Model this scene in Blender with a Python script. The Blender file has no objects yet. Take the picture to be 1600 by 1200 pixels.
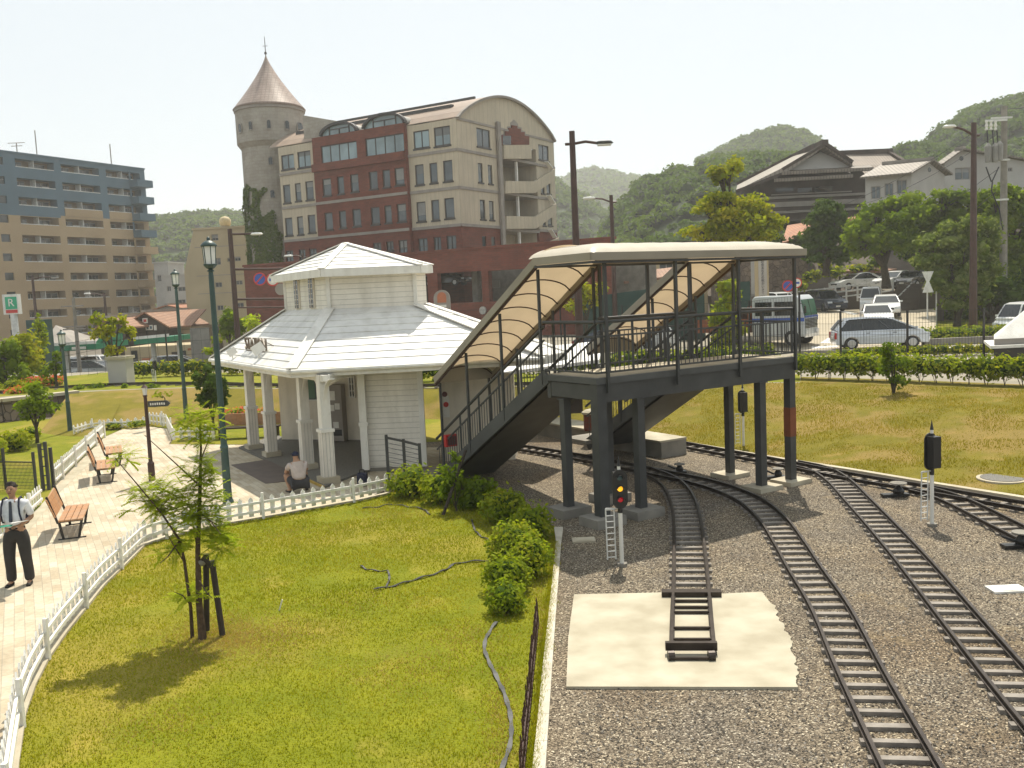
import bpy, math, random
from mathutils import Vector, Matrix, noise
R=math.radians
rnd=random.Random(11)
sc=bpy.context.scene
col=sc.collection
F=1440.0; H=4.6; PITCH=5.6; ROLL=2.6; ZP=0.95; ZL=-1.0   # camera calibration, height of the street level
CR=Matrix.Rotation(R(90-PITCH),3,'X')@Matrix.Rotation(R(-ROLL),3,'Z')
CAM=Vector((0,0,H))
def ray(px,py): return CR@Vector(((px-800)/F,-(py-600)/F,-1))
def G(px,py,z=0.0):
    d=ray(px,py); t=(z-H)/d.z
    return Vector((d.x*t,d.y*t,z))
def A(px,py,D):
    d=ray(px,py); t=D/d.y
    return Vector((d.x*t,D,H+d.z*t))
def V(*a): return Vector(a)
UP=V(0,0,1)
class Face:
    """a vertical plane through o with heading az; u runs along it"""
    def __init__(s,o,az):
        s.o=V(o[0],o[1],0); a=R(az); s.d=V(math.sin(a),math.cos(a),0); s.n=V(s.d.y,-s.d.x,0)
        if s.n.dot(-s.o)<0: s.n=-s.n
    def uz(s,px,py):
        d=ray(px,py); t=s.o.dot(s.n)/d.dot(s.n); p=CAM+d*t
        return (p-s.o).dot(s.d),p.z
    def p(s,u,z,out=0.0): return s.o+s.d*u+s.n*out+V(0,0,z)
    def rect(s,x0,y0,x1,y1):
        xm=(x0+x1)/2; ym=(y0+y1)/2
        ua=s.uz(x0,ym)[0]; ub=s.uz(x1,ym)[0]; za=s.uz(xm,y1)[1]; zb=s.uz(xm,y0)[1]
        return min(ua,ub),max(ua,ub),za,zb
class MB:
    def __init__(s): s.v=[]; s.f=[]
    def add(s,vs,fs):
        b=len(s.v); s.v+=[tuple(v) for v in vs]; s.f+=[tuple(i+b for i in f) for f in fs]; return s
    def quad(s,a,b,c,d): return s.add([a,b,c,d],[(0,1,2,3)])
    def obox(s,c,x,y,z):
        c=V(*c); P=[c+x*i+y*j+z*k for k in(-1,1) for j in(-1,1) for i in(-1,1)]
        return s.add(P,[(0,2,3,1),(4,5,7,6),(0,1,5,4),(2,6,7,3),(0,4,6,2),(1,3,7,5)])
    def box(s,x0,x1,y0,y1,z0,z1):
        return s.obox(((x0+x1)/2,(y0+y1)/2,(z0+z1)/2),V((x1-x0)/2,0,0),V(0,(y1-y0)/2,0),V(0,0,(z1-z0)/2))
    def fbox(s,f,u0,u1,z0,z1,o0,o1):
        c=f.p((u0+u1)/2,(z0+z1)/2,(o0+o1)/2)
        return s.obox(c,f.d*((u1-u0)/2),f.n*((o1-o0)/2),V(0,0,(z1-z0)/2))
    def beam(s,p,q,w,h,up=UP):
        p=V(*p); q=V(*q); d=q-p; l=d.length
        if l<1e-6: return s
        d/=l; sd=d.cross(up)
        if sd.length<1e-4: sd=d.cross(V(0,1,0))
        sd.normalize(); u=sd.cross(d)
        return s.obox((p+q)/2,d*(l/2),sd*(w/2),u*(h/2))
    def tube(s,pts,rad,n=8,cap=True):
        pts=[V(*p) for p in pts]
        if not hasattr(rad,'__len__'): rad=[rad]*len(pts)
        b=len(s.v); ref=None
        for i,p in enumerate(pts):
            t=(pts[min(i+1,len(pts)-1)]-pts[max(i-1,0)]).normalized()
            if ref is None:
                ref=t.cross(UP)
                if ref.length<1e-3: ref=t.cross(V(0,1,0))
            ref=(ref-t*ref.dot(t)).normalized(); r2=t.cross(ref)
            for k in range(n):
                a=2*math.pi*k/n; s.v.append(tuple(p+(ref*math.cos(a)+r2*math.sin(a))*rad[i]))
        for i in range(len(pts)-1):
            for k in range(n):
                s.f.append((b+i*n+k,b+i*n+(k+1)%n,b+(i+1)*n+(k+1)%n,b+(i+1)*n+k))
        if cap:
            s.f.append(tuple(b+k for k in range(n))[::-1]); s.f.append(tuple(b+(len(pts)-1)*n+k for k in range(n)))
        return s
    def lathe(s,c,prof,n=16):
        c=V(*c); b=len(s.v)
        for (r,z) in prof:
            for k in range(n):
                a=2*math.pi*k/n; s.v.append((c.x+r*math.cos(a),c.y+r*math.sin(a),c.z+z))
        for i in range(len(prof)-1):
            for k in range(n):
                s.f.append((b+i*n+k,b+i*n+(k+1)%n,b+(i+1)*n+(k+1)%n,b+(i+1)*n+k))
        s.f.append(tuple(b+k for k in range(n))[::-1]); s.f.append(tuple(b+(len(prof)-1)*n+k for k in range(n)))
        return s
    def prism(s,poly,z0,z1):
        n=len(poly); P=[(p[0],p[1],z0) for p in poly]+[(p[0],p[1],z1) for p in poly]
        return s.add(P,[tuple(range(n))[::-1],tuple(range(n,2*n))]+[(i,(i+1)%n,n+(i+1)%n,n+i) for i in range(n)])
    def extr(s,pts,vec):
        vec=V(*vec); pts=[V(*p) for p in pts]; n=len(pts)
        return s.add(pts+[p+vec for p in pts],[tuple(range(n))[::-1],tuple(range(n,2*n))]+[(i,(i+1)%n,n+(i+1)%n,n+i) for i in range(n)])
    def build(s,name,mat,parent=None,smooth=False,keep=False):
        me=bpy.data.meshes.new(name)
        off=V(0,0,0)
        if parent is None and not keep and s.v:
            xs=[v[0] for v in s.v]; ys=[v[1] for v in s.v]; zs=[v[2] for v in s.v]
            off=V((min(xs)+max(xs))/2,(min(ys)+max(ys))/2,min(zs))
        me.from_pydata([(v[0]-off.x,v[1]-off.y,v[2]-off.z) for v in s.v] if off.length else s.v,[],s.f)
        if smooth:
            for p in me.polygons: p.use_smooth=True
        me.materials.append(mat)
        o=bpy.data.objects.new(name,me); col.objects.link(o); o.location=off
        if parent is not None:
            o.parent=parent
            if o.parent.name in LOC: o.matrix_parent_inverse=Matrix.Translation(-LOC[parent.name])
        return o
LOC={}
def root(name,loc,label,cat,group=None,rz=0):
    o=bpy.data.objects.new(name,None); col.objects.link(o); o.empty_display_size=.3
    o.location=loc; o.rotation_euler=(0,0,rz); LOC[o.name]=V(*loc)
    return tag(o,label,cat,group)
def tag(o,label=None,cat=None,group=None,kind=None):
    if label: o['label']=label
    if cat: o['category']=cat
    if group: o['group']=group
    if kind: o['kind']=kind
    return o
def dup(o,loc,rz=0,label=None,parent=None,group=None,scale=None):
    c=o.copy(); col.objects.link(c)
    if parent is None:
        c.location=loc; c.rotation_euler=(0,0,rz)
        if scale: c.scale=scale
        if label: c['label']=label
        if group: c['group']=group
    else: c.parent=parent
    for ch in list(o.children): dup(ch,None,parent=c)
    return c
# ---------------------------------------------------------------- materials
def nt(name):
    m=bpy.data.materials.new(name); m.use_nodes=True; t=m.node_tree
    b=t.nodes['Principled BSDF']; return m,t,b
def node(t,typ,**kw):
    n=t.nodes.new(typ)
    for k,v in kw.items():
        if k.startswith('i_'): n.inputs[k[2:].replace('_',' ')].default_value=v
        else: setattr(n,k,v)
    return n
def rgba(c): return (c[0],c[1],c[2],1)
def noisefac(t,scale,detail=4,lo=.35,hi=.65,coord='Object',vec=None):
    if vec is None:
        tc=node(t,'ShaderNodeTexCoord'); vec=tc.outputs[coord]
    n=node(t,'ShaderNodeTexNoise'); n.inputs['Scale'].default_value=scale; n.inputs['Detail'].default_value=detail
    t.links.new(vec,n.inputs['Vector'])
    r=node(t,'ShaderNodeMapRange'); r.inputs['From Min'].default_value=lo; r.inputs['From Max'].default_value=hi
    t.links.new(n.outputs[0],r.inputs['Value']); return r.outputs[0],n.outputs[0]
def mix(t,fac,a,b,mode='MIX'):
    m=node(t,'ShaderNodeMix'); m.data_type='RGBA'; m.blend_type=mode
    for s,v in ((0,fac),(6,a),(7,b)):
        if hasattr(v,'links') or hasattr(v,'is_linked'): t.links.new(v,m.inputs[s])
        else: m.inputs[s].default_value=v if s==0 else rgba(v)
    return m.outputs[2]
def bump(t,b,h,strength=.3,dist=.02):
    n=node(t,'ShaderNodeBump'); n.inputs['Strength'].default_value=strength; n.inputs['Distance'].default_value=dist
    t.links.new(h,n.inputs['Height']); t.links.new(n.outputs[0],b.inputs['Normal'])
def M(name,c1,c2=None,scale=4,rough=.7,bmp=0,bs=40,metal=0,spec=.35,coord='Object',dirt=0):
    m,t,b=nt(name)
    if c2 is None: c2=tuple(x*.82 for x in c1)
    f,_=noisefac(t,scale,5,coord=coord); c=mix(t,f,c1,c2)
    if c1[0]>.6: c=grime(t,c,.28)
    if dirt:
        f2,_=noisefac(t,scale*.23,8,.45,.75,coord); mu=node(t,'ShaderNodeMath',operation='MULTIPLY'); mu.inputs[1].default_value=dirt
        t.links.new(f2,mu.inputs[0]); c=mix(t,mu.outputs[0],c,tuple(x*.5 for x in c1))
    t.links.new(c,b.inputs['Base Color']); b.inputs['Roughness'].default_value=rough; b.inputs['Metallic'].default_value=metal
    b.inputs['Specular IOR Level'].default_value=spec
    if bmp:
        _,n=noisefac(t,bs,6,coord=coord); bump(t,b,n,bmp,.02)
    return m
def grime(t,c,amt=.2,sc=(2.2,2.2,.35)):
    tc=node(t,'ShaderNodeTexCoord'); mp=node(t,'ShaderNodeMapping'); mp.inputs['Scale'].default_value=sc; t.links.new(tc.outputs['Object'],mp.inputs[0])
    f,_=noisefac(t,1.6,9,.45,.72,vec=mp.outputs[0]); q=node(t,'ShaderNodeMath',operation='MULTIPLY'); q.inputs[1].default_value=amt; t.links.new(f,q.inputs[0])
    f2,_=noisefac(t,11,6,.55,.75); c=mix(t,q.outputs[0],c,(.30,.27,.21)); q2=node(t,'ShaderNodeMath',operation='MULTIPLY'); q2.inputs[1].default_value=amt*.6; t.links.new(f2,q2.inputs[0]); return mix(t,q2.outputs[0],c,(.34,.31,.25))
def Mleaf(name,c1,c2,c3,trans=.35,scale=.6):
    m,t,b=nt(name)
    g=node(t,'ShaderNodeNewGeometry'); r=node(t,'ShaderNodeValToRGB'); e=r.color_ramp.elements
    e[0].color=rgba(c1); e[1].color=rgba(c3); e.new(.5).color=rgba(c2)
    f,_=noisefac(t,scale,3,.3,.7); ad=node(t,'ShaderNodeMath',operation='MULTIPLY_ADD'); ad.inputs[1].default_value=.5
    t.links.new(g.outputs['Random Per Island'],ad.inputs[0])
    h=node(t,'ShaderNodeMath',operation='MULTIPLY'); h.inputs[1].default_value=.5; t.links.new(f,h.inputs[0])
    t.links.new(h.outputs[0],ad.inputs[2]); t.links.new(ad.outputs[0],r.inputs[0])
    t.links.new(r.outputs[0],b.inputs['Base Color']); b.inputs['Roughness'].default_value=.8; b.inputs['Specular IOR Level'].default_value=.06
    tr=node(t,'ShaderNodeBsdfTranslucent'); ms=node(t,'ShaderNodeMixShader'); ms.inputs[0].default_value=trans
    lt=mix(t,.6,r.outputs[0],(.5,.62,.05),'MIX') if False else r.outputs[0]
    br=node(t,'ShaderNodeMix'); br.data_type='RGBA'; br.blend_type='MULTIPLY'; br.inputs[0].default_value=1
    t.links.new(lt,br.inputs[6]); br.inputs[7].default_value=(1.5,1.55,.55,1)
    t.links.new(br.outputs[2],tr.inputs[0])
    out=t.nodes['Material Output']; t.links.new(b.outputs[0],ms.inputs[1]); t.links.new(tr.outputs[0],ms.inputs[2]); t.links.new(ms.outputs[0],out.inputs[0])
    return m
def Mlines(name,c1,c2,period,axis='Z',width=.06,scale=3,rough=.6,depth=.01,coord='Object',line=.55,vert=None):
    """boards / courses: thin recessed lines every `period` metres"""
    m,t,b=nt(name); tc=node(t,'ShaderNodeTexCoord'); sp=node(t,'ShaderNodeSeparateXYZ'); t.links.new(tc.outputs[coord],sp.inputs[0])
    def ln(ax,per,w):
        d=node(t,'ShaderNodeMath',operation='DIVIDE'); d.inputs[1].default_value=per; t.links.new(sp.outputs[ax],d.inputs[0])
        fr=node(t,'ShaderNodeMath',operation='FRACT'); t.links.new(d.outputs[0],fr.inputs[0])
        lt=node(t,'ShaderNodeMath',operation='LESS_THAN'); lt.inputs[1].default_value=w; t.links.new(fr.outputs[0],lt.inputs[0]); return lt.outputs[0]
    l=ln(axis,period,width)
    if vert:
        l2=ln(vert[0],vert[1],vert[2]); mx=node(t,'ShaderNodeMath',operation='MAXIMUM'); t.links.new(l,mx.inputs[0]); t.links.new(l2,mx.inputs[1]); l=mx.outputs[0]
    f,_=noisefac(t,scale,5,coord=coord); c=mix(t,f,c1,c2); c=grime(t,c,.30); c=mix(t,l,c,tuple(x*line for x in c1))
    t.links.new(c,b.inputs['Base Color']); b.inputs['Roughness'].default_value=rough; b.inputs['Specular IOR Level'].default_value=.3
    inv=node(t,'ShaderNodeMath',operation='SUBTRACT'); inv.inputs[0].default_value=1; t.links.new(l,inv.inputs[1]); bump(t,b,inv.outputs[0],.6,depth)
    return m
def Mglass(name,c=(.03,.04,.045),rough=.08,spec=.8):
    m,t,b=nt(name); f,_=noisefac(t,.35,2); cc=mix(t,f,c,tuple(x*2.2 for x in c)); t.links.new(cc,b.inputs['Base Color'])
    b.inputs['Roughness'].default_value=rough; b.inputs['Specular IOR Level'].default_value=spec; return m
def Mplain(name,c,rough=.5,metal=0,spec=.5,coat=0):
    m,t,b=nt(name); b.inputs['Roughness'].default_value=rough; b.inputs['Metallic'].default_value=metal; b.inputs['Specular IOR Level'].default_value=spec
    f,_=noisefac(t,2.5,6); t.links.new(mix(t,f,c,tuple(x*.9 for x in c)),b.inputs['Base Color'])
    if coat: b.inputs['Coat Weight'].default_value=coat; b.inputs['Coat Roughness'].default_value=.05
    return m
def Mgravel():
    m,t,b=nt('gravel_ballast'); tc=node(t,'ShaderNodeTexCoord'); O=tc.outputs['Object']
    vo=node(t,'ShaderNodeTexVoronoi'); vo.inputs['Scale'].default_value=56; t.links.new(O,vo.inputs['Vector'])
    hs=node(t,'ShaderNodeSeparateColor'); t.links.new(vo.outputs['Color'],hs.inputs[0])
    r=node(t,'ShaderNodeValToRGB'); e=r.color_ramp.elements; e[0].color=rgba((.03,.026,.02)); e[1].color=rgba((.62,.56,.44))
    e.new(.35).color=rgba((.12,.098,.072)); e.new(.7).color=rgba((.22,.18,.135)); e.new(.9).color=rgba((.32,.27,.2))
    t.links.new(hs.outputs[0],r.inputs[0])
    f,_=noisefac(t,.7,6,.35,.7,vec=O); c=mix(t,f,r.outputs[0],(1.34,1.28,1.14),'MULTIPLY')
    f2,_=noisefac(t,.28,8,.52,.7,vec=O); c=mix(t,f2,c,(.75,.68,.62),'MULTIPLY')
    f3,_=noisefac(t,1.1,5,.6,.72,vec=O); q=node(t,'ShaderNodeMath',operation='MULTIPLY'); q.inputs[1].default_value=.35; t.links.new(f3,q.inputs[0])
    c=mix(t,q.outputs[0],c,(.36,.27,.14))
    t.links.new(c,b.inputs['Base Color']); b.inputs['Roughness'].default_value=.85; b.inputs['Specular IOR Level'].default_value=.25
    bump(t,b,vo.outputs['Distance'],.9,-.03); return m
def Mgrass(name,a,bb,dry,big=.22,hi=.62):
    m,t,b=nt(name); tc=node(t,'ShaderNodeTexCoord'); O=tc.outputs['Object']
    f,_=noisefac(t,1.6,6,.35,.65,vec=O); c=mix(t,f,a,bb)
    f2,_=noisefac(t,big,7,.5,hi,vec=O); q=node(t,'ShaderNodeMath',operation='MULTIPLY'); q.inputs[1].default_value=.6; t.links.new(f2,q.inputs[0]); c=mix(t,q.outputs[0],c,dry)
    f3,n3=noisefac(t,38,3,.25,.75,vec=O); c=mix(t,f3,c,(.66,.7,.6),'MULTIPLY')
    f4,_=noisefac(t,.9,5,.6,.75,vec=O); q=node(t,'ShaderNodeMath',operation='MULTIPLY'); q.inputs[1].default_value=.5; t.links.new(f4,q.inputs[0]); c=mix(t,q.outputs[0],c,tuple(x*1.15 for x in dry))
    t.links.new(c,b.inputs['Base Color']); b.inputs['Roughness'].default_value=.9; b.inputs['Specular IOR Level'].default_value=.15
    bump(t,b,n3,.9,.04); return m
def Mbrick(name,c1,c2,cm,w,h,ms=.008,rot=0,rough=.8,off=.5,bias=0,plane='XY'):
    m,t,b=nt(name); tc=node(t,'ShaderNodeTexCoord'); mp=node(t,'ShaderNodeMapping'); t.links.new(tc.outputs['Object'],mp.inputs[0])
    mp.inputs['Rotation'].default_value=(0,0,R(rot)); vec=mp.outputs[0]
    if plane=='W':   # wall: horizontal distance along the wall, height
        sp=node(t,'ShaderNodeSeparateXYZ'); t.links.new(vec,sp.inputs[0]); cb=node(t,'ShaderNodeCombineXYZ')
        t.links.new(sp.outputs[0],cb.inputs[0]); t.links.new(sp.outputs[2],cb.inputs[1]); vec=cb.outputs[0]
    br=node(t,'ShaderNodeTexBrick'); br.offset=off; t.links.new(vec,br.inputs['Vector'])
    for k,v in (('Scale',1.),('Brick Width',w),('Row Height',h),('Mortar Size',ms),('Bias',bias)): br.inputs[k].default_value=v
    br.inputs['Color1'].default_value=rgba(c1); br.inputs['Color2'].default_value=rgba(c2); br.inputs['Mortar'].default_value=rgba(cm)
    f,_=noisefac(t,.8,6); c=mix(t,f,br.outputs[0],(.8,.78,.76),'MULTIPLY')
    f,_=noisefac(t,14,4); c=mix(t,f,c,(.85,.85,.85),'MULTIPLY')
    t.links.new(c,b.inputs['Base Color']); b.inputs['Roughness'].default_value=rough; b.inputs['Specular IOR Level'].default_value=.25
    iv=node(t,'ShaderNodeMath',operation='SUBTRACT'); iv.inputs[0].default_value=1; t.links.new(br.outputs['Fac'],iv.inputs[1]); bump(t,b,iv.outputs[0],.4,.01)
    return m
MT={}
MT['gravel']=Mgravel()
MT['grass']=Mgrass('lawn_grass',(.18,.20,.008),(.245,.245,.012),(.38,.28,.06))
MT['grass_slope']=Mgrass('slope_grass',(.175,.150,.012),(.23,.185,.020),(.34,.22,.08),.55,.60)
MT['paving']=Mbrick('paving_blocks',(.60,.54,.41),(.48,.40,.28),(.40,.355,.27),.42,.14,.006,62)
MT['concrete']=M('concrete_pale',(.50,.45,.34),(.38,.33,.24),1.3,.85,.25,30,dirt=.3)
MT['slab']=M('concrete_slab',(.46,.42,.32),(.34,.30,.215),1.6,.85,.2,25,dirt=.22)
MT['kerb']=Mlines('kerb_stone',(.55,.51,.42),(.43,.39,.31),.6,'Y',.02,3,.8,.004)
MT['concrete_grey']=M('concrete_grey',(.27,.25,.21),(.19,.175,.15),2,.85,.25,30,dirt=.3)
MT['pebble']=M('pebble_floor',(.20,.19,.165),(.10,.095,.085),45,.85,.5,60)
MT['dark_floor']=M('brown_ramp',(.13,.10,.085),(.10,.08,.07),3,.7)
MT['steel']=M('dark_grey_steel',(.052,.054,.052),(.034,.036,.036),2.2,.55,.08,30,spec=.5,dirt=.3)
MT['steel_side']=M('weathered_grey_steel',(.075,.078,.075),(.05,.052,.05),1.5,.6,.08,20,spec=.45)
MT['rust']=M('rust_red_paint',(.24,.075,.03),(.17,.05,.02),3,.7)
MT['black']=Mplain('black_paint',(.012,.012,.012),.45)
MT['rail']=M('dark_rail_steel',(.055,.045,.038),(.035,.028,.024),5,.45,metal=.6)
MT['sleeper']=M('weathered_sleeper',(.29,.26,.225),(.17,.15,.13),6,.85,.3,30)
MT['tile_dark']=Mlines('dark_brown_tiles',(.27,.215,.17),(.19,.155,.125),.30,'X',.3,.8,.6,.05,line=.6)
MT['white']=M('white_paint',(.76,.74,.68),(.68,.66,.60),2,.5)
MT['white_fence']=M('white_fence_paint',(.82,.80,.75),(.72,.70,.64),5,.5)
MT['white_metal']=M('white_metal',(.7,.7,.67),(.55,.55,.52),4,.45)
MT['roof_white']=M('white_roof_boards',(.74,.73,.69),(.64,.63,.60),1.2,.55,.05,20)
MT['siding']=Mlines('white_siding',(.78,.74,.66),(.72,.68,.60),.145,'Z',.09,2,.55,.012,line=.6)
MT['siding_smooth']=M('cream_panel',(.70,.64,.53),(.64,.58,.47),1.5,.6)
MT['flute']=Mlines('fluted_panel',(.74,.70,.62),(.68,.64,.56),.075,'X',.2,2,.6,.01,line=.62)
MT['wood']=Mlines('orange_bench_wood',(.43,.22,.10),(.34,.17,.075),.5,'Y',.001,9,.55,.003)
MT['brown_metal']=M('brown_metal',(.07,.035,.028),(.05,.026,.02),3,.5)
MT['green_metal']=M('dark_green_metal',(.035,.075,.068),(.025,.055,.05),3,.45,spec=.5)
MT['bark']=M('bark',(.11,.07,.045),(.06,.038,.025),18,.9,.6,30)
MT['bark_grey']=M('grey_bark',(.07,.055,.035),(.04,.032,.02),10,.9,.5,20)
MT['stake']=M('dark_stake_wood',(.055,.042,.035),(.035,.027,.022),8,.85,.3,40)
MT['glass']=Mglass('window_glass')
MT['blind_a']=Mplain('window_blind',(.20,.20,.185),.3,0,.6); MT['blind_b']=Mplain('window_curtain',(.11,.115,.11),.25,0,.6)
MT['glass_sky']=Mglass('sky_tinted_glass',(.10,.14,.15),.1,.9)  # sky reflection of the top windows put into a paler base colour
MT['glass_dark']=Mglass('dark_glass',(.012,.015,.016),.06,.6)
MT['lampglass']=M('milky_lamp_glass',(.78,.78,.74),(.7,.7,.66),4,.3)
MT['brick_red']=Mbrick('red_brick_facade',(.215,.062,.04),(.16,.047,.032),(.15,.08,.06),.5,.18,.012,0,.85,plane='W')
MT['tile_beige']=Mlines('ribbed_beige_tile',(.52,.45,.335),(.46,.40,.295),.42,'X',.12,.6,.75,.02,line=.8)
MT['band']=M('grey_band',(.30,.27,.235),(.24,.215,.19),1,.8)
MT['stone_tower']=Mbrick('tower_stone',(.41,.38,.325),(.37,.34,.29),(.33,.30,.255),.7,.35,.02,0,.85,plane='W')
MT['frame_dark']=Mplain('dark_bronze_frame',(.025,.02,.018),.4)
MT['roof_tan']=Mlines('brown_metal_roof',(.34,.25,.19),(.27,.2,.155),.6,'Z',.12,.7,.5,.03,line=.7)
MT['apt_blue']=M('slate_blue_wall',(.085,.145,.19),(.07,.12,.155),.2,.75,dirt=.12)
MT['apt_tan']=M('tan_wall',(.38,.28,.165),(.33,.24,.14),.2,.8,dirt=.12)
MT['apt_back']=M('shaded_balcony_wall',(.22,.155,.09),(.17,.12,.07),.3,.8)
MT['cream']=M('cream_wall',(.44,.36,.225),(.38,.31,.19),.3,.8,dirt=.15)
MT['white_wall']=M('white_plaster',(.44,.42,.385),(.37,.35,.32),.5,.8,dirt=.2)
MT['dark_wood']=M('dark_weathered_boards',(.075,.055,.045),(.04,.03,.025),.8,.85)
MT['tile_roof']=Mlines('grey_kawara_tiles',(.22,.185,.15),(.15,.125,.10),.30,'X',.3,.8,.6,.05,line=.55)
MT['tile_roof2']=Mlines('brown_tiles',(.32,.17,.10),(.23,.12,.075),.34,'X',.3,1.4,.7,.04,line=.7)
MT['rust_roof']=Mlines('rusty_sheet_roof',(.36,.14,.06),(.25,.09,.04),.3,'X',.25,1,.7,.03,line=.7)
MT['stone_wall']=None
MT['asphalt']=M('pale_asphalt',(.28,.25,.19),(.23,.205,.155),1.5,.9,.2,60,dirt=.15)
MT['ground']=M('town_ground',(.16,.14,.11),(.12,.105,.085),.2,.95,dirt=.2)
MT['marking']=M('road_paint',(.75,.73,.68),(.62,.6,.55),2,.7)
MT['leaf_bright']=Mleaf('bright_spring_leaf',(.20,.27,.012),(.30,.36,.016),(.40,.44,.03),.5)
MT['leaf_azalea']=Mleaf('azalea_leaf',(.10,.155,.012),(.21,.26,.018),(.34,.31,.03),.4,2)
MT['leaf_mid']=Mleaf('mid_green_leaf',(.055,.10,.006),(.125,.18,.009),(.22,.28,.018),.42)
MT['leaf_pale']=Mleaf('pale_green_leaf',(.055,.09,.012),(.12,.16,.025),(.30,.33,.12),.35,1.5)
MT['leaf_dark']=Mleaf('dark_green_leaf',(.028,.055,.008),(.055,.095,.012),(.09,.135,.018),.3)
MT['leaf_yellow']=Mleaf('yellow_green_leaf',(.14,.19,.010),(.24,.26,.013),(.36,.30,.02),.38)
MT['leaf_far']=Mleaf('far_forest_leaf',(.045,.085,.012),(.08,.13,.016),(.14,.19,.022),.25,.03)
MT['forest']=M('forest_floor',(.03,.05,.010),(.018,.032,.008),.05,.95)
MT['leaf_ivy']=Mleaf('ivy_leaf',(.05,.085,.016),(.085,.125,.022),(.14,.17,.035),.3,.5)
MT['flower']=Mleaf('azalea_flower',(.45,.07,.04),(.6,.13,.06),(.62,.2,.16),.3,3)
MT['soil']=M('dry_soil',(.22,.145,.07),(.15,.10,.05),6,.95,.5,40)
def _stone():
    m,t,b=nt('stone_masonry'); tc=node(t,'ShaderNodeTexCoord'); vo=node(t,'ShaderNodeTexVoronoi'); vo.inputs['Scale'].default_value=2.6; t.links.new(tc.outputs['Object'],vo.inputs['Vector'])
    s=node(t,'ShaderNodeSeparateColor'); t.links.new(vo.outputs['Color'],s.inputs[0]); c=mix(t,s.outputs[0],(.20,.15,.11),(.12,.09,.07))
    v2=node(t,'ShaderNodeTexVoronoi'); v2.feature='DISTANCE_TO_EDGE'; v2.inputs['Scale'].default_value=2.6; t.links.new(tc.outputs['Object'],v2.inputs['Vector'])
    r=node(t,'ShaderNodeMapRange'); r.inputs['From Max'].default_value=.06; t.links.new(v2.outputs[0],r.inputs[0]); c2=mix(t,r.outputs[0],(.05,.04,.03),c)
    t.links.new(c2,b.inputs['Base Color']); b.inputs['Roughness'].default_value=.9; bump(t,b,r.outputs[0],.8,.05); return m
MT['stone_wall']=_stone()
def _canopy():
    m,t,b=nt('beige_canopy_sheet'); f,_=noisefac(t,1.5,6); c=mix(t,f,(.70,.64,.52),(.64,.58,.46)); t.links.new(c,b.inputs['Base Color']); b.inputs['Roughness'].default_value=.35
    tr=node(t,'ShaderNodeBsdfTranslucent'); t.links.new(mix(t,f,(.66,.50,.32),(.58,.44,.28)),tr.inputs[0])
    ms=node(t,'ShaderNodeMixShader'); ms.inputs[0].default_value=.30; o=t.nodes['Material Output']
    t.links.new(b.outputs[0],ms.inputs[1]); t.links.new(tr.outputs[0],ms.inputs[2]); t.links.new(ms.outputs[0],o.inputs[0]); return m
MT['canopy']=_canopy()
MT['fascia']=M('beige_grey_fascia',(.30,.265,.20),(.25,.22,.165),1,.5)
# ---------------------------------------------------------------- geometry helpers
def sheet(name,pts,z,mat,kind='structure',lift=0):
    """flat ground polygon from plan points"""
    me=bpy.data.meshes.new(name); me.from_pydata([(p[0],p[1],z) for p in pts],[],[tuple(range(len(pts)))])
    me.materials.append(mat); o=bpy.data.objects.new(name,me); col.objects.link(o); return tag(o,kind=kind)
def resample(pts,n):
    pts=[V(*p) for p in pts]; L=[0]
    for a,b in zip(pts,pts[1:]): L.append(L[-1]+(b-a).length)
    out=[]
    for i in range(n):
        t=L[-1]*i/(n-1); k=0
        while k<len(pts)-2 and L[k+1]<t: k+=1
        s=(t-L[k])/max(1e-9,L[k+1]-L[k]); out.append(pts[k].lerp(pts[k+1],s))
    return out
def smooth(pts,n):
    """Catmull-Rom"""
    pts=[V(*p) for p in pts]; P=[pts[0]*2-pts[1]]+pts+[pts[-1]*2-pts[-2]]; out=[]
    for i in range(1,len(P)-2):
        for k in range(8):
            t=k/8; a,b,c,d=P[i-1],P[i],P[i+1],P[i+2]
            out.append(.5*((2*b)+(c-a)*t+(2*a-5*b+4*c-d)*t*t+(3*b-a-3*c+d)*t*t*t))
    out.append(pts[-1]); return resample(out,n)
def slope(name,bot,top,mat,n=60,m=10,z1=ZP,amp=.05):
    b=resample(bot,n); t=resample(top,n); mb=MB()
    for i in range(n):
        for j in range(m+1):
            s=j/m; p=b[i].lerp(t[i],s); zz=b[i].z+(t[i].z-b[i].z)*(s*s*(3-2*s)*.5+s*.5)
            nz=noise.noise(V(p.x*.25,p.y*.25,3))*amp*math.sin(math.pi*s)
            mb.v.append((p.x,p.y,zz+nz))
    for i in range(n-1):
        for j in range(m): k=i*(m+1)+j; mb.f.append((k,k+1,k+m+2,k+m+1))
    o=mb.build(name,mat,smooth=True,keep=True); return tag(o,kind='structure')
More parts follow.
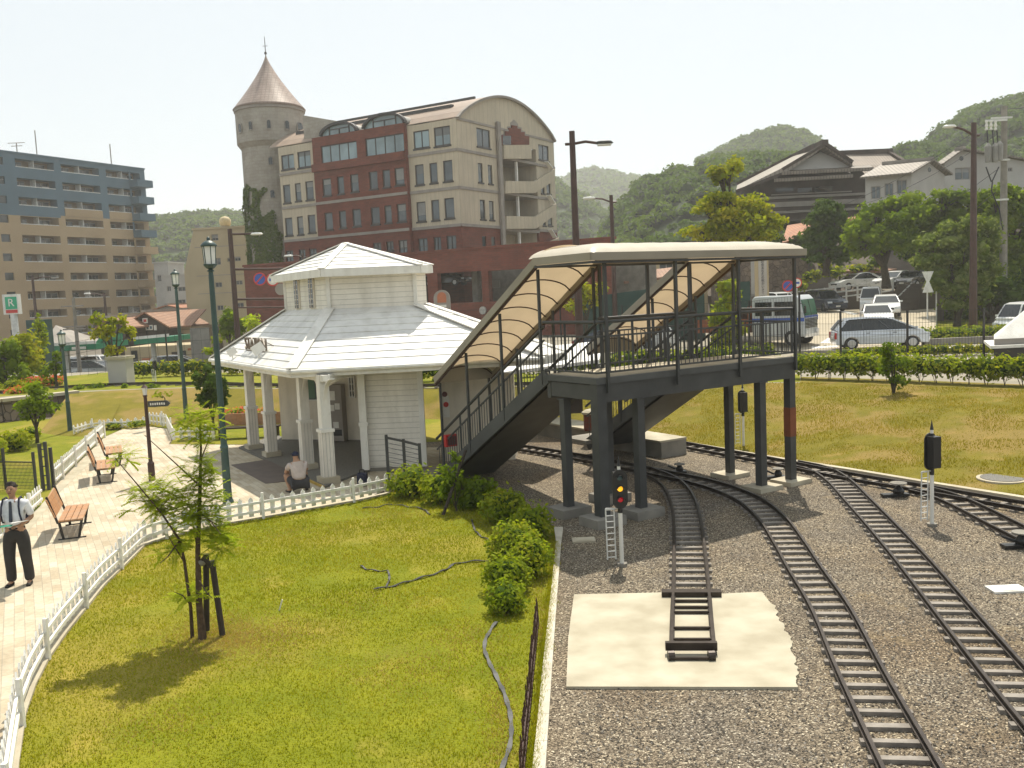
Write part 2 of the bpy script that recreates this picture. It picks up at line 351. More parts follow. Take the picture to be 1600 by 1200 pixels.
def wall_holes(mb,f,u0,u1,z0,z1,holes,depth=.25,out=0):
    us=sorted({u0,u1}|{min(max(h[k],u0),u1) for h in holes for k in(0,1)}); zs=sorted({z0,z1}|{min(max(h[k],z0),z1) for h in holes for k in(2,3)})
    for a,b in zip(us,us[1:]):
        for c,d in zip(zs,zs[1:]):
            um=(a+b)/2; zm=(c+d)/2
            if any(h[0]<um<h[1] and h[2]<zm<h[3] for h in holes): continue
            mb.quad(f.p(a,c,out),f.p(b,c,out),f.p(b,d,out),f.p(a,d,out))
    for h in holes:
        a,b,c,d=max(h[0],u0),min(h[1],u1),max(h[2],z0),min(h[3],z1)
        if a>=b or c>=d: continue
        q=[(a,c),(b,c),(b,d),(a,d)]
        for i in range(4):
            p,r=q[i],q[(i+1)%4]; mb.quad(f.p(p[0],p[1],out),f.p(r[0],r[1],out),f.p(r[0],r[1],out-depth),f.p(p[0],p[1],out-depth))
def window(f,h,parent,nx=1,ny=1,out=-.12,fr=.07,glass='glass',frame='frame_dark',sill=None,curt=.4):
    a,b,c,d=h; m=MB(); t=.03
    m.fbox(f,a,a+fr,c,d,out-t,out+t); m.fbox(f,b-fr,b,c,d,out-t,out+t); m.fbox(f,a+fr,b-fr,c,c+fr,out-t,out+t); m.fbox(f,a+fr,b-fr,d-fr,d,out-t,out+t)
    for i in range(1,nx): u=a+(b-a)*i/nx; m.fbox(f,u-fr*.45,u+fr*.45,c+fr,d-fr,out-t,out+t)
    for i in range(1,ny): z=c+(d-c)*i/ny; m.fbox(f,a+fr,b-fr,z-fr*.3,z+fr*.3,out-t*.8,out+t*.8)
    if sill: m.fbox(f,a-.08,b+.08,c-sill,c-.003,out,.08)
    w=m.build('window',MT[frame],parent)
    MB().quad(f.p(a+fr*.5,c+fr*.5,out-.01),f.p(b-fr*.5,c+fr*.5,out-.01),f.p(b-fr*.5,d-fr*.5,out-.01),f.p(a+fr*.5,d-fr*.5,out-.01)).build('pane',MT[glass],w)
    if curt and rnd.random()<curt:
        k=rnd.uniform(.25,.8); MB().quad(f.p(a+fr*.6,d-(d-c)*k,out-.006),f.p(b-fr*.6,d-(d-c)*k,out-.006),f.p(b-fr*.6,d-fr,out-.006),f.p(a+fr*.6,d-fr,out-.006)).build('blind',MT[rnd.choice(('blind_a','blind_b'))],w)
    return w
def rvec(r=rnd):
    while True:
        v=V(r.uniform(-1,1),r.uniform(-1,1),r.uniform(-1,1))
        if .05<v.length<1: return v.normalized()
def leaf(mb,p,nrm,s,asp=.55,r=rnd):
    t=nrm.cross(rvec(r)); 
    if t.length<.05: t=nrm.cross(V(1,.2,.3))
    t.normalize(); w=nrm.cross(t)*(s*asp); t=t*s
    mb.add([p-t,p+w,p+t,p-w],[(0,1,2,3)])
def clump(mb,c,rad,n,s,fill=.55,gap=.35,seed=0,core=None,asp=.55):
    """leaves spread through the outer volume of an ellipsoid, thinned by noise so gaps remain"""
    k=0; tries=0; fr=1.6/max(rad)
    while k<n and tries<n*4:
        tries+=1; d=rvec(); q=fill+(1-fill)*rnd.random()**.6
        if rnd.random()<.09: q*=rnd.uniform(1.05,1.28)
        wob=1+.28*noise.noise(V(d.x*1.9+seed,d.y*1.9,d.z*1.9))+.16*noise.noise(V(d.x*4.5,d.y*4.5+seed,d.z*4.5))
        p=V(c[0]+d.x*rad[0]*q*wob,c[1]+d.y*rad[1]*q*wob,c[2]+d.z*rad[2]*q*wob)
        if noise.noise(V(p.x*fr*2.2+seed,p.y*fr*2.2,p.z*fr*2.2))< -gap: continue
        nn=(d*.7+rvec()*.9+UP*.45).normalized(); leaf(mb,p,nn,s*rnd.uniform(.65,1.3),asp); k+=1
    if core is not None:
        for (fx) in (1,):
            b=len(core.v); N=10; Mq=6
            for i in range(Mq+1):
                for j in range(N):
                    th=math.pi*i/Mq; ph=2*math.pi*j/N; d=V(math.sin(th)*math.cos(ph),math.sin(th)*math.sin(ph),math.cos(th))
                    w=.62*(1+.3*noise.noise(d*2+V(seed,0,0))); core.v.append((c[0]+d.x*rad[0]*w,c[1]+d.y*rad[1]*w,c[2]+d.z*rad[2]*w))
            for i in range(Mq):
                for j in range(N): core.f.append((b+i*N+j,b+i*N+(j+1)%N,b+(i+1)*N+(j+1)%N,b+(i+1)*N+j))
def pxs(D): return D/F   # metres per photo pixel at distance D
def tree(name,label,D,base,crown,mat='leaf_mid',lp=5,cover=2.6,trunk_r=.16,group=None,bark='bark_grey',z0=None,cat='tree',split=3,gap=.3,flat=1.0,solid=False,shadecore=True):
    """base: pixel of the trunk foot; crown: ellipses (cx,cy,rx,ry) in photo pixels, turned into clumps of real size at distance D"""
    b=A(base[0],base[1],D)
    if z0 is not None: b.z=z0
    rt=root(name,b,label,cat,group); lv=MB(); core=MB(); br=MB(); s=lp*pxs(D)
    cs=[]
    for (cx,cy,rx,ry) in crown:
        c=A(cx,cy,D); RX=rx*pxs(D); RZ=ry*pxs(D); cs.append((c,RX,RZ))
        c=c+V(0,rnd.uniform(-.25,.25)*RX,0)
        area=math.pi*rx*ry
        if split>1:
            for k in range(split*4):
                d=rvec(); q=rnd.uniform(.45,.8); cc=c+V(d.x*RX*q,d.y*RX*q*.9,d.z*RZ*q); f=rnd.uniform(.25,.58)
                clump(lv,cc,(RX*f,RX*f,RZ*f*flat),int(area*cover/(lp*lp*1.1)/(split*4)*1.5*(f/.42)**2),s,.3,gap,rnd.random()*50,core if solid else None)
                br.tube([c+(b-c)*.1,c.lerp(cc,.55),cc],[trunk_r*.3,trunk_r*.2,trunk_r*.08],5)
        else: clump(lv,c,(RX,RX,RZ),int(area*cover/(lp*lp*1.1)),s,.3,gap,rnd.random()*50,core if solid else None)
    mid=V(0,0,0)
    for c,_,_ in cs: mid+=c
    mid/=len(cs); low=min(c.z-rz for c,rx,rz in cs); fork=V(b.x+(mid.x-b.x)*.35,b.y+(mid.y-b.y)*.3,max(b.z+.15,b.z+(low-b.z)*.75))
    tr=MB(); tr.tube([b-V(0,0,.1),b.lerp(fork,.3)+V(.02,0,0),fork],[trunk_r*1.25,trunk_r,trunk_r*.85],9)
    for c,_,_ in cs: tr.tube([fork-V(0,0,.1),fork.lerp(c,.5)+V(0,0,.08*(c-fork).length),c],[trunk_r*.7,trunk_r*.45,trunk_r*.2],6)
    tr.v_b=None; n0=len(tr.v); tr.add(br.v,br.f); tr.build('trunk',MT[bark],rt)
    cr=lv.build('crown',MT[mat],rt)
    if core.v: core.build('inner_foliage',MT[mat],cr,smooth=True)
    return rt
def text_mesh(txt,size,thick=.01):
    cu=bpy.data.curves.new('lettering',type='FONT'); cu.body=txt; cu.size=size; cu.extrude=thick/2; cu.align_x='CENTER'; cu.align_y='CENTER'; cu.resolution_u=2
    o=bpy.data.objects.new('lettering_tmp',cu); col.objects.link(o); bpy.context.view_layer.update()
    me=bpy.data.meshes.new_from_object(o.evaluated_get(bpy.context.evaluated_depsgraph_get())); bpy.data.objects.remove(o); return me
def text_on(txt,size,center,xdir,mat,parent,name='lettering',thick=.01,updir=None,zdir=None):
    me=text_mesh(txt,size,thick); me.materials.clear(); me.materials.append(mat)
    x=V(*xdir).normalized(); u=V(*updir).normalized() if updir else UP; z=x.cross(u).normalized()
    Mx=Matrix((x,u,z)).transposed().to_4x4(); Mx.translation=center; me.transform(Mx)
    o=bpy.data.objects.new(name,me); col.objects.link(o)
    if parent is not None:
        o.parent=parent
        if parent.name in LOC: o.matrix_parent_inverse=Matrix.Translation(-LOC[parent.name])
    return o
# ---------------------------------------------------------------- camera, world, sun
cam=bpy.data.objects.new('camera',bpy.data.cameras.new('camera')); col.objects.link(cam); sc.camera=cam
cam.location=CAM; cam.rotation_euler=CR.to_euler(); cam.data.sensor_width=36; cam.data.lens=36*F/1600; cam.data.clip_end=6000; cam.data.clip_start=.1
SUN_AZ,SUN_EL=13,61
w=bpy.data.worlds.new('World'); sc.world=w; w.use_nodes=True; wt=w.node_tree
sky=wt.nodes.new('ShaderNodeTexSky'); sky.sky_type='NISHITA'; sky.sun_disc=False; sky.sun_elevation=R(SUN_EL); sky.sun_rotation=R(SUN_AZ)
sky.air_density=1.0; sky.dust_density=1.5; sky.ozone_density=.6; sky.altitude=0
bg=wt.nodes['Background']; bg.inputs[1].default_value=.088; mw=wt.nodes.new('ShaderNodeMix'); mw.data_type='RGBA'; mw.inputs[0].default_value=.80   # thin bright overcast veil over the blue
wt.links.new(sky.outputs[0],mw.inputs[6]); mw.inputs[7].default_value=(7.75,8.35,8.6,1); wt.links.new(mw.outputs[2],bg.inputs[0])
sl=bpy.data.lights.new('sun','SUN'); sl.energy=5.0; sl.angle=R(.6); sl.color=(1,.93,.80)
so=bpy.data.objects.new('sun',sl); col.objects.link(so)
sd=V(math.sin(R(SUN_AZ))*math.cos(R(SUN_EL)),math.cos(R(SUN_AZ))*math.cos(R(SUN_EL)),math.sin(R(SUN_EL)))
so.rotation_euler=(-sd).to_track_quat('-Z','Y').to_euler(); so.location=(0,0,60)
sc.view_settings.view_transform='Standard'; sc.view_settings.look='None'; sc.view_settings.exposure=.37; sc.view_settings.gamma=1
sc.cycles.use_denoising=True; sc.cycles.max_bounces=6; sc.cycles.diffuse_bounces=3; sc.cycles.glossy_bounces=3; sc.cycles.transmission_bounces=4; sc.cycles.caustics_reflective=False; sc.cycles.caustics_refractive=False
sc.cycles.use_adaptive_sampling=True; sc.cycles.adaptive_threshold=.015; sc.cycles.volume_bounces=1
# ---------------------------------------------------------------- ground
sheet('ground',[(-3500,-300),(3500,-300),(3500,5000),(-3500,5000)],ZL,MT['ground'])
sheet('gravel_bed',[(-45,-4),(34,-4),(34,50),(-45,50)],0,MT['gravel'])
topl=[G(x,y,ZP) for x,y in ((120,613),(200,609),(300,606),(400,607),(560,608),(700,606),(900,603),(1040,600),(1250,598),(1420,603),(1600,610),(1800,616))]
botl=[G(x,y,.004) for x,y in ((67,672),(115,680),(160,672),(225,668),(300,662),(400,655),(560,652),(700,656),(860,660),(1030,686),(1200,715.5),(1350,739),(1450,756),(1600,780),(1760,812))]
leftl=[G(x,y,ZP) for x,y in ((-160,641),(0,626))]
ring=[V(-3500,20,0),V(-60,30,0)]+leftl+topl+[V(30,14,0),V(60,-2,0),V(3500,-60,0),V(3500,5000,0),V(-1450,5000,0),V(-57,190,0),V(-17,57,0),V(-60,57,0),V(-3500,57,0)]
sheet('street_level',ring,ZP,MT['asphalt'])
def paired(bot,top):
    return bot,top
slope('grass_slope',botl[2:],topl,MT['grass_slope'],90,10,amp=.12)
hl=[G(1252,589,ZP),G(1420,594,ZP),G(1600,601,ZP),G(1800,606,ZP)]
sheet('hedge_grass',topl[8:]+hl[::-1],ZP+.006,MT['grass_slope'])
sheet('raised_lawn',[G(x,y,ZP) for x,y in ((-80,628),(0,620),(120,611),(200,608),(300,605),(400,606),(560,607),(700,605),(900,602),(1040,599),(1250,597),(1250,585),(1040,584),(700,585),(400,583),(190,580),(80,590),(-80,600))],ZP+.004,MT['grass'])
mb=MB(); 
for a,b in zip(botl[9:],botl[10:]): mb.beam(a+V(-.05,-.09,.03),b+V(-.05,-.09,.03),.16,.09)
tag(mb.build('stone_edging',MT['concrete'],keep=True),kind='structure')
# mound left of the pickets down from the retaining wall
slope('mound_grass',[G(x,y,.006) for x,y in ((60,676),(90,681),(130,683),(165,674))],[G(x,y,ZP) for x,y in ((110,615),(120,613),(150,611),(200,609))],MT['grass_slope'],20,8)
# retaining wall, top coping
wl=[V(-60,30,0),leftl[0],leftl[1],topl[0]]
mb=MB(); cp=MB()
for a,b in zip(wl,wl[1:]):
    a=V(a.x,a.y,0); b=V(b.x,b.y,0); d=(b-a).normalized(); n=V(d.y,-d.x,0)
    mb.extr([a+n*.35,b+n*.35,b+n*.12+V(0,0,ZP-.05),a+n*.12+V(0,0,ZP-.05)],-n*.3)
    cp.beam(a+n*.05+V(0,0,ZP+.02),b+n*.05+V(0,0,ZP+.02),.5,.14)
rw=root('retaining_wall',(-30,38,0),'low brown stone retaining wall with pale coping below the raised track at left','retaining wall')
mb.build('masonry',MT['stone_wall'],rw); cp.build('coping',MT['concrete'],rw)
# lawns and paths in the lower yard
def gp(l,z=0): return [G(x,y,z) for x,y in l]
kerb_in=[(868,830),(869,850),(861,930),(850,1030),(833,1200),(823,1320)]
fence_line=[(606,773),(562,783),(500,794),(435,806),(342,822),(265,840),(225,853),(192,886),(160,917),(128,957),(100,992),(72,1032),(50,1075),(34,1120),(22,1200),(10,1320)]
sheet('lawn',gp([(735,748),(700,742),(650,752)]+fence_line[:1]+fence_line[1:]+kerb_in[::-1]+[(840,800),(790,770)]),.012,MT['grass'])
path=gp(fence_line[1:]+[(-120,1320),(-200,1000)]+[(-60,900),(0,853),(67,790),(87,757),(163,684),(190,672),(231,667),(262,671),(270,684),(264,695),(386,696),(430,700),(700,700),(735,735),(606,766)])
sheet('paved_path',path,.02,MT['paving'])
sheet('concrete_strip',gp([(-90,925),(0,872),(40,838),(92,772),(130,735),(185,683),(172,680),(100,750),(60,795),(0,845),(-80,900)],0),.026,MT['slab'])
sheet('far_lawn',[V(-44,20,0),V(-14,12,0)]+gp([(-60,880),(0,850),(67,789),(87,756),(163,683),(190,671),(231,666),(262,670),(272,684),(266,694),(386,695),(430,698),(700,690),(700,650),(300,640),(120,655),(0,655)])+[V(-44,42,0)],.010,MT['grass'])
mb=MB(); kr=[(880,827),(877,850),(871,930),(864,1030),(853,1200),(846,1320)]
K0=gp([(866,827)]+kerb_in[1:]); K1=gp(kr)
mb.prism([*K0,*K1[::-1]],.0,.05); tag(mb.build('kerb_strip',MT['kerb'],keep=True),kind='structure')
mb=MB()
for a,b in zip(fence_line,fence_line[1:]):
    a=G(*a); b=G(*b); mb.beam(a+V(0,.0,.02),b+V(0,0,.02),.10,.07)
tag(mb.build('path_edging',MT['concrete'],keep=True),kind='structure')
# concrete pad with ragged right edge
pe=[(885,1077),(888,1000),(897,932),(1040,929),(1128,931),(1190,928)]
rg=[]; 
for i in range(70):
    t=i/69; x=1190+(1246-1190)*t**.8+9*noise.noise(V(t*9,2,0))+5*noise.noise(V(t*31,7,0)); y=928+(1078-928)*t; rg.append((x+12*math.sin(3.1*t),y))
mb=MB().prism(gp(pe+rg),0,.035); tag(mb.build('concrete_pad',MT['slab'],keep=True),kind='structure')
for nm,c,sx,sy,lab,mt in (('access_hatch',(912,845),.42,.3,'small pale hatch on the gravel by the kerb below the bridge','concrete'),('access_hatch',(1573,922),.5,.3,'white broken slab lying on the gravel at far right','white')):
    p=G(*c); mb=MB(); mb.box(p.x-sx/2,p.x+sx/2,p.y-sy/2,p.y+sy/2,0,.03); mb.box(p.x-sx*.38,p.x+sx*.38,p.y-sy*.38,p.y+sy*.38,.03,.037); tag(mb.build(nm,MT[mt]),lab,'hatch')
p=G(1566,753); p.z=.03; mc=root('manhole_cover',(p.x,p.y,.02),'round grey cover with pale rim set in the grass slope at right','manhole cover')
MB().lathe((p.x,p.y,.02),[(.52,0),(.52,.07),(.45,.075)],28).build('rim',MT['concrete'],mc); MB().lathe((p.x,p.y,.02),[(.44,0),(.44,.085)],28).build('lid',MT['pebble'],mc)
# ---------------------------------------------------------------- miniature railway
GA=.26
SLP=None
def track(name,label,pts,z=0,sp=.33,gauge=GA,ties=True,skip=lambda p:False,n=None,rz=.09,sl=.68):
    c=[V(p.x,p.y,z) for p in pts]; c=smooth(c,2+int(sum((b-a).length for a,b in zip(c,c[1:]))/.35)); 
    rt=root(name,c[len(c)//2],label,'railway track','miniature railway tracks')
    for sgn in(-1,1):
        mb=MB(); q=[]
        for i,p in enumerate(c):
            t=(c[min(i+1,len(c)-1)]-c[max(i-1,0)]).normalized(); q.append(p+V(t.y,-t.x,0)*sgn*gauge)
        prof=((-.034,0),(-.034,.012),(-.009,.018),(-.009,.05),(-.02,.055),(-.02,.072),(.02,.072),(.02,.055),(.009,.05),(.009,.018),(.034,.012),(.034,0))
        m=len(prof)
        for i,p in enumerate(q):
            t=(q[min(i+1,len(q)-1)]-q[max(i-1,0)]).normalized(); nn=V(t.y,-t.x,0)
            for (a,h) in prof: mb.v.append(tuple(p+nn*a+V(0,0,h+rz-.045)))
        for i in range(len(q)-1):
            for k in range(m): mb.f.append((i*m+k,i*m+(k+1)%m,(i+1)*m+(k+1)%m,(i+1)*m+k))
        mb.f.append(tuple(range(m))); mb.f.append(tuple(range((len(q)-1)*m,len(q)*m))[::-1])
        mb.build('rail',MT['rail'],rt)
    L=sum((b-a).length for a,b in zip(c,c[1:])); k=int(L/sp); d=resample(c,k+1); first=None; cnt=0
    if ties:
        for i in range(k):
            p=(d[i]+d[i+1])/2; t=(d[i+1]-d[i]).normalized(); 
            if skip(p): continue
            if first is None:
                mb=MB(); mb.box(-sl/2,sl/2,-.045,.045,-.05,.044)
                me=bpy.data.meshes.new('sleeper'); me.from_pydata(mb.v,[],mb.f); me.materials.append(MT['sleeper']); first=me
            if cnt>=100: break
            o=bpy.data.objects.new('sleeper',first); col.objects.link(o); o.parent=rt; o.location=V(p.x,p.y,z+rnd.uniform(-.006,.004))-LOC[rt.name]; o.rotation_euler=(0,0,math.atan2(t.y,t.x)-math.pi/2+rnd.uniform(-.02,.02)); o.scale=(rnd.uniform(.96,1.04),rnd.uniform(.85,1.1),1); cnt+=1
    return rt,c
padY=G(1080,931).y
t1,c1=track('railway_track','short siding track ending on the pale concrete pad, nearest the kerb',gp([(1083,1028),(1081,980),(1080,930),(1078,880),(1075,830),(1070,797),(1058,770),(1038,752),(1000,737)]),skip=lambda p:p.y<padY or p.y>20.6)
track('railway_track','curved track right of the concrete pad running to the bottom edge',gp([(1490,1340),(1417,1200),(1345,1060),(1298,960),(1258,897),(1233,855),(1205,815),(1168,785),(1110,762),(1040,746),(900,718),(810,703),(700,688)]))
track('railway_track','third track from the kerb sweeping down to the lower right corner',gp([(1720,1235),(1607,1105),(1520,1000),(1438,898),(1406,860),(1375,825),(1338,785),(1311,757),(1280,738),(1235,728)]),sp=.33)
track('railway_track','rearmost track hugging the foot of the right grass slope',gp([(1720,820),(1600,797),(1520,783),(1425,766),(1325,749),(1200,724),(1110,707),(1030,692),(940,677),(860,667)]),sp=.42)
track('railway_track','branch track leaving the rearmost one toward the right edge',gp([(1740,912),(1600,842),(1562,823),(1512,797),(1472,780),(1435,770)]),sp=.36)
track('railway_track','raised track behind the mound along the top of the retaining wall',[G(x,y,ZP) for x,y in ((-120,632),(0,615.5),(120,606),(225,602),(320,602),(400,604),(520,606),(700,605),(880,602))],z=ZP+.01,sp=.6,rz=.1)
# stub end frame on the pad: spacer bars, two cross beams, end wheels
be=root('buffer_stop',G(1080,1020),'black bar buffer with two wheels ending the siding on the concrete pad','buffer stop')
def gx(p,q,z): a=G(*p); b=G(*q); a.z=b.z=z; return a,b
a,b=gx((1040,1026),(1121,1026),.14); MB().beam(a,b,.07,.10).build('stop_beam',MT['rail'],be)
a,b=gx((1034,934),(1127,934),.05); MB().beam(a,b,.16,.12).build('cross_beam',MT['rail'],be)
for yy in (945,955,963,988,1006,1036):
    a,b=gx((1053-.04*(yy-930),yy),(1110+.08*(yy-930),yy),.06); MB().beam(a,b,.035,.035).build('spacer_bar',MT['rail'],be)
for xx in (1049,1112):
    p=G(xx,1034); MB().tube([p+V(-.04,0,.07),p+V(.04,0,.07)],.07,12).build('wheel',MT['rail'],be)
# switch stands
def switch_stand(px,py,lab,z=0,s=1):
    p=G(px,py,z); rt=root('switch_stand',p,lab,'track switch')
    MB().box(p.x-.35*s,p.x+.2*s,p.y-.09,p.y+.09,z+.02,z+.07).build('base_plate',MT['black'],rt)
    MB().lathe(p+V(0,0,.05),[(.1*s,0),(.12*s,.08),(.06*s,.16),(.03*s,.18),(.03*s,.24*s)],12).build('weight_drum',MT['black'],rt)
    MB().tube([p+V(-.1,0,.12),p+V(-.34*s,.05,.2)],.022,6).build('lever',MT['black'],rt)
    MB().lathe(p+V(0,0,.26*s+.02),[(.17*s,0),(.17*s,.02),(.02,.05)],16).build('disc',MT['concrete_grey'],rt)
switch_stand(1404,776,'black switch stand with a pale round disc beside the rearmost track')
switch_stand(1216,748,'black switch lever between the bridge legs at right',s=.8)
switch_stand(1062,740,'dark switch weight on the gravel behind the siding curve',s=.8)
switch_stand(1596,856,'black switch lever cut by the right edge by the branch track',s=.9)
# ---------------------------------------------------------------- colour light signals
def signal(px,py,ytop,lab,turn=0,z=0,lit=True):
    b=G(px,py,z); D=b.y; 
    top=A(px,ytop,D).z; h=top-z; rt=root('railway_signal',b,lab,'railway signal','miniature railway signals')
    k=h/1.85; ca=math.cos(turn); sa=math.sin(turn); X=V(ca,sa,0); Y=V(-sa,ca,0)   # X across, -Y front
    def P(x,y,zz): return b+X*x+Y*y+V(0,0,zz*k)
    MB().tube([P(0,0,0),P(0,0,.92)],.035*k,10).build('mast',MT['white'],rt)
    MB().tube([P(0,0,.0),P(0,0,.05)],.09,10).build('foot',MT['concrete_grey'],rt)
    MB().tube([P(0,0,.9),P(0,0,1.0)],.04*k,10).build('socket',MT['black'],rt)
    pts=[]; w=.125*k; 
    for i in range(13): a=math.pi*i/12; pts.append(P(0,0,0)+X*(w*math.cos(a))+V(0,0,(1.5)*k+w*math.sin(a)*1.0))
    for i in range(13): a=math.pi+math.pi*i/12; pts.append(P(0,0,0)+X*(w*math.cos(a))+V(0,0,(1.1)*k+w*math.sin(a)*1.0))
    hd=MB().extr([p-Y*.05 for p in pts],Y*.02).build('target_board',MT['black'],rt)
    MB().obox(P(0,.05,1.3),X*(.085*k),Y*.08,V(0,0,.27*k)).build('housing',MT['black'],rt)
    MB().lathe(P(0,0,1.62),[(.028*k,0),(.028*k,.06*k)],10).build('finial_collar',MT['white'],rt)
    MB().lathe(P(0,0,1.68),[(.032*k,0),(.02*k,.06*k),(.003,.17*k)],10).build('finial',MT['black'],rt)
    for zz,mt in ((1.49,'lens_green'),(1.31,'lens_amber'),(1.13,'lens_red')):
        c=P(0,-.05,zz); m=MB(); r=.047*k
        m.tube([c,c-Y*.012,c-Y*.02],[r,r*.9,r*.4],14); l=m.build('lamp_lens',MT[mt if lit else 'black'],rt)
        m=MB(); 
        for i in range(9):
            a=math.pi*i/8-.2; e=math.pi*(i+1)/8-.2
            if i<8:
                m.quad(c+X*math.cos(a)*r*1.15+UP*math.sin(a)*r*1.15,c+X*math.cos(e)*r*1.15+UP*math.sin(e)*r*1.15,c+X*math.cos(e)*r*1.15+UP*math.sin(e)*r*1.15-Y*.07*k,c+X*math.cos(a)*r*1.15+UP*math.sin(a)*r*1.15-Y*.07*k)
        m.build('visor',MT['black'],l)
    # ladder behind / beside
    sgn=-1 if lit else 1
    m=MB(); x0=sgn*.10*k; x1=sgn*.24*k
    for xx,sp in ((x0,0),(x1,0)): m.tube([P(xx,.0,.12),P(xx,.02,.98)],.012,6)
    for i in range(9): m.tube([P(x0,0,.16+i*.1),P(x1,0,.16+i*.1)],.009,6)
    m.tube([P(0,0,.97),P(x1,0.02,.98)],.012,6)
    m.build('ladder',MT['white_metal'],rt); return rt
def Mem(name,c,e=0):
    m,t,b=nt(name); b.inputs['Base Color'].default_value=rgba(c); b.inputs['Roughness'].default_value=.15
    if e: b.inputs['Emission Color'].default_value=rgba(c); b.inputs['Emission Strength'].default_value=e
    return m
MT['lens_green']=Mem('signal_lens_clear',(.05,.09,.10)); MT['lens_amber']=Mem('signal_lens_amber',(.95,.45,.02),.9); MT['lens_red']=Mem('signal_lens_red',(.45,.01,.02),.25)
signal(972,884,712,'three-lamp railway signal showing amber, standing in front of the bridge legs',R(6))
signal(1456,822,656,'black railway signal seen from behind on the right gravel',R(200),lit=False)
signal(1162,700,597,'small railway signal seen past the bridge legs at the foot of the slope',R(190),lit=False)
signal(244,598,558,'tiny distant railway signal between the planter box and the lamp post',R(180),z=ZP,lit=False)
# ---------------------------------------------------------------- footbridge
ZD=2.9
Q=G(932,592,ZD); Rr=G(1246,557,ZD); dd=(Rr-Q); LB=dd.length; dd.normalize(); nn=V(-dd.y,dd.x,0); WB=1.75
def B(u,v,z): return V(Q.x,Q.y,0)+dd*u+nn*v+V(0,0,z)
AZD=math.degrees(math.atan2(dd.x,dd.y)); FF=Face(Q,AZD); FL=Face(Q,math.degrees(math.atan2(nn.x,nn.y)))
print('BRIDGE',Q,LB,AZD,'eave z',FF.uz(1056,403),FF.uz(945,408),'left eave',FL.uz(842,403),FL.uz(677,592))
fb=root('footbridge',B(LB/2,WB/2,0),'dark steel footbridge over the tracks with beige arched canopy and two stairs','footbridge')
MB().obox(B(LB/2,WB/2,ZD-.06),dd*(LB/2),nn*(WB/2),V(0,0,.06)).build('deck',MT['steel_side'],fb)
m=MB()
for v in (.1,WB-.1): m.obox(B(LB/2,v,ZD-.30),dd*(LB/2-.04),nn*.06,V(0,0,.18))
for u in (.1,LB*.33,LB*.66,LB-.1): m.obox(B(u,WB/2,ZD-.29),dd*.05,nn*(WB/2-.165),V(0,0,.15))
m.build('deck_beams',MT['steel'],fb)
MB().obox(B(LB/2,WB/2,ZD+.006),dd*(LB/2-.08),nn*(WB/2-.08),V(0,0,.006)).build('deck_surface',MT['concrete'],fb)
RUN=5.0; SW=1.45; STA=[(0.0,RUN,0.0),(LB-SW,4.35,.45)]
legs=[(889,812,.25),(938,829,.33),(953,800,.25),(1002,812,.26),(1141,755,.24),(1190,766,.27),(1239,755,.27)]
def solveu(px,v,lo,hi,byu=True):
    best=None
    for i in range(200):
        u=lo+(hi-lo)*i/199; p=B(u,v,.15) if byu else B(v,u,.15); q=CR.transposed()@(p-CAM); x=800+F*q.x/-q.z
        if best is None or abs(x-px)<best[0]: best=(abs(x-px),u)
    return best[1]
BL=[(.13,solveu(889,.13,0,WB,False)),(.13,.13),(solveu(953,WB-.13,0,2.5),WB-.13),(solveu(1002,.13,0,2.5),.13),(solveu(1141,WB-.13,2,LB),WB-.13),(solveu(1190,.13,3,LB-.3),.13),(LB-.13,.13)]
print('LEGS',BL)
for i,((u,v),(x,y,wd)) in enumerate(zip(BL,legs)):
    p=B(u,v,0); zt=ZD-.125 if i in (1,6) else ZD-.47
    o=MB().obox(V(p.x,p.y,zt/2),dd*wd*.34,nn*wd*.33,V(0,0,zt/2)).build('leg',MT['steel'],fb)
    if i in (4,5,6): MB().obox(V(p.x,p.y,.05),dd*.36,nn*.30,V(0,0,.05)).build('footing',MT['concrete'],o)
    else: MB().obox(V(p.x,p.y,.09),dd*.36,nn*.30,V(0,0,.09)).build('footing',MT['concrete_grey'],o)
    if i==6: MB().obox(V(p.x,p.y,1.42),dd*(wd*.34+.006),nn*(wd*.33+.006),V(0,0,.33)).build('red_wrap',MT['rust'],o)
    MB().obox(V(p.x,p.y,zt-.02),dd*wd*.46,nn*wd*.44,V(0,0,.012)).build('cap_plate',MT['steel'],o) if i not in (1,6) else None
def rail_run(p,q,hgt=1.08,extra=True):
    """railing between two floor points (may slope): top tube, mid rails, balusters"""
    m=MB(); L=(q-p).length; h=V(0,0,1)
    m.tube([p+h*hgt,q+h*hgt],.035,8); m.beam(p+h*.10,q+h*.10,.03,.035); m.beam(p+h*(hgt-.28),q+h*(hgt-.28),.03,.035)
    k=int((V(q.x,q.y,0)-V(p.x,p.y,0)).length/.115)
    for i in range(1,k):
        s=p.lerp(q,i/k); m.beam(s+h*.10,s+h*(hgt-.28 if i%8 else hgt),.016 if i%8 else .045,.016 if i%8 else .045,up=V(0,1,0))
    return m.build('railing',MT['steel'],fb)
rail_run(B(.03,.03,ZD),B(LB-.03,.03,ZD)); rail_run(B(.03,.03,ZD),B(.03,WB,ZD)); rail_run(B(LB-.03,.03,ZD),B(LB-.03,WB,ZD)); rail_run(B(SW,WB-.03,ZD),B(LB-SW,WB-.03,ZD))
ZE=5.14
def post(u,v,z0,z1):
    MB().obox(B(u,v,(z0+z1)/2),dd*.03,nn*.03,V(0,0,(z1-z0)/2)).build('canopy_post',MT['steel'],fb)
for px in (946,1056,1154,1241): post(min(FF.uz(px,500)[0],LB-.0),-.02,ZD-.3,ZE)
for u in (SW+.1,2.9,LB-SW-.1): post(u,WB+.0,ZD-.2,ZE)
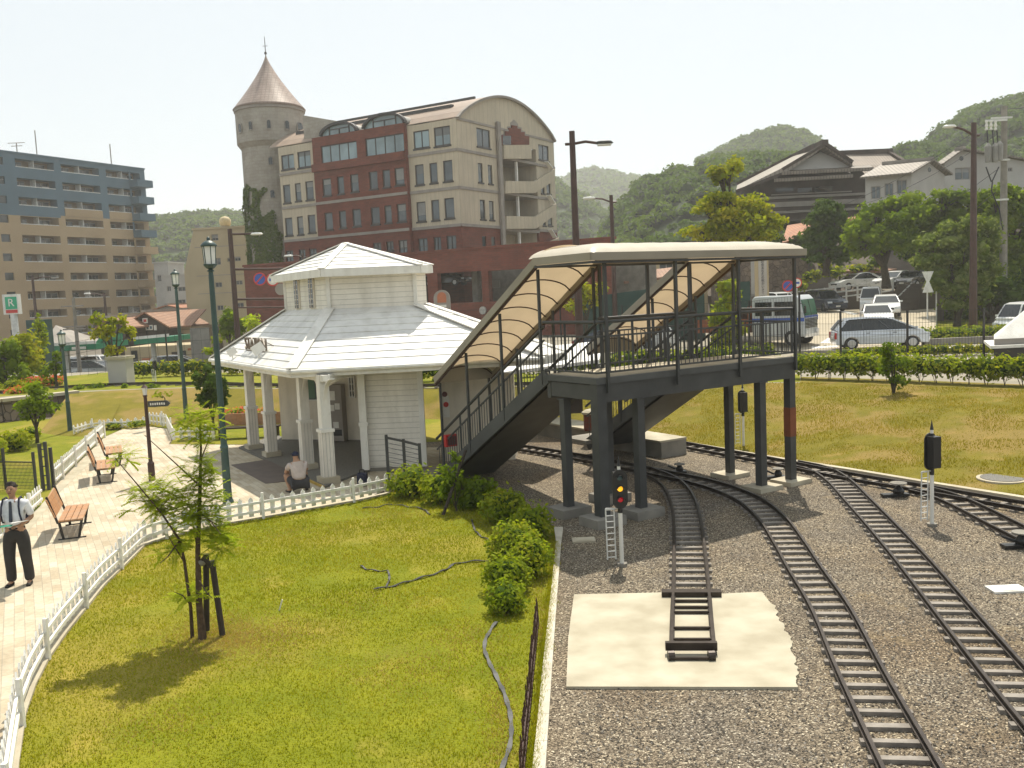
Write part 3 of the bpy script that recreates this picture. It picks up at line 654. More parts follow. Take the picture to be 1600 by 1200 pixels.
# canopy: vaulted sheet, height from the distance to the nearest free edge
OV=.16; RISE=.29
def prof(t,wd): 
    t=min(max(t,0),wd/2); x=1-t/(wd/2); return RISE*math.sqrt(max(0,1-x*x*.96))-RISE*.2
W2=WB+2*OV; zt=ZE+.145
us=[-OV+(LB+2*OV)*i/88 for i in range(89)]; vs=[-OV+W2*j/20 for j in range(21)]
m=MB()
for i,u in enumerate(us):
    for j,v in enumerate(vs):
        fl=u+OV; fr=LB+OV-u; a=prof(v+OV,W2); 
        if v>W2/2-OV: a=prof(W2/2,W2)*.97+.03*prof(v+OV,W2) if (u<SW+.2 or u>LB-SW-.2) else prof(W2-(v+OV),W2)
        b2=prof(fl,W2); c2=prof(fr,W2)
        z=min(a,b2,c2)+.009*abs(math.sin((u+OV)/.62*math.pi))
        m.v.append(tuple(B(u,v,zt+z)))
for i in range(88):
    for j in range(20): k=i*21+j; m.f.append((k,k+21,k+22,k+1))
cn=m.build('canopy_roof',MT['canopy'],fb,smooth=True)
m=MB()
for (p,q) in ((B(-OV,-OV,0),B(LB+OV,-OV,0)),(B(-OV,-OV,0),B(-OV,WB,0)),(B(LB+OV,-OV,0),B(LB+OV,WB,0)),(B(SW+OV,WB+OV,0),B(LB-SW-OV,WB+OV,0))):
    m.beam(p+V(0,0,ZE+.085),q+V(0,0,ZE+.085),.03,.15)
m.build('fascia',MT['fascia'],fb)
m=MB()
for (p,q) in ((B(-OV+.03,-OV+.04,0),B(LB+OV-.03,-OV+.04,0)),(B(-OV+.04,-OV,0),B(-OV+.04,WB,0)),(B(LB+OV-.04,-OV,0),B(LB+OV-.04,WB,0)),(B(0,WB+.1,0),B(LB,WB+.1,0))):
    m.beam(p+V(0,0,ZE-.02),q+V(0,0,ZE-.02),.05,.045)
m.build('eave_rail',MT['steel'],fb)
def arch(u0,u1,v,ze,rise,n=12):
    r=[]
    for i in range(n+1):
        t=i/n; x=2*t-1; r.append((u0+(u1-u0)*t,v,ze+rise*(math.sqrt(max(0,1-x*x*.93))-.26)/.74))
    return r
for k in range(11):
    u=.3+k*(LB-.6)/10; m=MB(); pts=[B(u,v,zt-.05+prof(v+OV,W2)) for v in [WB*j/8 for j in range(9)]]; m.tube(pts,.016,6); m.build('rib',MT['brown_metal'],fb)
def stair(u0,u1,run,zb,lab):
    drop=ZD-zb; sl=drop/run
    def S(u,s,dz=0): return B(u,WB+s,ZD-sl*s+dz)
    N=int(drop/.17); m=MB()
    for i in range(N):
        s0=run*i/N; s1=run*(i+1)/N; zz=ZD-drop*(i+1)/N
        m.obox(B((u0+u1)/2,WB+(s0+s1)/2+.01,zz+.02),dd*((u1-u0)/2-.05),nn*((s1-s0)/2+.02),V(0,0,.02))
        m.obox(B((u0+u1)/2,WB+s0,zz+.09),dd*((u1-u0)/2-.05),nn*.008,V(0,0,drop/N/2))
    st=m.build('stair_steps',MT['steel'],fb)
    for u in(u0,u1):
        MB().beam(S(u,-.05,-.06),S(u,run,-.06),.06,.30).build('stringer',MT['steel_side'],fb)
    m=MB(); m.quad(S(u0+.04,0,-.28),S(u1-.04,0,-.28),S(u1-.04,run-.25,-.28),S(u0+.04,run-.25,-.28)); m.build('soffit',MT['steel'],fb)
    MB().obox(B((u0+u1)/2,WB+run+.25,zb+.05),dd*((u1-u0)/2+.25),nn*.5,V(0,0,.05)).build('landing',MT['concrete_grey'],fb)
    for u in(u0,u1): rail_run(S(u,.02,0),S(u,run,0),1.0)
    # canopy over the stair
    e=run-.35; ze=lambda s: ZE-sl*max(0,s)
    m=MB(); nS=30
    a0,a1=u0-OV,u1+OV
    for i in range(nS+1):
        s=-.02+(e+.02)*i/nS; w=.016*abs(math.sin(s/.5*math.pi))
        for (uu,vv,zz) in arch(a0,a1,WB+s,ze(s)+.15,RISE*.92): m.v.append(tuple(B(uu,vv,zz+w)))
    for i in range(nS):
        for k in range(12): q=i*13+k; m.f.append((q,q+13,q+14,q+1))
    m.build('stair_canopy',MT['canopy'],fb,smooth=True)
    for uu,lf in ((a0,1),(a1,-1)):
        MB().beam(B(uu,WB,ZE+.09),B(uu,WB+e,ze(e)+.09),.03,.16).build('stair_fascia',MT['fascia'],fb)
        MB().beam(B(uu+.04*lf,WB,ZE-.02),B(uu+.04*lf,WB+e,ze(e)-.02),.045,.045).build('stair_eave_rail',MT['brown_metal'],fb)
    k=int(e/.5)
    for i in range(k+1):
        s=.1+(e-.1)*i/k; m=MB(); m.tube([B(*p)-V(0,0,.03) for p in arch(a0+.03,a1-.03,WB+s,ze(s)+.14,RISE*.92)],.016,6); m.build('rib',MT['brown_metal'],fb)
    # closing lunette at the foot
    pts=[B(*p) for p in arch(a0,a1,WB+e,ze(e)+.15,RISE*.92)]; 
    MB().extr([B(a0,WB+e,ze(e)+.0)]+pts+[B(a1,WB+e,ze(e)+.0)],nn*.02).build('end_panel',MT['fascia'],fb)
    for s in (.12,e*.36,e*.7,e-.02):
        for u in (u0-.02,u1+.02):
            z0=ZD-sl*s-.15; MB().obox(B(u,WB+s,(z0+ze(s))/2),dd*.026,nn*.026,V(0,0,(ze(s)-z0)/2)).build('stair_post',MT['steel'],fb)
stair(0.05,SW,RUN,0.0,'')
stair(LB-SW,LB-.05,4.25,.45,'')
# support posts of the lower stairs
# ---------------------------------------------------------------- platform behind the bridge
p0=G(1034,716); p1=G(800,672); dp=(p1-p0).normalized(); npn=V(-dp.y,dp.x,0); 
if npn.y<0: npn=-npn
pl=root('platform',(p0+p1)/2,'pale concrete station platform behind the bridge legs','platform')
MB().prism([p0,p1,p1+npn*.9,p0+npn*.9],0,.42).build('platform_body',MT['concrete_grey'],pl)
MB().prism([p0-npn*.04,p1-npn*.04,p1+npn*.92,p0+npn*.92],.42,.47).build('platform_edge',MT['slab'],pl)
p=G(912,698,.0)+npn*.3; bp=root('brick_pillar',V(p.x,p.y,.47),'short brick pillar with pale rounded cap on the platform','pillar')
MB().box(p.x-.2,p.x+.2,p.y-.2,p.y+.2,.47,.95).build('pillar_shaft',MT['brick_red'],bp); MB().lathe((p.x,p.y,.95),[(.27,0),(.27,.06),(.18,.12),(.05,.15)],12).build('cap',MT['concrete'],bp)
# platform shelter with white roof (seen through the railings)
fr=[A(782,582,29.5),A(936,562,29)]; bk=[A(812,545,32.5),A(944,532,32)]
sh=root('platform_shelter',V((fr[0].x+fr[1].x)/2,30.5,.45),'low platform shelter with sloping white roof seen through the bridge railings','shelter')
m=MB(); m.extr([fr[0],fr[1],bk[1],bk[0]],V(0,0,-.1)); m.build('roof',MT['roof_white'],sh)
for q in fr+bk: MB().beam(V(q.x,q.y,.45),q-V(0,0,.11),.1,.1,up=V(0,1,0)).build('post',MT['white'],sh)
c=(fr[0]+bk[1])/2; MB().box(c.x-.9,c.x+.9,c.y+.2,c.y+.9,.47,1.0).build('bench_box',MT['dark_wood'],sh)
# ticket hut / panel box behind the stair foot
p=G(735,705); bx=root('panel_wall',V(p.x,p.y+1,0),'cream service cabin with two red warning marks behind the stair foot','service cabin')
pw=Face((A(693,700,25.5).x,25.5),95)
MB().fbox(pw,0,2.0,0,2.35,-.9,0).build('cabin_body',MT['siding_smooth'],bx)
u,z=pw.uz(697,632); m=MB(); m.fbox(pw,u-.09,u+.09,z-.36,z+.24,.003,.012); m.build('notice_board',MT['white'],bx)
for (x,y,mt) in ((695,616,'flag_dark'),(697,632,'flag_red')):
    MT.setdefault('flag_dark',Mplain('dark_red',(.12,.02,.02))); MT.setdefault('flag_red',Mplain('bright_red_paint',(.5,.02,.02)))
    u,z=pw.uz(x,y); c=pw.p(u,z,.013); MB().tube([c,c+pw.n*.01],.075,16).build('warning_mark',MT[mt],bx)
fe=G(704,705); fe=A(704,688,22.9); ex=root('fire_extinguisher_box',fe,'red box fixed low on the stair railing near the station wall','fire box')
m=MB(); m.obox(fe,dd*.16,nn*.06,V(0,0,.15)); m.build('box_body',MT['flag_red'],ex); MB().obox(fe-nn*.065,dd*.12,nn*.004,V(0,0,.11)).build('front_panel',MT['flag_dark'],ex)
# ---------------------------------------------------------------- station house
ZEV=2.95
A0=G(455,578,ZEV); B0=G(331,560,ZEV); dL=(B0-A0); LL=dL.length; dL.normalize(); azL=math.degrees(math.atan2(dL.x,dL.y))
azF=84; dF=V(math.sin(R(azF)),math.cos(R(azF)),0); LF=6.4; dM=V(math.sin(R(26)),math.cos(R(26)),0); LM=1.5
print('STATION',A0,B0,LL,azL)
lower=[A0,A0+dF*LF,A0+dF*LF+dM*LM,A0+dF*LF+dM*LM+dL*LL,A0+dM*LM+dL*LL,A0+dL*LL]
st=root('station_house',V(A0.x+2,A0.y+4,0),'white station house with two-tier hipped roof and slatted siding','station building')
P0=A(515,483,A0.y+2.75); zdb=P0.z; kk=.37
def ringat(p,kf,km,kl,z,off=0):
    q=[p,p+dF*kf,p+dF*kf+dM*km,p+dF*kf+dM*km+dL*kl,p+dM*km+dL*kl,p+dL*kl]
    c=sum(q,V(0,0,0))/6; r=[]
    for x in q:
        d=V(x.x-c.x,x.y-c.y,0); y=x+d.normalized()*off; y.z=z; r.append(y)
    return r
u450=Face(P0,azL).uz(448,485)[0]; u650=Face(P0,azF).uz(650,478)[0]
kL=abs(u450); kF=abs(u650); print('DRUM',P0,kL,kF)
drum=ringat(P0,kF,.6,kL,zdb)
def facet(mb,e0,e1,t1,t0,n,th=.022):
    nrm=(e1-e0).cross(t0-e0).normalized()
    if nrm.z<0: nrm=-nrm
    for i in range(n):
        a=e0.lerp(t0,i/n); b=e1.lerp(t1,i/n); c=e1.lerp(t1,(i+1)/n+.02); d=e0.lerp(t0,(i+1)/n+.02)
        mb.quad(a+nrm*th,b+nrm*th,c,d); mb.quad(a-nrm*.01,b-nrm*.01,b+nrm*th,a+nrm*th)
def hiproof(nm,low,high,n,parent,apex=None,capw=.22):
    m=MB(); N=len(low)
    for i in range(N):
        j=(i+1)%N
        if apex is None: facet(m,low[i],low[j],high[j],high[i],n)
        else: facet(m,low[i],low[j],apex,apex,n)
    r=m.build(nm,MT['roof_white'],parent)
    for i in range(N):
        t=high[i] if apex is None else apex; MB().beam(low[i]+V(0,0,.035),t+V(0,0,.035),capw,.03).build('hip_cap',MT['white'],r)
    m=MB()
    for i in range(N):
        j=(i+1)%N; m.beam(low[i]-V(0,0,.1),low[j]-V(0,0,.1),.05,.2); 
    m.build('fascia',MT['white'],r)
    m=MB(); m.add([p-V(0,0,.17) for p in low],[tuple(range(N))]); m.build('eave_ceiling',MT['siding_smooth'],r)
    return r
for i,p in enumerate(lower): p.z=ZEV
hiproof('lower_roof',lower,drum,9,st,capw=.3)
# gutters
m=MB()
for i in (0,5):
    j=(i+1)%6; a,b=lower[i],lower[j]; d=(b-a).normalized(); o=V(d.y,-d.x,0); m.tube([a+o*.07-V(0,0,.05),b+o*.07-V(0,0,.05)],.06,8)
m.build('gutter',MT['white'],st)
# drum
ZU=A(504,430,P0.y-.4).z; top_e=5.50
dr=MB()
N=6; dt=[V(p.x,p.y,top_e-.02) for p in drum]
for i in range(N):
    j=(i+1)%N; dr.quad(drum[i]-V(0,0,.3),drum[j]-V(0,0,.3),dt[j],dt[i])
drm=dr.build('lantern_wall',MT['siding'],st)
for p in (drum[0],drum[1],drum[5]): MB().box(p.x-.05,p.x+.05,p.y-.05,p.y+.05,zdb-.05,top_e-.05).build('corner_board',MT['white'],drm)
M0=A(504,421,P0.y-.62); print('upper eave',M0)
ue=ringat(P0,kF-.2,.5,kL,M0.z,.55)
c=sum(ue,V(0,0,0))/6; apx=A(545,381,c.y); apx=V(c.x,c.y,apx.z); print('apex',apx,c)
hiproof('upper_roof',ue,None,7,st,apex=apx,capw=.2)
fL=Face(drum[0],azL); fF=Face(drum[0],azF)
for (x0,x1) in ((460,471),(482,495)):
    u0,u1,z0,z1=fL.rect(x0,440,x1,482); um=(u0+u1)/2; wd=.17; zb=zdb+.05; zs=top_e-.32
    def arc(w,top,o,n=10): return [fL.p(um-w,zb,o),fL.p(um+w,zb,o)]+[fL.p(um+w*math.cos(math.pi*i/n),zs+(top)*math.sin(math.pi*i/n),o) for i in range(n+1)]
    fr_=MB().extr(arc(wd+.05,.24,.003),fL.n*.05).build('arched_window',MT['siding_smooth'],drm)
    MB().extr(arc(wd,.19,.054),fL.n*.006).build('pane',MT['glass_dark'],fr_)
    m=MB(); m.fbox(fL,um-.012,um+.012,zb,zs+.17,.061,.072)
    for k in range(5): m.fbox(fL,um-wd,um+wd,zb+.1+k*.15,zb+.115+k*.15,.061,.070)
    m.build('glazing_bars',MT['siding_smooth'],fr_)
# lower walls
W1=G(571,738); W2=G(664,735); R1=G(566,693); R2=G(441,692); dW=(W2-W1).normalized()
back=3.0
front=[W1,W2,W2+dL*3.2+dM*1.2,W2+dL*6.5+V(0,2,0),R2+V(.2,back,0),R2,R1]
m=MB(); 
def vwall(m,a,b,z0,z1): m.quad(V(a.x,a.y,z0),V(b.x,b.y,z0),V(b.x,b.y,z1),V(a.x,a.y,z1))
for a,b in ((front[0],front[1]),(front[1],front[2]),(front[2],front[3]),(front[3],front[4])): vwall(m,a,b,.12,2.8)
m.build('siding_wall',MT['siding'],st)
m=MB()
for a,b in ((front[4],front[5]),(front[5],front[6]),(front[6],front[0])): vwall(m,a,b,.12,2.8)
m.build('porch_wall',MT['siding_smooth'],st)
m=MB(); m.prism([p for p in front],0,.12); m.build('plinth',MT['concrete_grey'],st)
for p in (W1,W2): MB().box(p.x-.07,p.x+.07,p.y-.07,p.y+.07,.12,2.8).build('corner_trim',MT['white'],st)
# pilaster beside the front wall, porch columns
def column(px,py,big=True):
    p=G(px,py); c=MB(); 
    def ob(h0,h1,w): c.obox(V(p.x,p.y,(h0+h1)/2),dL*w/2,V(dL.y,-dL.x,0)*w/2,V(0,0,(h1-h0)/2))
    ob(.22,1.35,.30); lower_=c.build('column',MT['flute'],st); c=MB(); ob(1.35,1.43,.36); ob(1.43,2.8,.25); c.build('column_shaft',MT['white'],lower_)
    c=MB(); ob(0,.22,.46); c.build('column_base',MT['concrete'],lower_)
    for sg in(-1,1):
        m=MB(); 
        pts=[]
        for i in range(9):
            a=math.pi/2*i/8; pts.append(V(p.x,p.y,0)+dL*sg*(.12+.62*(1-math.cos(a)))+V(0,0,2.05+.68*math.sin(a)))
        for q0,q1 in zip(pts,pts[1:]): m.beam(q0,q1,.10,.035)
        m.build('arch_bracket',MT['white'],lower_)
    return p
cps=[column(*c) for c in ((514,757),(481,736),(425,716),(397,704))]
m=MB(); m.beam(cps[0]+V(0,0,2.72)-dL*.3,cps[3]+V(0,0,2.72)+dL*.5,.2,.16); m.beam(cps[0]+V(0,0,2.72)-dL*.2,V(W1.x,W1.y,2.72),.16,.16); m.build('porch_beam',MT['white'],st)
pc=G(572,740); m=MB(); m.box(pc.x-.06,pc.x+.12,pc.y-.14,pc.y-.005,.12,2.8); m.box(pc.x-.09,pc.x+.15,pc.y-.17,pc.y-.008,1.3,1.4); m.build('pilaster',MT['white'],st)
# downpipe bracket at front eave
m=MB(); a=A(528,575,23.6); m.tube([a,a+V(.02,.1,-.25),a+V(-.35,.3,-.45)],.05,8); m.build('downpipe',MT['white'],st)
# porch furniture: ticket machine, green board, lattice window, notices
pf=Face(R2,math.degrees(math.atan2((R1-R2).x,(R1-R2).y)))
def pbox(px,z0,z1,depth,nm,lab,cat,mt,detail=None):
    u0,_=pf.uz(px[0],650); u1,_=pf.uz(px[1],650); r=root(nm,pf.p((u0+u1)/2,z0,.1),lab,cat)
    MB().fbox(pf,u0,u1,z0,z1,.004,depth).build('panel_body',MT[mt],r); return r,u0,u1
r,u0,u1=pbox((521,542),.12,1.95,.3,'ticket_machine','grey ticket machine standing in the station porch','ticket machine','band')
m=MB(); 
for (a,b,c,d) in ((.15,.55,1.45,1.75),(.12,.45,1.1,1.3),(.5,.85,1.15,1.35),(.3,.7,.55,.75)): m.fbox(pf,u0+(u1-u0)*a,u0+(u1-u0)*b,c,d,.302,.315)
m.build('display',MT['white'],r); m=MB(); m.fbox(pf,u0+.05,u1-.05,.3,.5,.302,.31); m.build('coin_tray',MT['black'],r)
r,u0,u1=pbox((477,497),1.45,2.5,.05,'notice_board','dark green notice board on the porch back wall','notice board','green_metal')
m=MB(); m.fbox(pf,u0-.03,u1+.03,2.5,2.54,.004,.07); m.fbox(pf,u0-.03,u1+.03,1.41,1.45,.004,.07); m.build('board_frame',MT['white'],r)
MT['sign_green']=Mplain('green_board_paint',(.05,.13,.07)); MB().fbox(pf,u0+.03,u1-.03,1.5,2.45,.051,.055).build('board_face',MT['sign_green'],r)
u0,u1,_,_=pf.rect(546,590,556,640); lw=MB(); 
window(pf,(u0,u1,1.5,2.6),st,nx=2,ny=5,out=.03,fr=.04,glass='glass_dark',frame='white')
for px in (472,):
    u,z=pf.uz(px,640); MB().fbox(pf,u-.05,u+.05,1.0,1.2,.004,.06).build('meter_box',MT['black'],st)
# lettering and two floodlights on the roof
fr0=Face(A0,azL); 
mid=lower[0].lerp(lower[5],.5); tm=drum[0].lerp(drum[5],.5)
lp=A(401,541,27.0)
nrm=(lower[5]-lower[0]).cross(drum[0]-lower[0]).normalized(); 
if nrm.z<0: nrm=-nrm
def onroof(px,py,h=.0):
    d=ray(px,py); t=(lower[0]-CAM).dot(nrm)/d.dot(nrm); return CAM+d*t+nrm*h
lc=onroof(400,549)+V(0,0,.2)
MT['letter']=Mplain('brown_sign_metal',(.16,.12,.085),.5)
sg=root('roof_lettering',lc-V(0,0,.25),'upright metal letters reading STATION on the lower roof of the station','sign')
text_on('STATION',.52,lc,-dL,MT['letter'],sg,'letters',.05)
m=MB()
a=lc+dL*.95-V(0,0,.2); b=lc-dL*.95-V(0,0,.2); m.beam(a,b,.04,.04); m.tube([lc+dL*.9-V(0,0,.2),lc+dL*.9+V(0,.5,-.1)],.012,5); m.tube([lc-dL*.9+V(0,0,.1),lc-dL*1.5+V(.1,.5,-.1)],.012,5); m.build('support_bar',MT['letter'],sg)
for k,(x,y,sz) in enumerate(((364,553,.13),(405,552,.17))):
    c=onroof(x,y+(8 if k==0 else 8)); hd=c+V(0,-.05,.22+.06*k); fl=root('floodlight',c,('smaller' if k==0 else 'larger')+' white square floodlight on the station roof, '+('left of' if k==0 else 'in front of')+' the lettering','floodlight')
    ax=V(.55,.25,.35).normalized(); ay=V(-.3,.9,-.1); ay=(ay-ax*ay.dot(ax)).normalized(); az=ax.cross(ay)
    MB().obox(hd,ax*sz,ay*.05,az*sz*.8).build('lamp_head',MT['white'],fl); MB().obox(hd+ay*.055,ax*sz*.8,ay*.004,az*sz*.62).build('lamp_glass',MT['lampglass'],fl)
    MB().tube([c-V(0,0,.02),hd],.018,6).build('stem',MT['white'],fl)
# floor slab, yellow edge, brown ramp
fl_=[cps[0]-dL*.55+V(-.28,-.1,0),cps[3]+dL*.5+V(-.35,0,0),R2+V(-.6,1.5,0),R2+V(.2,.3,0),R1+V(0,.3,0),W1+V(.1,.3,0),W1+V(.1,-.15,0),W1+V(-.2,-.6,0)]
tag(MB().prism(fl_,0,.075).build('porch_floor',MT['pebble'],keep=True),kind='structure')
r0=G(355,720,0); r1=G(415,758,0); 
a=fl_[0]; b=fl_[1]; m=MB(); p=a.lerp(b,.18); q=a.lerp(b,.62); o=V(-.95,-.35,0)
m.add([V(p.x,p.y,.073),V(q.x,q.y,.073),V(q.x+o.x,q.y+o.y,.024),V(p.x+o.x,p.y+o.y,.024),V(p.x,p.y,.021),V(q.x,q.y,.021)],[(0,1,2,3),(0,3,4),(1,5,2)])
tag(m.build('ramp',MT['dark_floor']),'brown ramp sloping from the path up to the station porch floor','ramp')
m=MB(); m.beam(a+V(-.02,0,.05),a.lerp(b,.17)+V(-.02,0,.05),.05,.055); MT['yellow']=M('yellow_edge_paint',(.5,.33,.06)); tag(m.build('edge_strip',MT['yellow']),'faded yellow edging strip along the front of the porch floor','edging')
# dark gate panels in front of the siding wall
gt=root('metal_gate',G(625,738),'dark framed wire panel standing against the white siding wall','gate panel')
g=[A(603,676,22.9),A(630,684,22.5),A(655,692,22.2)]; g=[V(p.x,p.y,0) for p in g]
for p,h in zip(g,(1.22,1.15,1.08)): MB().beam(V(p.x,p.y,0),V(p.x,p.y,h),.07,.07,up=V(0,1,0)).build('post',MT['steel'],gt)
m=MB(); m.beam(g[0]+V(0,0,1.15),g[1]+V(0,0,1.1),.05,.05); m.beam(g[1]+V(0,0,1.1),g[2]+V(0,0,1.03),.05,.05); m.beam(g[0]+V(0,0,.3),g[2]+V(0,0,.25),.04,.04)
for i in range(1,7): m.beam(g[0].lerp(g[2],.01)+V(0,0,.3+.12*i),g[2]+V(0,0,.25+.11*i),.01,.01)
m.build('wire_panel',MT['steel'],gt)
# ---------------------------------------------------------------- fences
def picket_fence(label,pts,h=.5,sp=.235,w=.10,side=1,group='white picket fences'):
    L=sum((b-a).length for a,b in zip(pts,pts[1:])); n=max(2,int(L/sp)); P=resample(pts,n+1)
    rt=root('picket_fence',P[len(P)//2],label,'picket fence',group); m=MB()
    for i,p in enumerate(P):
        t=(P[min(i+1,n)]-P[max(i-1,0)]).normalized(); o=V(t.y,-t.x,0)*side
        if i%9==4:
            MB().beam(p-o*.03,p-o*.03+V(0,0,h+.07),.05,.05,up=V(0,1,0)).build('post',MT['white_fence'],rt)
        hh=h+rnd.uniform(-.012,.012); q=p+o*.028; lean=t*rnd.uniform(-.008,.008)
        m.extr([q-t*w/2+V(0,0,.07),q+t*w/2+V(0,0,.07),q+t*w/2+lean+V(0,0,hh-.06),q+lean+V(0,0,hh),q-t*w/2+lean+V(0,0,hh-.06)],o*.02)
    for z in (.17,h-.14):
        rl=MB()
        for a,b in zip(P,P[1:]): rl.beam(a+V(0,0,z),b+V(0,0,z),.035,.055)
        rl.build('rail',MT['white_fence'],rt)
    m.build('pickets',MT['white_fence'],rt); return rt
picket_fence('long white picket fence curving along the edge of the near lawn',gp(fence_line[:-1]+[(5,1330)],.02),side=1)
picket_fence('white picket fence behind the nearest bench and the standing man',gp([(-60,915),(0,853),(67,790)],.0),side=-1,h=.52)
picket_fence('white picket fence running behind the two far benches',gp([(88,760),(163,685)],.0),side=-1,h=.6)
picket_fence('far white picket fence across the foot of the mound',gp([(118,681),(140,674),(165,671),(195,671),(226,667)],.0),side=-1,h=.42,sp=.3,w=.12)
picket_fence('short white picket fence with a corner beside the curved kerb',gp([(231,664),(262,668),(271,688)],.0),h=.55,sp=.28,w=.11)
picket_fence('low white picket fence between the lamp post and the flower bed',gp([(273,690),(335,689)],.0),h=.5,sp=.28,w=.11)
# black wire gate, left
wf=root('wire_fence',G(30,758),'black wire mesh fence panel with gate posts on the left lawn','wire fence')
gpts=[G(-60,765),G(10,765),G(57,765)]; 
for x,y,t in ((10,765,700),(57,768,706)): 
    p=G(x,y); MB().beam(p,V(p.x,p.y,A(x,t,p.y).z),.06,.06,up=V(0,1,0)).build('post',MT['steel'],wf)
m=MB(); a,b=G(-60,765),G(57,768); hh=.78
for i in range(60): q=a.lerp(b,i/59); m.beam(q+V(0,0,.06),q+V(0,0,hh),.008,.008,up=V(0,1,0))
for i in range(9): m.beam(a+V(0,0,.06+i*.09),b+V(0,0,.06+i*.09),.008,.008)
m.beam(a+V(0,0,hh),b+V(0,0,hh),.03,.03); m.build('wire_mesh',MT['black'],wf)
gg=root('gate_posts',G(72,768),'pair of black gate posts with a narrow mesh leaf between the picket fences','gate')
for x,y,t in ((68,767,693),(77,766,690),(84,762,699)):
    p=G(x,y); MB().beam(p,V(p.x,p.y,A(x,t,p.y).z),.07,.07,up=V(0,1,0)).build('post',MT['steel'],gg)
p,q=G(68,767),G(77,766); m=MB()
for z in (.15,.4,.65,.9,1.1): m.beam(p+V(0,0,z),q+V(0,0,z),.03,.03)
m.build('cross_bars',MT['steel'],gg)
# rusty spiked border fence beside the kerb
sp_=root('spiked_fence',G(825,1090),'rusty low spiked border fence leaning beside the pale kerb at the bottom','border fence')
a,b=G(842,975),G(817,1240); m=MB(); n=44
for i in range(n):
    q=a.lerp(b,i/(n-1)); t=V(-.02+rnd.uniform(-.012,.012),0,.34+rnd.uniform(-.02,.02)); m.beam(q,q+t,.018,.014,up=V(0,1,0))
    m.add([q+t+V(-.012,0,0),q+t+V(.012,0,0),q+t+V(0,0,.05)],[(0,1,2)])
m.build('spikes',MT['brown_metal'],sp_)
for z in (.09,.25): MB().beam(a+V(-.02*z/.34,0,z),b+V(-.02*z/.34,0,z),.02,.025).build('bar',MT['brown_metal'],sp_)
# ---------------------------------------------------------------- lamp posts
def park_lamp(px,py,D,h,label,s=1.0):
    b=A(px,py,D); b.z=0; rt=root('lamp_post',b,label,'lamp post','green park lamp posts')
    hp=h-.72*s
    m=MB(); m.lathe(b,[(.13*s,0),(.13*s,.06),(.10*s,.12),(.085*s,1.3*s),(.10*s,1.34*s),(.075*s,1.42*s),(.06*s,hp-.2),(.05*s,hp-.08),(.09*s,hp-.06),(.05*s,hp-.02)],12); m.build('pole',MT['green_metal'],rt,smooth=False)
    m=MB(); m.lathe(b+V(0,0,hp-.02),[(.04*s,0),(.10*s,.03),(.155*s,.09),(.16*s,.12)],8); m.build('lantern_cup',MT['green_metal'],rt)
    m=MB(); m.lathe(b+V(0,0,hp+.10),[(.125*s,0),(.15*s,.40*s)],6); g=m.build('lantern_glass',MT['lampglass'],rt)
    m=MB()
    for k in range(6): a=math.pi/3*k; m.beam(b+V(.128*s*math.cos(a),.128*s*math.sin(a),hp+.1),b+V(.153*s*math.cos(a),.153*s*math.sin(a),hp+.1+.40*s),.016,.016)
    m.build('glass_bars',MT['green_metal'],g)
    m=MB(); m.lathe(b+V(0,0,hp+.10+.40*s),[(.18*s,0),(.185*s,.03*s),(.13*s,.09*s),(.07*s,.13*s),(.03*s,.14*s),(.045*s,.17*s),(.02*s,.22*s)],14); m.build('lantern_cap',MT['green_metal'],rt,smooth=True)
park_lamp(357,787,G(357,787).y,6.2,'tall green lamp post with milky lantern, nearest one beside the near tree')
park_lamp(291,650,37.5,6.2,'green lamp post with lantern standing behind the curved white fence')
park_lamp(110,676,G(110,676).y,4.0,'shortest green lamp post at left in front of the retaining wall',.9)
def street_lamp(base,top,D,arm,label,z=ZP,w=.13,mat='brown_metal',kind=0,stub=None):
    t=A(top[0],top[1],D); b=A(base[0],base[1],D); b=V((b.x+t.x)/2,D,z); t=V(b.x,D,t.z)
    rt=root('street_lamp',b,label,'street lamp','street lamps'); s=pxs(D)
    MB().tube([b,b.lerp(t,.5),t],[w*1.25,w,w*.8],10).build('pole',MT[mat],rt)
    a0=A(top[0],arm[0][1],D); a0.x=b.x; a1=A(arm[1][0],arm[1][1],D-.3)
    MB().tube([V(b.x-(.35 if arm[1][0]>top[0] else -.35),D,a0.z),a0,a0.lerp(a1,.5)+V(0,0,.1),a1],[w*.4]*4,7).build('arm',MT[mat],rt)
    dx=1 if arm[1][0]>top[0] else -1; hd=MB(); c=a1+V(dx*.25,0,0)
    hd.lathe((0,0,0),[(.02,.12),(.2,.1),(.26,0),(.2,-.05)],12)
    hd.v=[(c.x+v[0]*1.7,c.y+v[1],c.z+v[2]) for v in hd.v]; h=hd.build('lamp_head',MT['lampglass'] if kind==0 else MT['steel'],rt,smooth=True)
    if kind==1: MB().obox(c-V(0,0,.08),V(.32,0,0),V(0,.16,0),V(0,0,.03)).build('lamp_glass',MT['lampglass'],h)
    return rt
street_lamp((906,520),(893,205),45,((893,225),(936,224)),'tall brown street lamp with flat head reaching right, above the bridge stair',w=.17,kind=1)
street_lamp((962,520),(955,305),62,((955,316),(926,310)),'shorter brown street lamp with arm to the left behind the bridge canopy',w=.15)
street_lamp((1524,516),(1518,192),58,((1518,212),(1490,198)),'tall brown street lamp with curved arm to the left beside the utility pole',w=.2)
street_lamp((58,520),(51,430),95,((51,436),(82,433)),'brown street lamp in front of the tan apartment block, arm to the right',z=ZL,w=.16,kind=1)
street_lamp((170,545),(163,458),105,((163,462),(140,459)),'small brown street lamp behind the planter tree, arm to the left',z=ZL,w=.16)
street_lamp((475,420),(472,396),85,((472,402),(455,400)),'street lamp head peeking over the upper station roof at left',z=3)
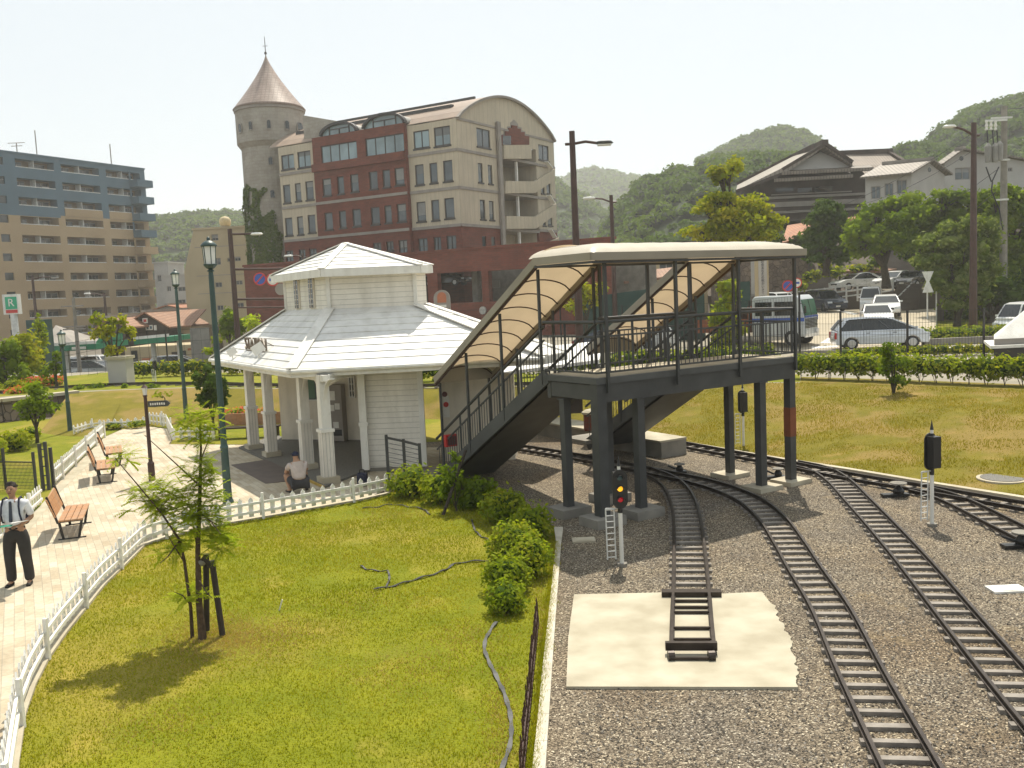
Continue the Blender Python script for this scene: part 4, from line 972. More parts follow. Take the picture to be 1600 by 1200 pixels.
# signpost with small lantern
b=G(238,752); sp=root('signpost',b,'brown signpost with small lantern and dark arrow board beside the near tree','signpost'); tz=A(222,600,b.y).z
MB().lathe(b,[(.09,0),(.09,.5),(.055,.55),(.045,tz-.35),(.06,tz-.33),(.06,tz-.3)],10).build('pole',MT['brown_metal'],sp)
MB().lathe(b+V(0,0,tz-.3),[(.05,0),(.075,.2)],6).build('lantern_glass',MT['lampglass'],sp); MB().lathe(b+V(0,0,tz-.1),[(.10,0),(.04,.06),(.015,.08),(.01,.17)],8).build('lantern_cap',MT['brown_metal'],sp)
zb=A(240,631,b.y).z; m=MB(); m.extr([b+V(.06,-.02,zb-.08),b+V(.58,-.02,zb-.08),b+V(.66,-.02,zb),b+V(.58,-.02,zb+.08),b+V(.06,-.02,zb+.08)],V(0,.03,0)); bd=m.build('arrow_board',MT['steel'],sp)
m=MB()
for i in range(7): m.obox(b+V(.14+i*.06,-.025,zb+rnd.uniform(-.005,.005)),V(.018,0,0),V(0,.003,0),V(0,0,.03))
m.build('lettering',MT['white'],bd)
# traffic arm pole with round signs
def disc_sign(c,r,nrm,label,style='nopark',post=None,group=None):
    rt=root('traffic_sign',c if post is None else post,label,'traffic sign',group); nrm=V(*nrm).normalized(); x=nrm.cross(UP).normalized()
    def disc(rr,o,mt,nm,th=.01):
        m=MB(); p=c+nrm*o; m.tube([p,p+nrm*th],rr,24); return m.build(nm,MT[mt],rt)
    disc(r,0,'sign_red','rim')
    if style=='nopark':
        disc(r*.80,.012,'sign_blue','face'); m=MB(); p=c+nrm*.026; d=(x*-1+UP).normalized(); m.obox(p,d*r*.8,nrm*.004,d.cross(nrm)*r*.10)
        if False: pass
        m.build('slash',MT['sign_red'],rt)
    elif style=='ban': disc(r*.78,.012,'white','face'); m=MB(); p=c+nrm*.028; m.obox(p,x*r*.5,nrm*.003,UP*r*.2); m.build('symbol',MT['sign_blue'],rt)
    if post is not None: MB().tube([post,c-nrm*.03+UP*r],.035,8).build('post',MT['white_metal'],rt)
    return rt
MT['sign_red']=Mplain('sign_red',(.55,.04,.03)); MT['sign_blue']=Mplain('sign_blue',(.03,.09,.38))
D=60; b=V(A(368,480,D).x,D,ZP); t=A(357,358,D); tp=root('traffic_pole',b,'tall brown pole with three horizontal arms beside the ivy-covered tower','traffic pole')
MB().tube([b,V(b.x,D,t.z)],[.2,.15],10).build('pole',MT['brown_metal'],tp)
for (y,x1,r_) in ((366,398,.07),(421,470,.08),(468,470,.08),(481,470,.05)):
    p=A(360,y,D); q=A(x1,y-1,D); MB().tube([V(b.x,D,p.z),q],r_,8).build('arm',MT['brown_metal'],tp)
h=MB(); h.lathe((0,0,0),[(.02,.12),(.2,.1),(.26,0),(.2,-.05)],12); c=A(401,366,D); h.v=[(c.x+v[0]*1.6,c.y+v[1],c.z+v[2]) for v in h.v]; h.build('lamp_head',MT['lampglass'],tp)
disc_sign(A(406,436,D-.3),.42,(0,-1,0),'blue and red no-parking disc hanging on the pole arm left of the station roof')
disc_sign(A(426,437,D-.3),.42,(0,-1,0),'round red-rimmed sign half hidden behind the upper station roof','ban')
c=A(439,452,D-.35); tg=root('traffic_sign',c,'plain grey round sign back below the two round signs','traffic sign'); MB().tube([c,c+V(0,-.02,0)],.38,20).build('sign_disc',MT['band'],tg)
# ---------------------------------------------------------------- benches
def bench(loc,rz,label,L=1.55):
    rt=root('park_bench',V(0,0,0),label,'park bench','slatted orange park benches')
    # length along Y, faces +X
    for i in range(4):
        m=MB(); x=.02+i*.118; m.obox(V(x+.05,0,.42),V(.053,0,.002),V(0,L/2,0),V(0,0,.016)); m.build('seat_slat',MT['wood'],rt)
    for i in range(3):
        m=MB(); z=.50+i*.13; x=-.06-i*.045; m.obox(V(x,0,z+.06),V(.012,0,0),V(0,L/2,0),V(-.02,0,.058)); m.build('back_slat',MT['wood'],rt)
    for sy in(-1,1):
        m=MB(); y=sy*(L/2-.10)
        m.beam((.47,y,.39),(0,y,.39),.05,.035); m.beam((.44,y,.38),(.36,y,0),.05,.045,up=V(0,1,0)); m.beam((.02,y,.39),(.08,y,0),.05,.045,up=V(0,1,0)); m.beam((.0,y,.36),(-.17,y,.93),.045,.03,up=V(0,1,0)); m.beam((.5,y,.025),(-.02,y,.025),.05,.03)
        m.build('side_frame',MT['black'],rt)
    rt.location=loc; rt.rotation_euler=(0,0,rz); LOC[rt.name]=V(*loc); return rt
def ct(p,z=0): q=G(*p,.42); return V(q.x,q.y,z)
b1=bench(ct((96,803)),R(20),'orange slatted bench nearest the standing man, behind his right side')
b2=dup(b1,ct((150,727)),R(24),'orange slatted bench in the middle of the row, between the near and far benches')
b3=dup(b1,ct((164,704)),R(24),'farthest orange slatted bench of the row by the white fence')
p=G(392,684); fb_=root('log_bench',p,'long brown plank bench behind the station columns in front of the red flowers','bench')
x0,x1=G(345,684).x,G(436,684).x
MB().box(x0,x1,p.y+.2,p.y+.26,.42,.85).build('backrest',MT['wood'],fb_); MB().box(x0,x1,p.y-.25,p.y+.15,.36,.42).build('seat',MT['dark_wood'],fb_)
for x in (x0+.15,(x0+x1)/2,x1-.15): MB().box(x-.05,x+.05,p.y-.2,p.y+.2,0,.36).build('leg',MT['dark_wood'],fb_)
# planter cabinet
p=G(185,601,ZP); pc=root('planter_box',p,'large white concrete planter box with a tree growing behind it','planter')
w_=14.5*pxs(p.y); MB().box(p.x-w_*1.02,p.x+w_*.95,p.y,p.y+1.0,ZP,A(180,562,p.y).z).build('box_body',MT['white_wall'],pc); m=MB(); zt_=A(180,562,p.y).z; m.box(p.x-w_*1.15,p.x+w_*1.08,p.y-.1,p.y+1.1,zt_,zt_+.14); m.build('rim',MT['concrete'],pc)
# ---------------------------------------------------------------- plants in the yard
def frond(lv,p,d,L,n=9,lw=.0115,ll=.064):
    d=d.normalized(); pts=[]; q=p.copy(); 
    for i in range(n+1): pts.append(q.copy()); d=(d+V(0,0,-.06)).normalized(); q=q+d*(L/n)
    for i in range(1,n+1):
        t=(pts[i]-pts[i-1]).normalized(); s=t.cross(UP); 
        if s.length<.05: s=V(1,0,0)
        s.normalize(); k=1-.45*abs(i/n-.45)
        for sg in(-1,1):
            a=(s*sg*.85+t*.5+V(0,0,-.22+rnd.uniform(-.1,.1))).normalized(); tip=pts[i]+a*ll*k*rnd.uniform(.9,1.25); u=a.cross(UP).normalized()*lw; mid=pts[i].lerp(tip,.45)
            lv.add([pts[i],mid+u,tip,mid-u],[(0,1,2,3)])
    lv.add([pts[0]+V(0,0,.002),pts[0]-V(0,0,.002),pts[-1]],[(0,1,2)])
def ash_tree():
    D=G(320,1000).y; b=G(318,1000); rt=root('young_tree',b,'young tree with feathery bright leaves and dark stakes on the near lawn','tree')
    def P(x,y,dy=0): return A(x,y,D+dy)
    tr=MB()
    tr.tube([P(317,1003),P(311,940),P(309,860),P(312,780,.1),P(314,700,.1),P(312,655,.1)],[.06,.045,.034,.026,.016,.008],9)
    tr.tube([P(301,1003,.1),P(298,950,.05),P(288,876),P(281,844),P(254,804,-.2),P(214,756,-.35),P(180,716,-.5)],[.028,.024,.021,.018,.013,.009,.005],7)
    for a in (((309,860,0),(298,800,.3),(292,770,.4)),((311,800,.1),(330,815,-.2),(345,835,-.4)),((308,755,.1),(270,720,.1),(226,680,.0)),((289,880,0),(270,850,-.4),(262,835,-.5)),((313,720,.1),(325,690,.3),(330,670,.4)),((281,844,0),(262,870,-.4),(250,880,-.5)),((310,905,0),(322,925,-.3),(332,935,-.4)),((298,945,0),(285,930,-.3),(272,925,-.4))):
        tr.tube([P(*q) for q in a],[.013,.008,.004],6)
    tr.build('trunk',MT['bark'],rt)
    lv=MB()
    for (cx,cy,rx,ry,n) in ((310,655,34,20,44),(318,682,24,16,22),(312,735,30,22,46),(236,775,30,30,60),(250,795,20,18,26),(190,716,13,7,14),(285,780,32,28,58),(322,795,28,30,50),(340,838,24,16,28),(345,855,18,14,16),(282,852,18,16,20),(262,870,18,10,10),(300,930,28,10,16),(292,815,26,16,30),(328,765,18,18,16)):
        c=P(cx,cy); s=pxs(D)
        for k in range(int(n*1.9)):
            d=rvec(); d=V(d.x,d.y,d.z*.6+.4).normalized(); p=c+V(rnd.uniform(-1,1)*rx*.75,rnd.uniform(-1,1)*rx*.8,rnd.uniform(-1,1)*ry*.75)*s; frond(lv,p,d,rnd.uniform(.16,.27))
    lv.build('crown',MT['leaf_bright'],rt)
    for (x0,y0,x1,y1,dy) in ((349,1001,331,876,.1),(323,985,322,866,.25)):
        MB().tube([P(x0,y0,dy),P(x1,y1,dy)],.042,9).build('stake',MT['stake'],rt)
    MB().tube([P(316,872,-.02),P(334,888,.05)],.036,8).build('cross_tie',MT['stake'],rt); MB().tube([P(313,880,0),P(320,876,.0)],.05,8).build('strap',MT['concrete_grey'],rt)
ash_tree()
def shrub(px,py,rx,ry,label,mat='leaf_azalea',lp=4.2,z=0,group=None,cover=4.2,flowers=0,name='azalea_shrub'):
    """px,py: pixel at the centre of the bush; it rests on the ground below"""
    b=G(px,py+ry*.75,z); D=b.y; s=pxs(D); rt=root(name,b,label,'shrub',group); lv=MB(); core=MB(); RX=rx*s; RZ=ry*s*1.05
    c=A(px,py,D); c.z=max(c.z,z+RZ*.7); k=7
    clump(lv,c,(RX*.95,RX*.85,RZ),int(math.pi*rx*ry*cover/(lp*lp)*.45),lp*s,.55,.45,rnd.random()*40,core)
    for i in range(k):
        a=2*math.pi*i/k+rnd.random(); cc=c+V(math.cos(a)*RX*.55,math.sin(a)*RX*.5,RZ*rnd.uniform(-.25,.4)); f=rnd.uniform(.4,.55)
        clump(lv,cc,(RX*f,RX*f,RZ*f),int(math.pi*rx*ry*cover/(lp*lp)*.55/k),lp*s,.5,.5,rnd.random()*40)
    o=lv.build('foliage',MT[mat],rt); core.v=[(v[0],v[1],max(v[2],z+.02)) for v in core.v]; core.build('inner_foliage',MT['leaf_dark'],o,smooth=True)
    m=MB()
    for i in range(5): a=2*math.pi*i/5; m.tube([V(b.x,c.y,z-.02),V(b.x+math.cos(a)*RX*.3,c.y+math.sin(a)*RX*.3,z+RZ*.6)],.012,5)
    m.build('stems',MT['bark'],rt)
    if flowers:
        f=MB(); clump(f,c+V(0,-RX*.1,RZ*.2),(RX,RX*.9,RZ*.95),flowers,lp*s*.9,.9,.5,rnd.random()*9); f.build('flowers',MT['flower'],o)
    return rt
SG='azalea shrubs along the lawn edge'
shrub(642,754,42,30,'low azalea shrub at the end of the white picket fence',group=SG)
shrub(690,764,34,30,'azalea shrub behind the leaning pole by the stair foot',group=SG)
shrub(742,772,36,30,'dark azalea shrub just right of the leaning pole',group=SG,mat='leaf_mid')
shrub(786,794,40,32,'azalea shrub between the leaning pole and the kerb shrubs, beside the stair shadow',group=SG)
shrub(832,818,34,34,'azalea shrub touching the kerb, rearmost of the kerb row',group=SG)
shrub(800,848,46,38,'broad azalea shrub in the middle of the kerb row',group=SG)
shrub(826,872,42,38,'round azalea shrub bulging toward the kerb',group=SG)
shrub(792,898,44,36,'azalea shrub second nearest of the kerb row',group=SG)
shrub(790,934,38,32,'nearest azalea shrub, at the front end of the kerb row',group=SG)
# leafy sapling with leaning pole
D=G(712,800).y
tree('sapling','small leafy sapling growing through the shrubs beside the leaning pole',D,(712,800),[(712,712,14,12),(706,742,24,18),(722,762,22,16),(700,770,20,14)],'leaf_mid',4.4,2.4,.02,z0=0,split=2)
p=G(692,806); tg=MB().tube([p,A(728,703,p.y+.35)],.035,9).build('leaning_pole',MT['stake']); tag(tg,'grey wooden pole leaning through the shrubs at the lawn corner','pole')
# cables on the lawn
def strip(name,label,pts,w=.05,mat='steel',z=.03):
    P=smooth([G(x,y,z) for x,y in pts],len(pts)*5); m=MB()
    for i,p in enumerate(P):
        t=(P[min(i+1,len(P)-1)]-P[max(i-1,0)]).normalized(); o=V(t.y,-t.x,0)*w/2*(1+.3*math.sin(i*1.7)); h=V(0,0,.012*math.sin(i*1.1)+.01)
        m.v+= [tuple(p-o+h),tuple(p+o+h),tuple(p+o+h-V(0,0,.012)),tuple(p-o+h-V(0,0,.012))]
    for i in range(len(P)-1):
        for k in range(4): m.f.append((4*i+k,4*i+(k+1)%4,4*i+4+(k+1)%4,4*i+4+k))
    tag(m.build(name,MT[mat]),label,'hose','flat black hoses lying on the lawn')
strip('flat_hose','flat black hose piece lying crosswise in the middle of the lawn',[(584,921),(612,916),(650,905),(690,893),(712,881),(740,877),(768,876)],.045,'black')
strip('flat_hose','short black hose scrap with a bent end left of the long lawn hose',[(563,884),(575,890),(592,892),(606,893),(608,908),(600,919)],.03,'black')
strip('flat_hose','black hose kinked on the lawn below the first shrubs',[(566,794),(590,792),(612,788),(640,792),(660,795),(672,804)],.035,'black')
strip('flat_hose','black hose loop between the leaning pole and the broad shrub',[(737,812),(742,828),(752,838),(768,846),(760,852)],.035,'black')
strip('flat_hose','grey flat hose snaking down the lawn beside the rusty spiked fence',[(776,972),(762,992),(757,1015),(768,1042),(784,1075),(796,1110),(799,1150),(792,1180),(780,1215)],.045)
p=G(436,955); mk=MB(); mk.beam(p,A(441,937,p.y),.02,.012,up=V(0,1,0)); tag(mk.build('plant_marker',MT['white']),'small white marker stick stuck in the middle of the lawn','marker')
# drip hose over the mound
P=[(126,664),(122,655),(126,645),(140,633),(160,622),(180,617),(200,622),(222,623),(250,621)]
m=MB(); pts=[]
for i,(x,y) in enumerate(P): D_=34+8*(680-y)/70; q=A(x,y,0.001+37+(672-y)*.11); pts.append(q+V(0,0,.0))
# grass blades on the near lawn
def inpoly(x,y,P):
    c=False; n=len(P); j=n-1
    for i in range(n):
        if ((P[i].y>y)!=(P[j].y>y)) and x<(P[j].x-P[i].x)*(y-P[i].y)/(P[j].y-P[i].y)+P[i].x: c=not c
        j=i
    return c
LP=gp([(735,748),(700,742),(650,752)]+fence_line+kerb_in[::-1]+[(840,800),(790,770)])
MT['blade']=Mleaf('grass_blade',(.19,.21,.008),(.26,.26,.012),(.39,.31,.06),.4,.5)
m=MB(); r2=random.Random(5); k=0
while k<80000:
    D=8.2+(r2.random()**1.15)*14; x=r2.uniform(-8.6,1.6)
    if not inpoly(x,D,LP): continue
    nz=noise.noise(V(x*.9,D*.9,0)); 
    if nz<-.35 and r2.random()<.6: continue
    h=r2.uniform(.015,.035)*(1+.6*nz)*(1+.25*(D>14)); a=r2.uniform(0,6.28); c,s=math.cos(a)*.0045*(1+D/14),math.sin(a)*.0045*(1+D/14); lx,ly=r2.uniform(-.015,.015),r2.uniform(-.015,.015)
    b=len(m.v); m.v+=[(x-c,D-s,.011),(x+c,D+s,.011),(x+lx,D+ly,.012+h)]; m.f.append((b,b+1,b+2)); k+=1
for i in range(9000):
    t=r2.random(); j=r2.randrange(len(K0)-2)+0; a=K0[j+1]; b_=K0[j+2] if j+2<len(K0) else K0[-1]; p=a.lerp(b_,t); x=p.x+r2.gauss(0,.035)*(1+.8*noise.noise(V(p.x*3,p.y*3,0)))-.01; D=p.y
    h=r2.uniform(.03,.07); a2=r2.uniform(0,6.28); c,s_=math.cos(a2)*.006,math.sin(a2)*.006; b=len(m.v); m.v+=[(x-c,D-s_,.011),(x+c,D+s_,.011),(x+r2.uniform(-.02,.05),D+r2.uniform(-.03,.03),.02+h)]; m.f.append((b,b+1,b+2))
dry=MB()
for (x,y,sx,sy,k) in ((372,1002,.55,.22,5200),(330,985,.3,.2,1800),(620,805,.5,.2,1000),(470,830,.5,.2,800),(640,1050,.4,.2,900),(250,1130,.4,.2,800),(725,1000,.3,.2,900),(560,940,.5,.2,700),(850,1010,.06,.8,1500),(780,1130,.12,.5,1200)):
    c_=G(x,y)
    for i in range(k):
        X_=c_.x+r2.gauss(0,sx); D=c_.y+r2.gauss(0,sy*2)
        if not inpoly(X_,D,LP): continue
        h=r2.uniform(.015,.034); a2=r2.uniform(0,6.28); c,s_=math.cos(a2)*.006,math.sin(a2)*.006; b=len(dry.v); dry.v+=[(X_-c,D-s_,.011),(X_+c,D+s_,.011),(X_+r2.uniform(-.02,.02),D+r2.uniform(-.02,.02),.014+h)]; dry.f.append((b,b+1,b+2))
MT['straw']=Mleaf('dry_straw',(.30,.20,.07),(.40,.28,.11),(.48,.36,.16),.3,.5); tag(dry.build('dry_grass',MT['straw'],keep=True),'patches of dry brown grass on the near lawn','grass',kind='stuff')
tag(m.build('lawn_blades',MT['blade'],keep=True),'short grass blades standing across the near lawn','grass',kind='stuff')
gs=bpy.data.objects['grass_slope'].data; fc=[p for p in gs.polygons if p.center.x>2.5 and p.center.y<36]; m=MB(); wts=[p.area for p in fc]
for p in r2.choices(fc,wts,k=60000):
    vv=[gs.vertices[i].co for i in p.vertices]; a_,b_=r2.random(),r2.random(); q=vv[0].lerp(vv[1],a_).lerp(vv[3].lerp(vv[2],a_),b_); nz=noise.noise(V(q.x*.8,q.y*.8,4))
    if nz<-.15 and r2.random()<.75: continue
    h=r2.uniform(.02,.06)*(1+nz); a2=r2.uniform(0,6.28); c,s_=math.cos(a2)*.011,math.sin(a2)*.011; b=len(m.v); m.v+=[(q.x-c,q.y-s_,q.z-.005),(q.x+c,q.y+s_,q.z-.005),(q.x+r2.uniform(-.02,.02),q.y+r2.uniform(-.03,.01),q.z+h)]; m.f.append((b,b+1,b+2))
MT['blade2']=Mleaf('slope_grass_blade',(.17,.15,.012),(.24,.20,.018),(.37,.26,.08),.35,.4); tag(m.build('slope_blades',MT['blade2'],keep=True),'dry yellow-green grass blades on the right bank','grass',kind='stuff')
# loose stones on the ballast
m=MB(); r3=random.Random(9)
for i in range(14000):
    D=7.5+r3.random()**1.3*12; x=r3.uniform(.4,7.5)*D/10
    g=G(885,1077); 
    if inpoly(x,D,[V(*p) for p in gp(pe+rg)]) : continue
    if x<(G(880,900).x if D>12 else .42+.02*(D-8))+.05: continue
    s=r3.uniform(.007,.02); z=r3.uniform(0,.006); o=r3.random()*6
    b=len(m.v); 
    for q in range(4): a=o+q*1.57; m.v.append((x+math.cos(a)*s*r3.uniform(.7,1.2),D+math.sin(a)*s*r3.uniform(.7,1.2),z))
    m.v.append((x+r3.uniform(-.3,.3)*s,D+r3.uniform(-.3,.3)*s,z+s*r3.uniform(.6,1.1))); m.f+=[(b,b+1,b+4),(b+1,b+2,b+4),(b+2,b+3,b+4),(b+3,b,b+4)]
def Mstone():
    m_,t,b=nt('loose_stone'); g=node(t,'ShaderNodeNewGeometry'); r=node(t,'ShaderNodeValToRGB'); e=r.color_ramp.elements; e[0].color=rgba((.06,.05,.04)); e[1].color=rgba((.45,.40,.33)); e.new(.6).color=rgba((.18,.155,.12)); t.links.new(g.outputs['Random Per Island'],r.inputs[0]); t.links.new(r.outputs[0],b.inputs['Base Color']); b.inputs['Roughness'].default_value=.85; return m_
MT['stone']=Mstone(); tag(m.build('loose_gravel',MT['stone'],keep=True),'loose grey stones scattered over the track ballast','gravel',kind='stuff')
# ---------------------------------------------------------------- trees and shrubs of the left side
tree('garden_tree','small round tree on the far lawn in front of the retaining wall',33,(57,684),[(52,628,34,22),(40,640,22,16),(70,640,22,16),(55,610,22,12)],'leaf_mid',4,2.2,.06,z0=0)
shrub(22,690,30,20,'bright low shrub on the far left lawn beside the wire fence',mat='leaf_yellow',lp=4,name='garden_shrub')
shrub(-18,705,30,24,'bright shrub cut by the left edge beside the wire fence',mat='leaf_azalea',lp=4,name='garden_shrub')
shrub(46,676,18,10,'small shrub under the round garden tree',mat='leaf_azalea',lp=3.5,name='garden_shrub')
TG='street trees behind the left lawn'
tree('broadleaf_tree','dense bush-like tree at the left edge behind the raised track',48,(12,610),[(5,560,26,34),(-15,590,30,30),(30,590,22,26)],'leaf_mid',4,2.6,.12,group=TG,z0=ZP,solid=True)
tree('broadleaf_tree','bright green tree below the pharmacy sign at left',50,(45,605),[(40,540,26,22),(48,570,28,24),(30,555,20,22)],'leaf_yellow',4,2.6,.12,group=TG,z0=ZP)
tree('broadleaf_tree','reddish tipped slim tree left of the green petrol canopy',52,(72,600),[(64,520,10,26),(66,560,16,26)],'leaf_azalea',3.6,2.0,.1,group=TG,z0=ZP)
tree('broadleaf_tree','low green tree at the left end of the dark street fence',47,(88,600),[(82,575,16,18),(88,558,10,12)],'leaf_mid',3.6,2.2,.08,group=TG,z0=ZP)
for i,(x,y,rx,ry,fl) in enumerate(((20,602,22,9,0),(52,598,22,8,120),(80,596,20,8,160),(30,610,20,6,80))):
    shrub(x,y,rx,ry,('green azalea clump at the left end of the raised lawn','azalea clump with red flowers, middle of the raised lawn row','azalea clump with the most red flowers beside the short lamp post','low red-dotted azalea clump nearest the raised track')[i],mat='leaf_yellow',lp=3,z=ZP,flowers=fl,group='azaleas on the raised lawn',name='azalea_clump')
tree('planter_tree','light green tree with split crown growing behind the white planter box',G(180,600,ZP).y+.5,(183,575),[(152,500,14,12),(187,500,16,12),(165,520,24,14),(200,522,18,14),(150,518,14,12),(178,545,20,12)],'leaf_yellow',4,2.2,.07,z0=ZP+1.0,split=2)
tree('garden_tree','dark green tree with dense crown between the tall lamp post and station roof',33,(332,655),[(318,590,20,20),(338,600,22,20),(330,625,22,20),(318,612,18,20),(345,620,14,18)],'leaf_dark',4,2.6,.05,z0=0.1,solid=True)
tree('garden_tree','thin twiggy plant with yellow leaves at the top of the mound',40,(258,625),[(252,616,18,5),(244,620,10,4)],'leaf_yellow',3.4,1.4,.02,z0=.7,split=1)
tree('broadleaf_tree','dark tree in front of the cream building behind the station',66,(360,540),[(356,500,20,20),(372,512,16,18),(350,520,14,14)],'leaf_mid',4,2.4,.1,group=TG,z0=ZP,solid=True)
tree('broadleaf_tree','light palm-like tree in front of the brick wall left of the station',64,(395,530),[(392,500,22,9),(400,512,18,8)],'leaf_bright',4,2.0,.1,group=TG,z0=ZP)
tree('broadleaf_tree','orange tinged shrub tree above the station roof left end',50,(338,560),[(338,532,10,12),(330,548,12,8)],'leaf_azalea',3.6,2,.05,group=TG,z0=ZP)
shrub(368,648,24,10,'flower bed shrub with orange flowers behind the plank bench',lp=3.5,flowers=140,name='flower_bed',z=0)
shrub(404,650,20,10,'flower bed shrub with pink flowers behind the station columns',lp=3.5,flowers=170,name='flower_bed',z=0)
shrub(215,662,16,5,'low green shrub row at the foot of the mound',lp=3.2,name='mound_shrub',z=0.1)
shrub(180,664,22,4,'low yellow-green ground shrub left of the mound foot row',mat='leaf_yellow',lp=3.2,name='mound_shrub',z=0.1)
for i,x in enumerate((124,150,195,236)):
    shrub(x,604+ (2 if i==0 else 0),(10,14,6,14)[i],5,('small shrub on the mound crest nearest the retaining wall','wide shrub on the mound crest below the planter box','tiny shrub on the mound crest right of the planter box','loose shrub on the mound crest beside the tiny signal')[i],mat='leaf_mid',lp=3,z=ZP-.05,group='shrubs on the mound crest',name='mound_shrub')
def hedge(name,label,pts,z,h,dpt,mat='leaf_azalea',lp=.10,dens=130,z0=0.0,legs=False):
    P=resample(pts,max(3,int(sum((V(*b)-V(*a)).length for a,b in zip(pts,pts[1:]))/.5))); rt=root(name,V(P[len(P)//2].x,P[len(P)//2].y,z),label,'hedge'); lv=MB(); core=MB(); st_=MB()
    for i,p in enumerate(P):
        s=1+.22*noise.noise(V(p.x*.8,p.y*.8,1)); c=V(p.x,p.y+rnd.uniform(-.1,.1),z+z0+(h-z0)*.55)
        clump(lv,c,(.48,dpt/2,(h-z0)*.52*s),dens,lp,.55,.5,i*3.1,core)
        if legs:
            for k in range(3): st_.tube([V(p.x+rnd.uniform(-.05,.05),p.y,z-.05),c+V(rnd.uniform(-.25,.25),0,-.05)],.012,4)
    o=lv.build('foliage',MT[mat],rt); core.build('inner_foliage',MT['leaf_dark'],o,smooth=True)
    if st_.v: st_.build('stems',MT['bark'],rt)
    return rt
hedge('azalea_hedge','bright green azalea hedge along the top of the right grass slope',[G(1252,592,ZP),G(1420,597,ZP),G(1600,604,ZP),G(1720,608,ZP)],ZP,.95,.9,legs=True,z0=.16,dens=300,lp=.075)
hedge('clipped_hedge','clipped pale hedge behind the street mesh fence at right',[A(1318,555,41),A(1450,556,41),A(1620,560,40),A(1720,560,40)],ZP,.55,.8,'leaf_yellow',lp=.07,dens=120)
hedge('azalea_hedge','yellow-green hedge in front of the dark street fence behind the left lawn',[A(198,582,50),A(300,582,50),A(420,586,48)],ZP,.85,.9,'leaf_yellow',lp=.10,dens=90)
hedge('azalea_hedge','green hedge behind the bridge stairs beyond the shelter',[A(640,600,40),A(760,592,40),A(860,588,40),A(960,585,40),A(1200,580,41)],ZP,.9,.9,'leaf_azalea',lp=.10,dens=90)
tree('slope_tree','small thin tree on the right grass slope casting a shadow on the grass',G(1395,640,.5).y+1.2,(1398,632),[(1390,545,18,12),(1398,565,22,16),(1385,575,14,12),(1402,592,18,14)],'leaf_mid',3.4,1.9,.05,z0=.45,split=2)
# ---------------------------------------------------------------- main beige and red building
def c3(x,y): return 420+x/3.3333,170+y/3.3333
def r3_(f,x0,y0,x1,y1):
    a=c3(x0,y0); b=c3(x1,y1); return f.rect(a[0],a[1],b[0],b[1])
C0=A(718,300,90); C0.z=0; FLm=Face(C0,-58.6); FRm=Face(C0,31.4)
z1=FLm.uz(717,233)[1]; z2=FLm.uz(719,292.5)[1]; z3=FLm.uz(722,351)[1]; zE=FLm.uz(716,184)[1]
uA=abs(FLm.uz(639,260)[0]); uB=abs(FLm.uz(497,300)[0]); uC=abs(FLm.uz(439,300)[0])
uR=abs(FRm.uz(868,300)[0]); print('MAIN',z1,z2,z3,zE,uA,uB,uC,uR,FLm.uz(639,260),FRm.uz(868,300))
mbld=root('office_building',V(C0.x,C0.y,ZP),'large beige and red brick office building with vaulted roof and arched dormers','building')
sL=1 if FLm.uz(639,260)[0]>0 else -1; sR=1 if FRm.uz(868,300)[0]>0 else -1
LW=[(753,112,836,205,2,1),(860,92,945,192,2,1),(762,290,808,396,1,1),(838,281,878,386,1,1),(908,268,957,377,1,1),(770,484,818,587,1,1),(847,474,888,580,1,1),(915,464,966,570,1,1),
 (65,238,132,315,2,1),(150,220,218,305,2,1),(75,395,113,490,1,1),(137,387,168,480,1,1),(192,376,233,474,1,1),(85,567,124,660,1,1),(148,560,180,655,1,1),(204,552,243,645,1,1),
 (780,674,828,760,2,2),(860,667,898,753,2,2),(927,660,977,750,2,2),(90,738,128,800,2,2),(158,732,192,795,2,2),(212,728,250,785,2,2)]
RW=[(272,180,460,275,4,1),(503,140,705,238,4,1),(280,363,325,453,1,1),(357,352,392,443,1,1),(425,340,468,432,1,1),(523,326,567,418,1,1),(593,317,632,408,1,1),(656,306,705,398,1,1),
 (292,540,333,630,1,1),(367,531,403,620,1,1),(436,522,480,612,1,1),(532,512,578,602,1,1),(603,503,640,594,1,1),(668,494,716,588,1,1),(543,697,586,745,2,2),(613,690,650,738,2,2),(678,683,722,765,2,2),(300,722,345,775,2,2),(372,716,408,770,2,2),(440,708,485,765,2,2)]
def uzr(f,w): h=r3_(f,*w[:4]); return (h[0],h[1],h[2],h[3])
hL=[uzr(FLm,w) for w in LW]
FRd=Face(C0+FLm.n*.45,-58.6); FRd.n=FLm.n
hR=[uzr(FRd,w) for w in RW]
def seg(a,b): return (min(a*sL,b*sL),max(a*sL,b*sL))
mb=MB()
for a,b in ((0,uA),(uB,uC)): u0,u1=seg(a,b); wall_holes(mb,FLm,u0,u1,z3,zE,[h for h in hL if h[0]>=u0-.1 and h[1]<=u1+.1 and h[2]>z3-.2],.3)
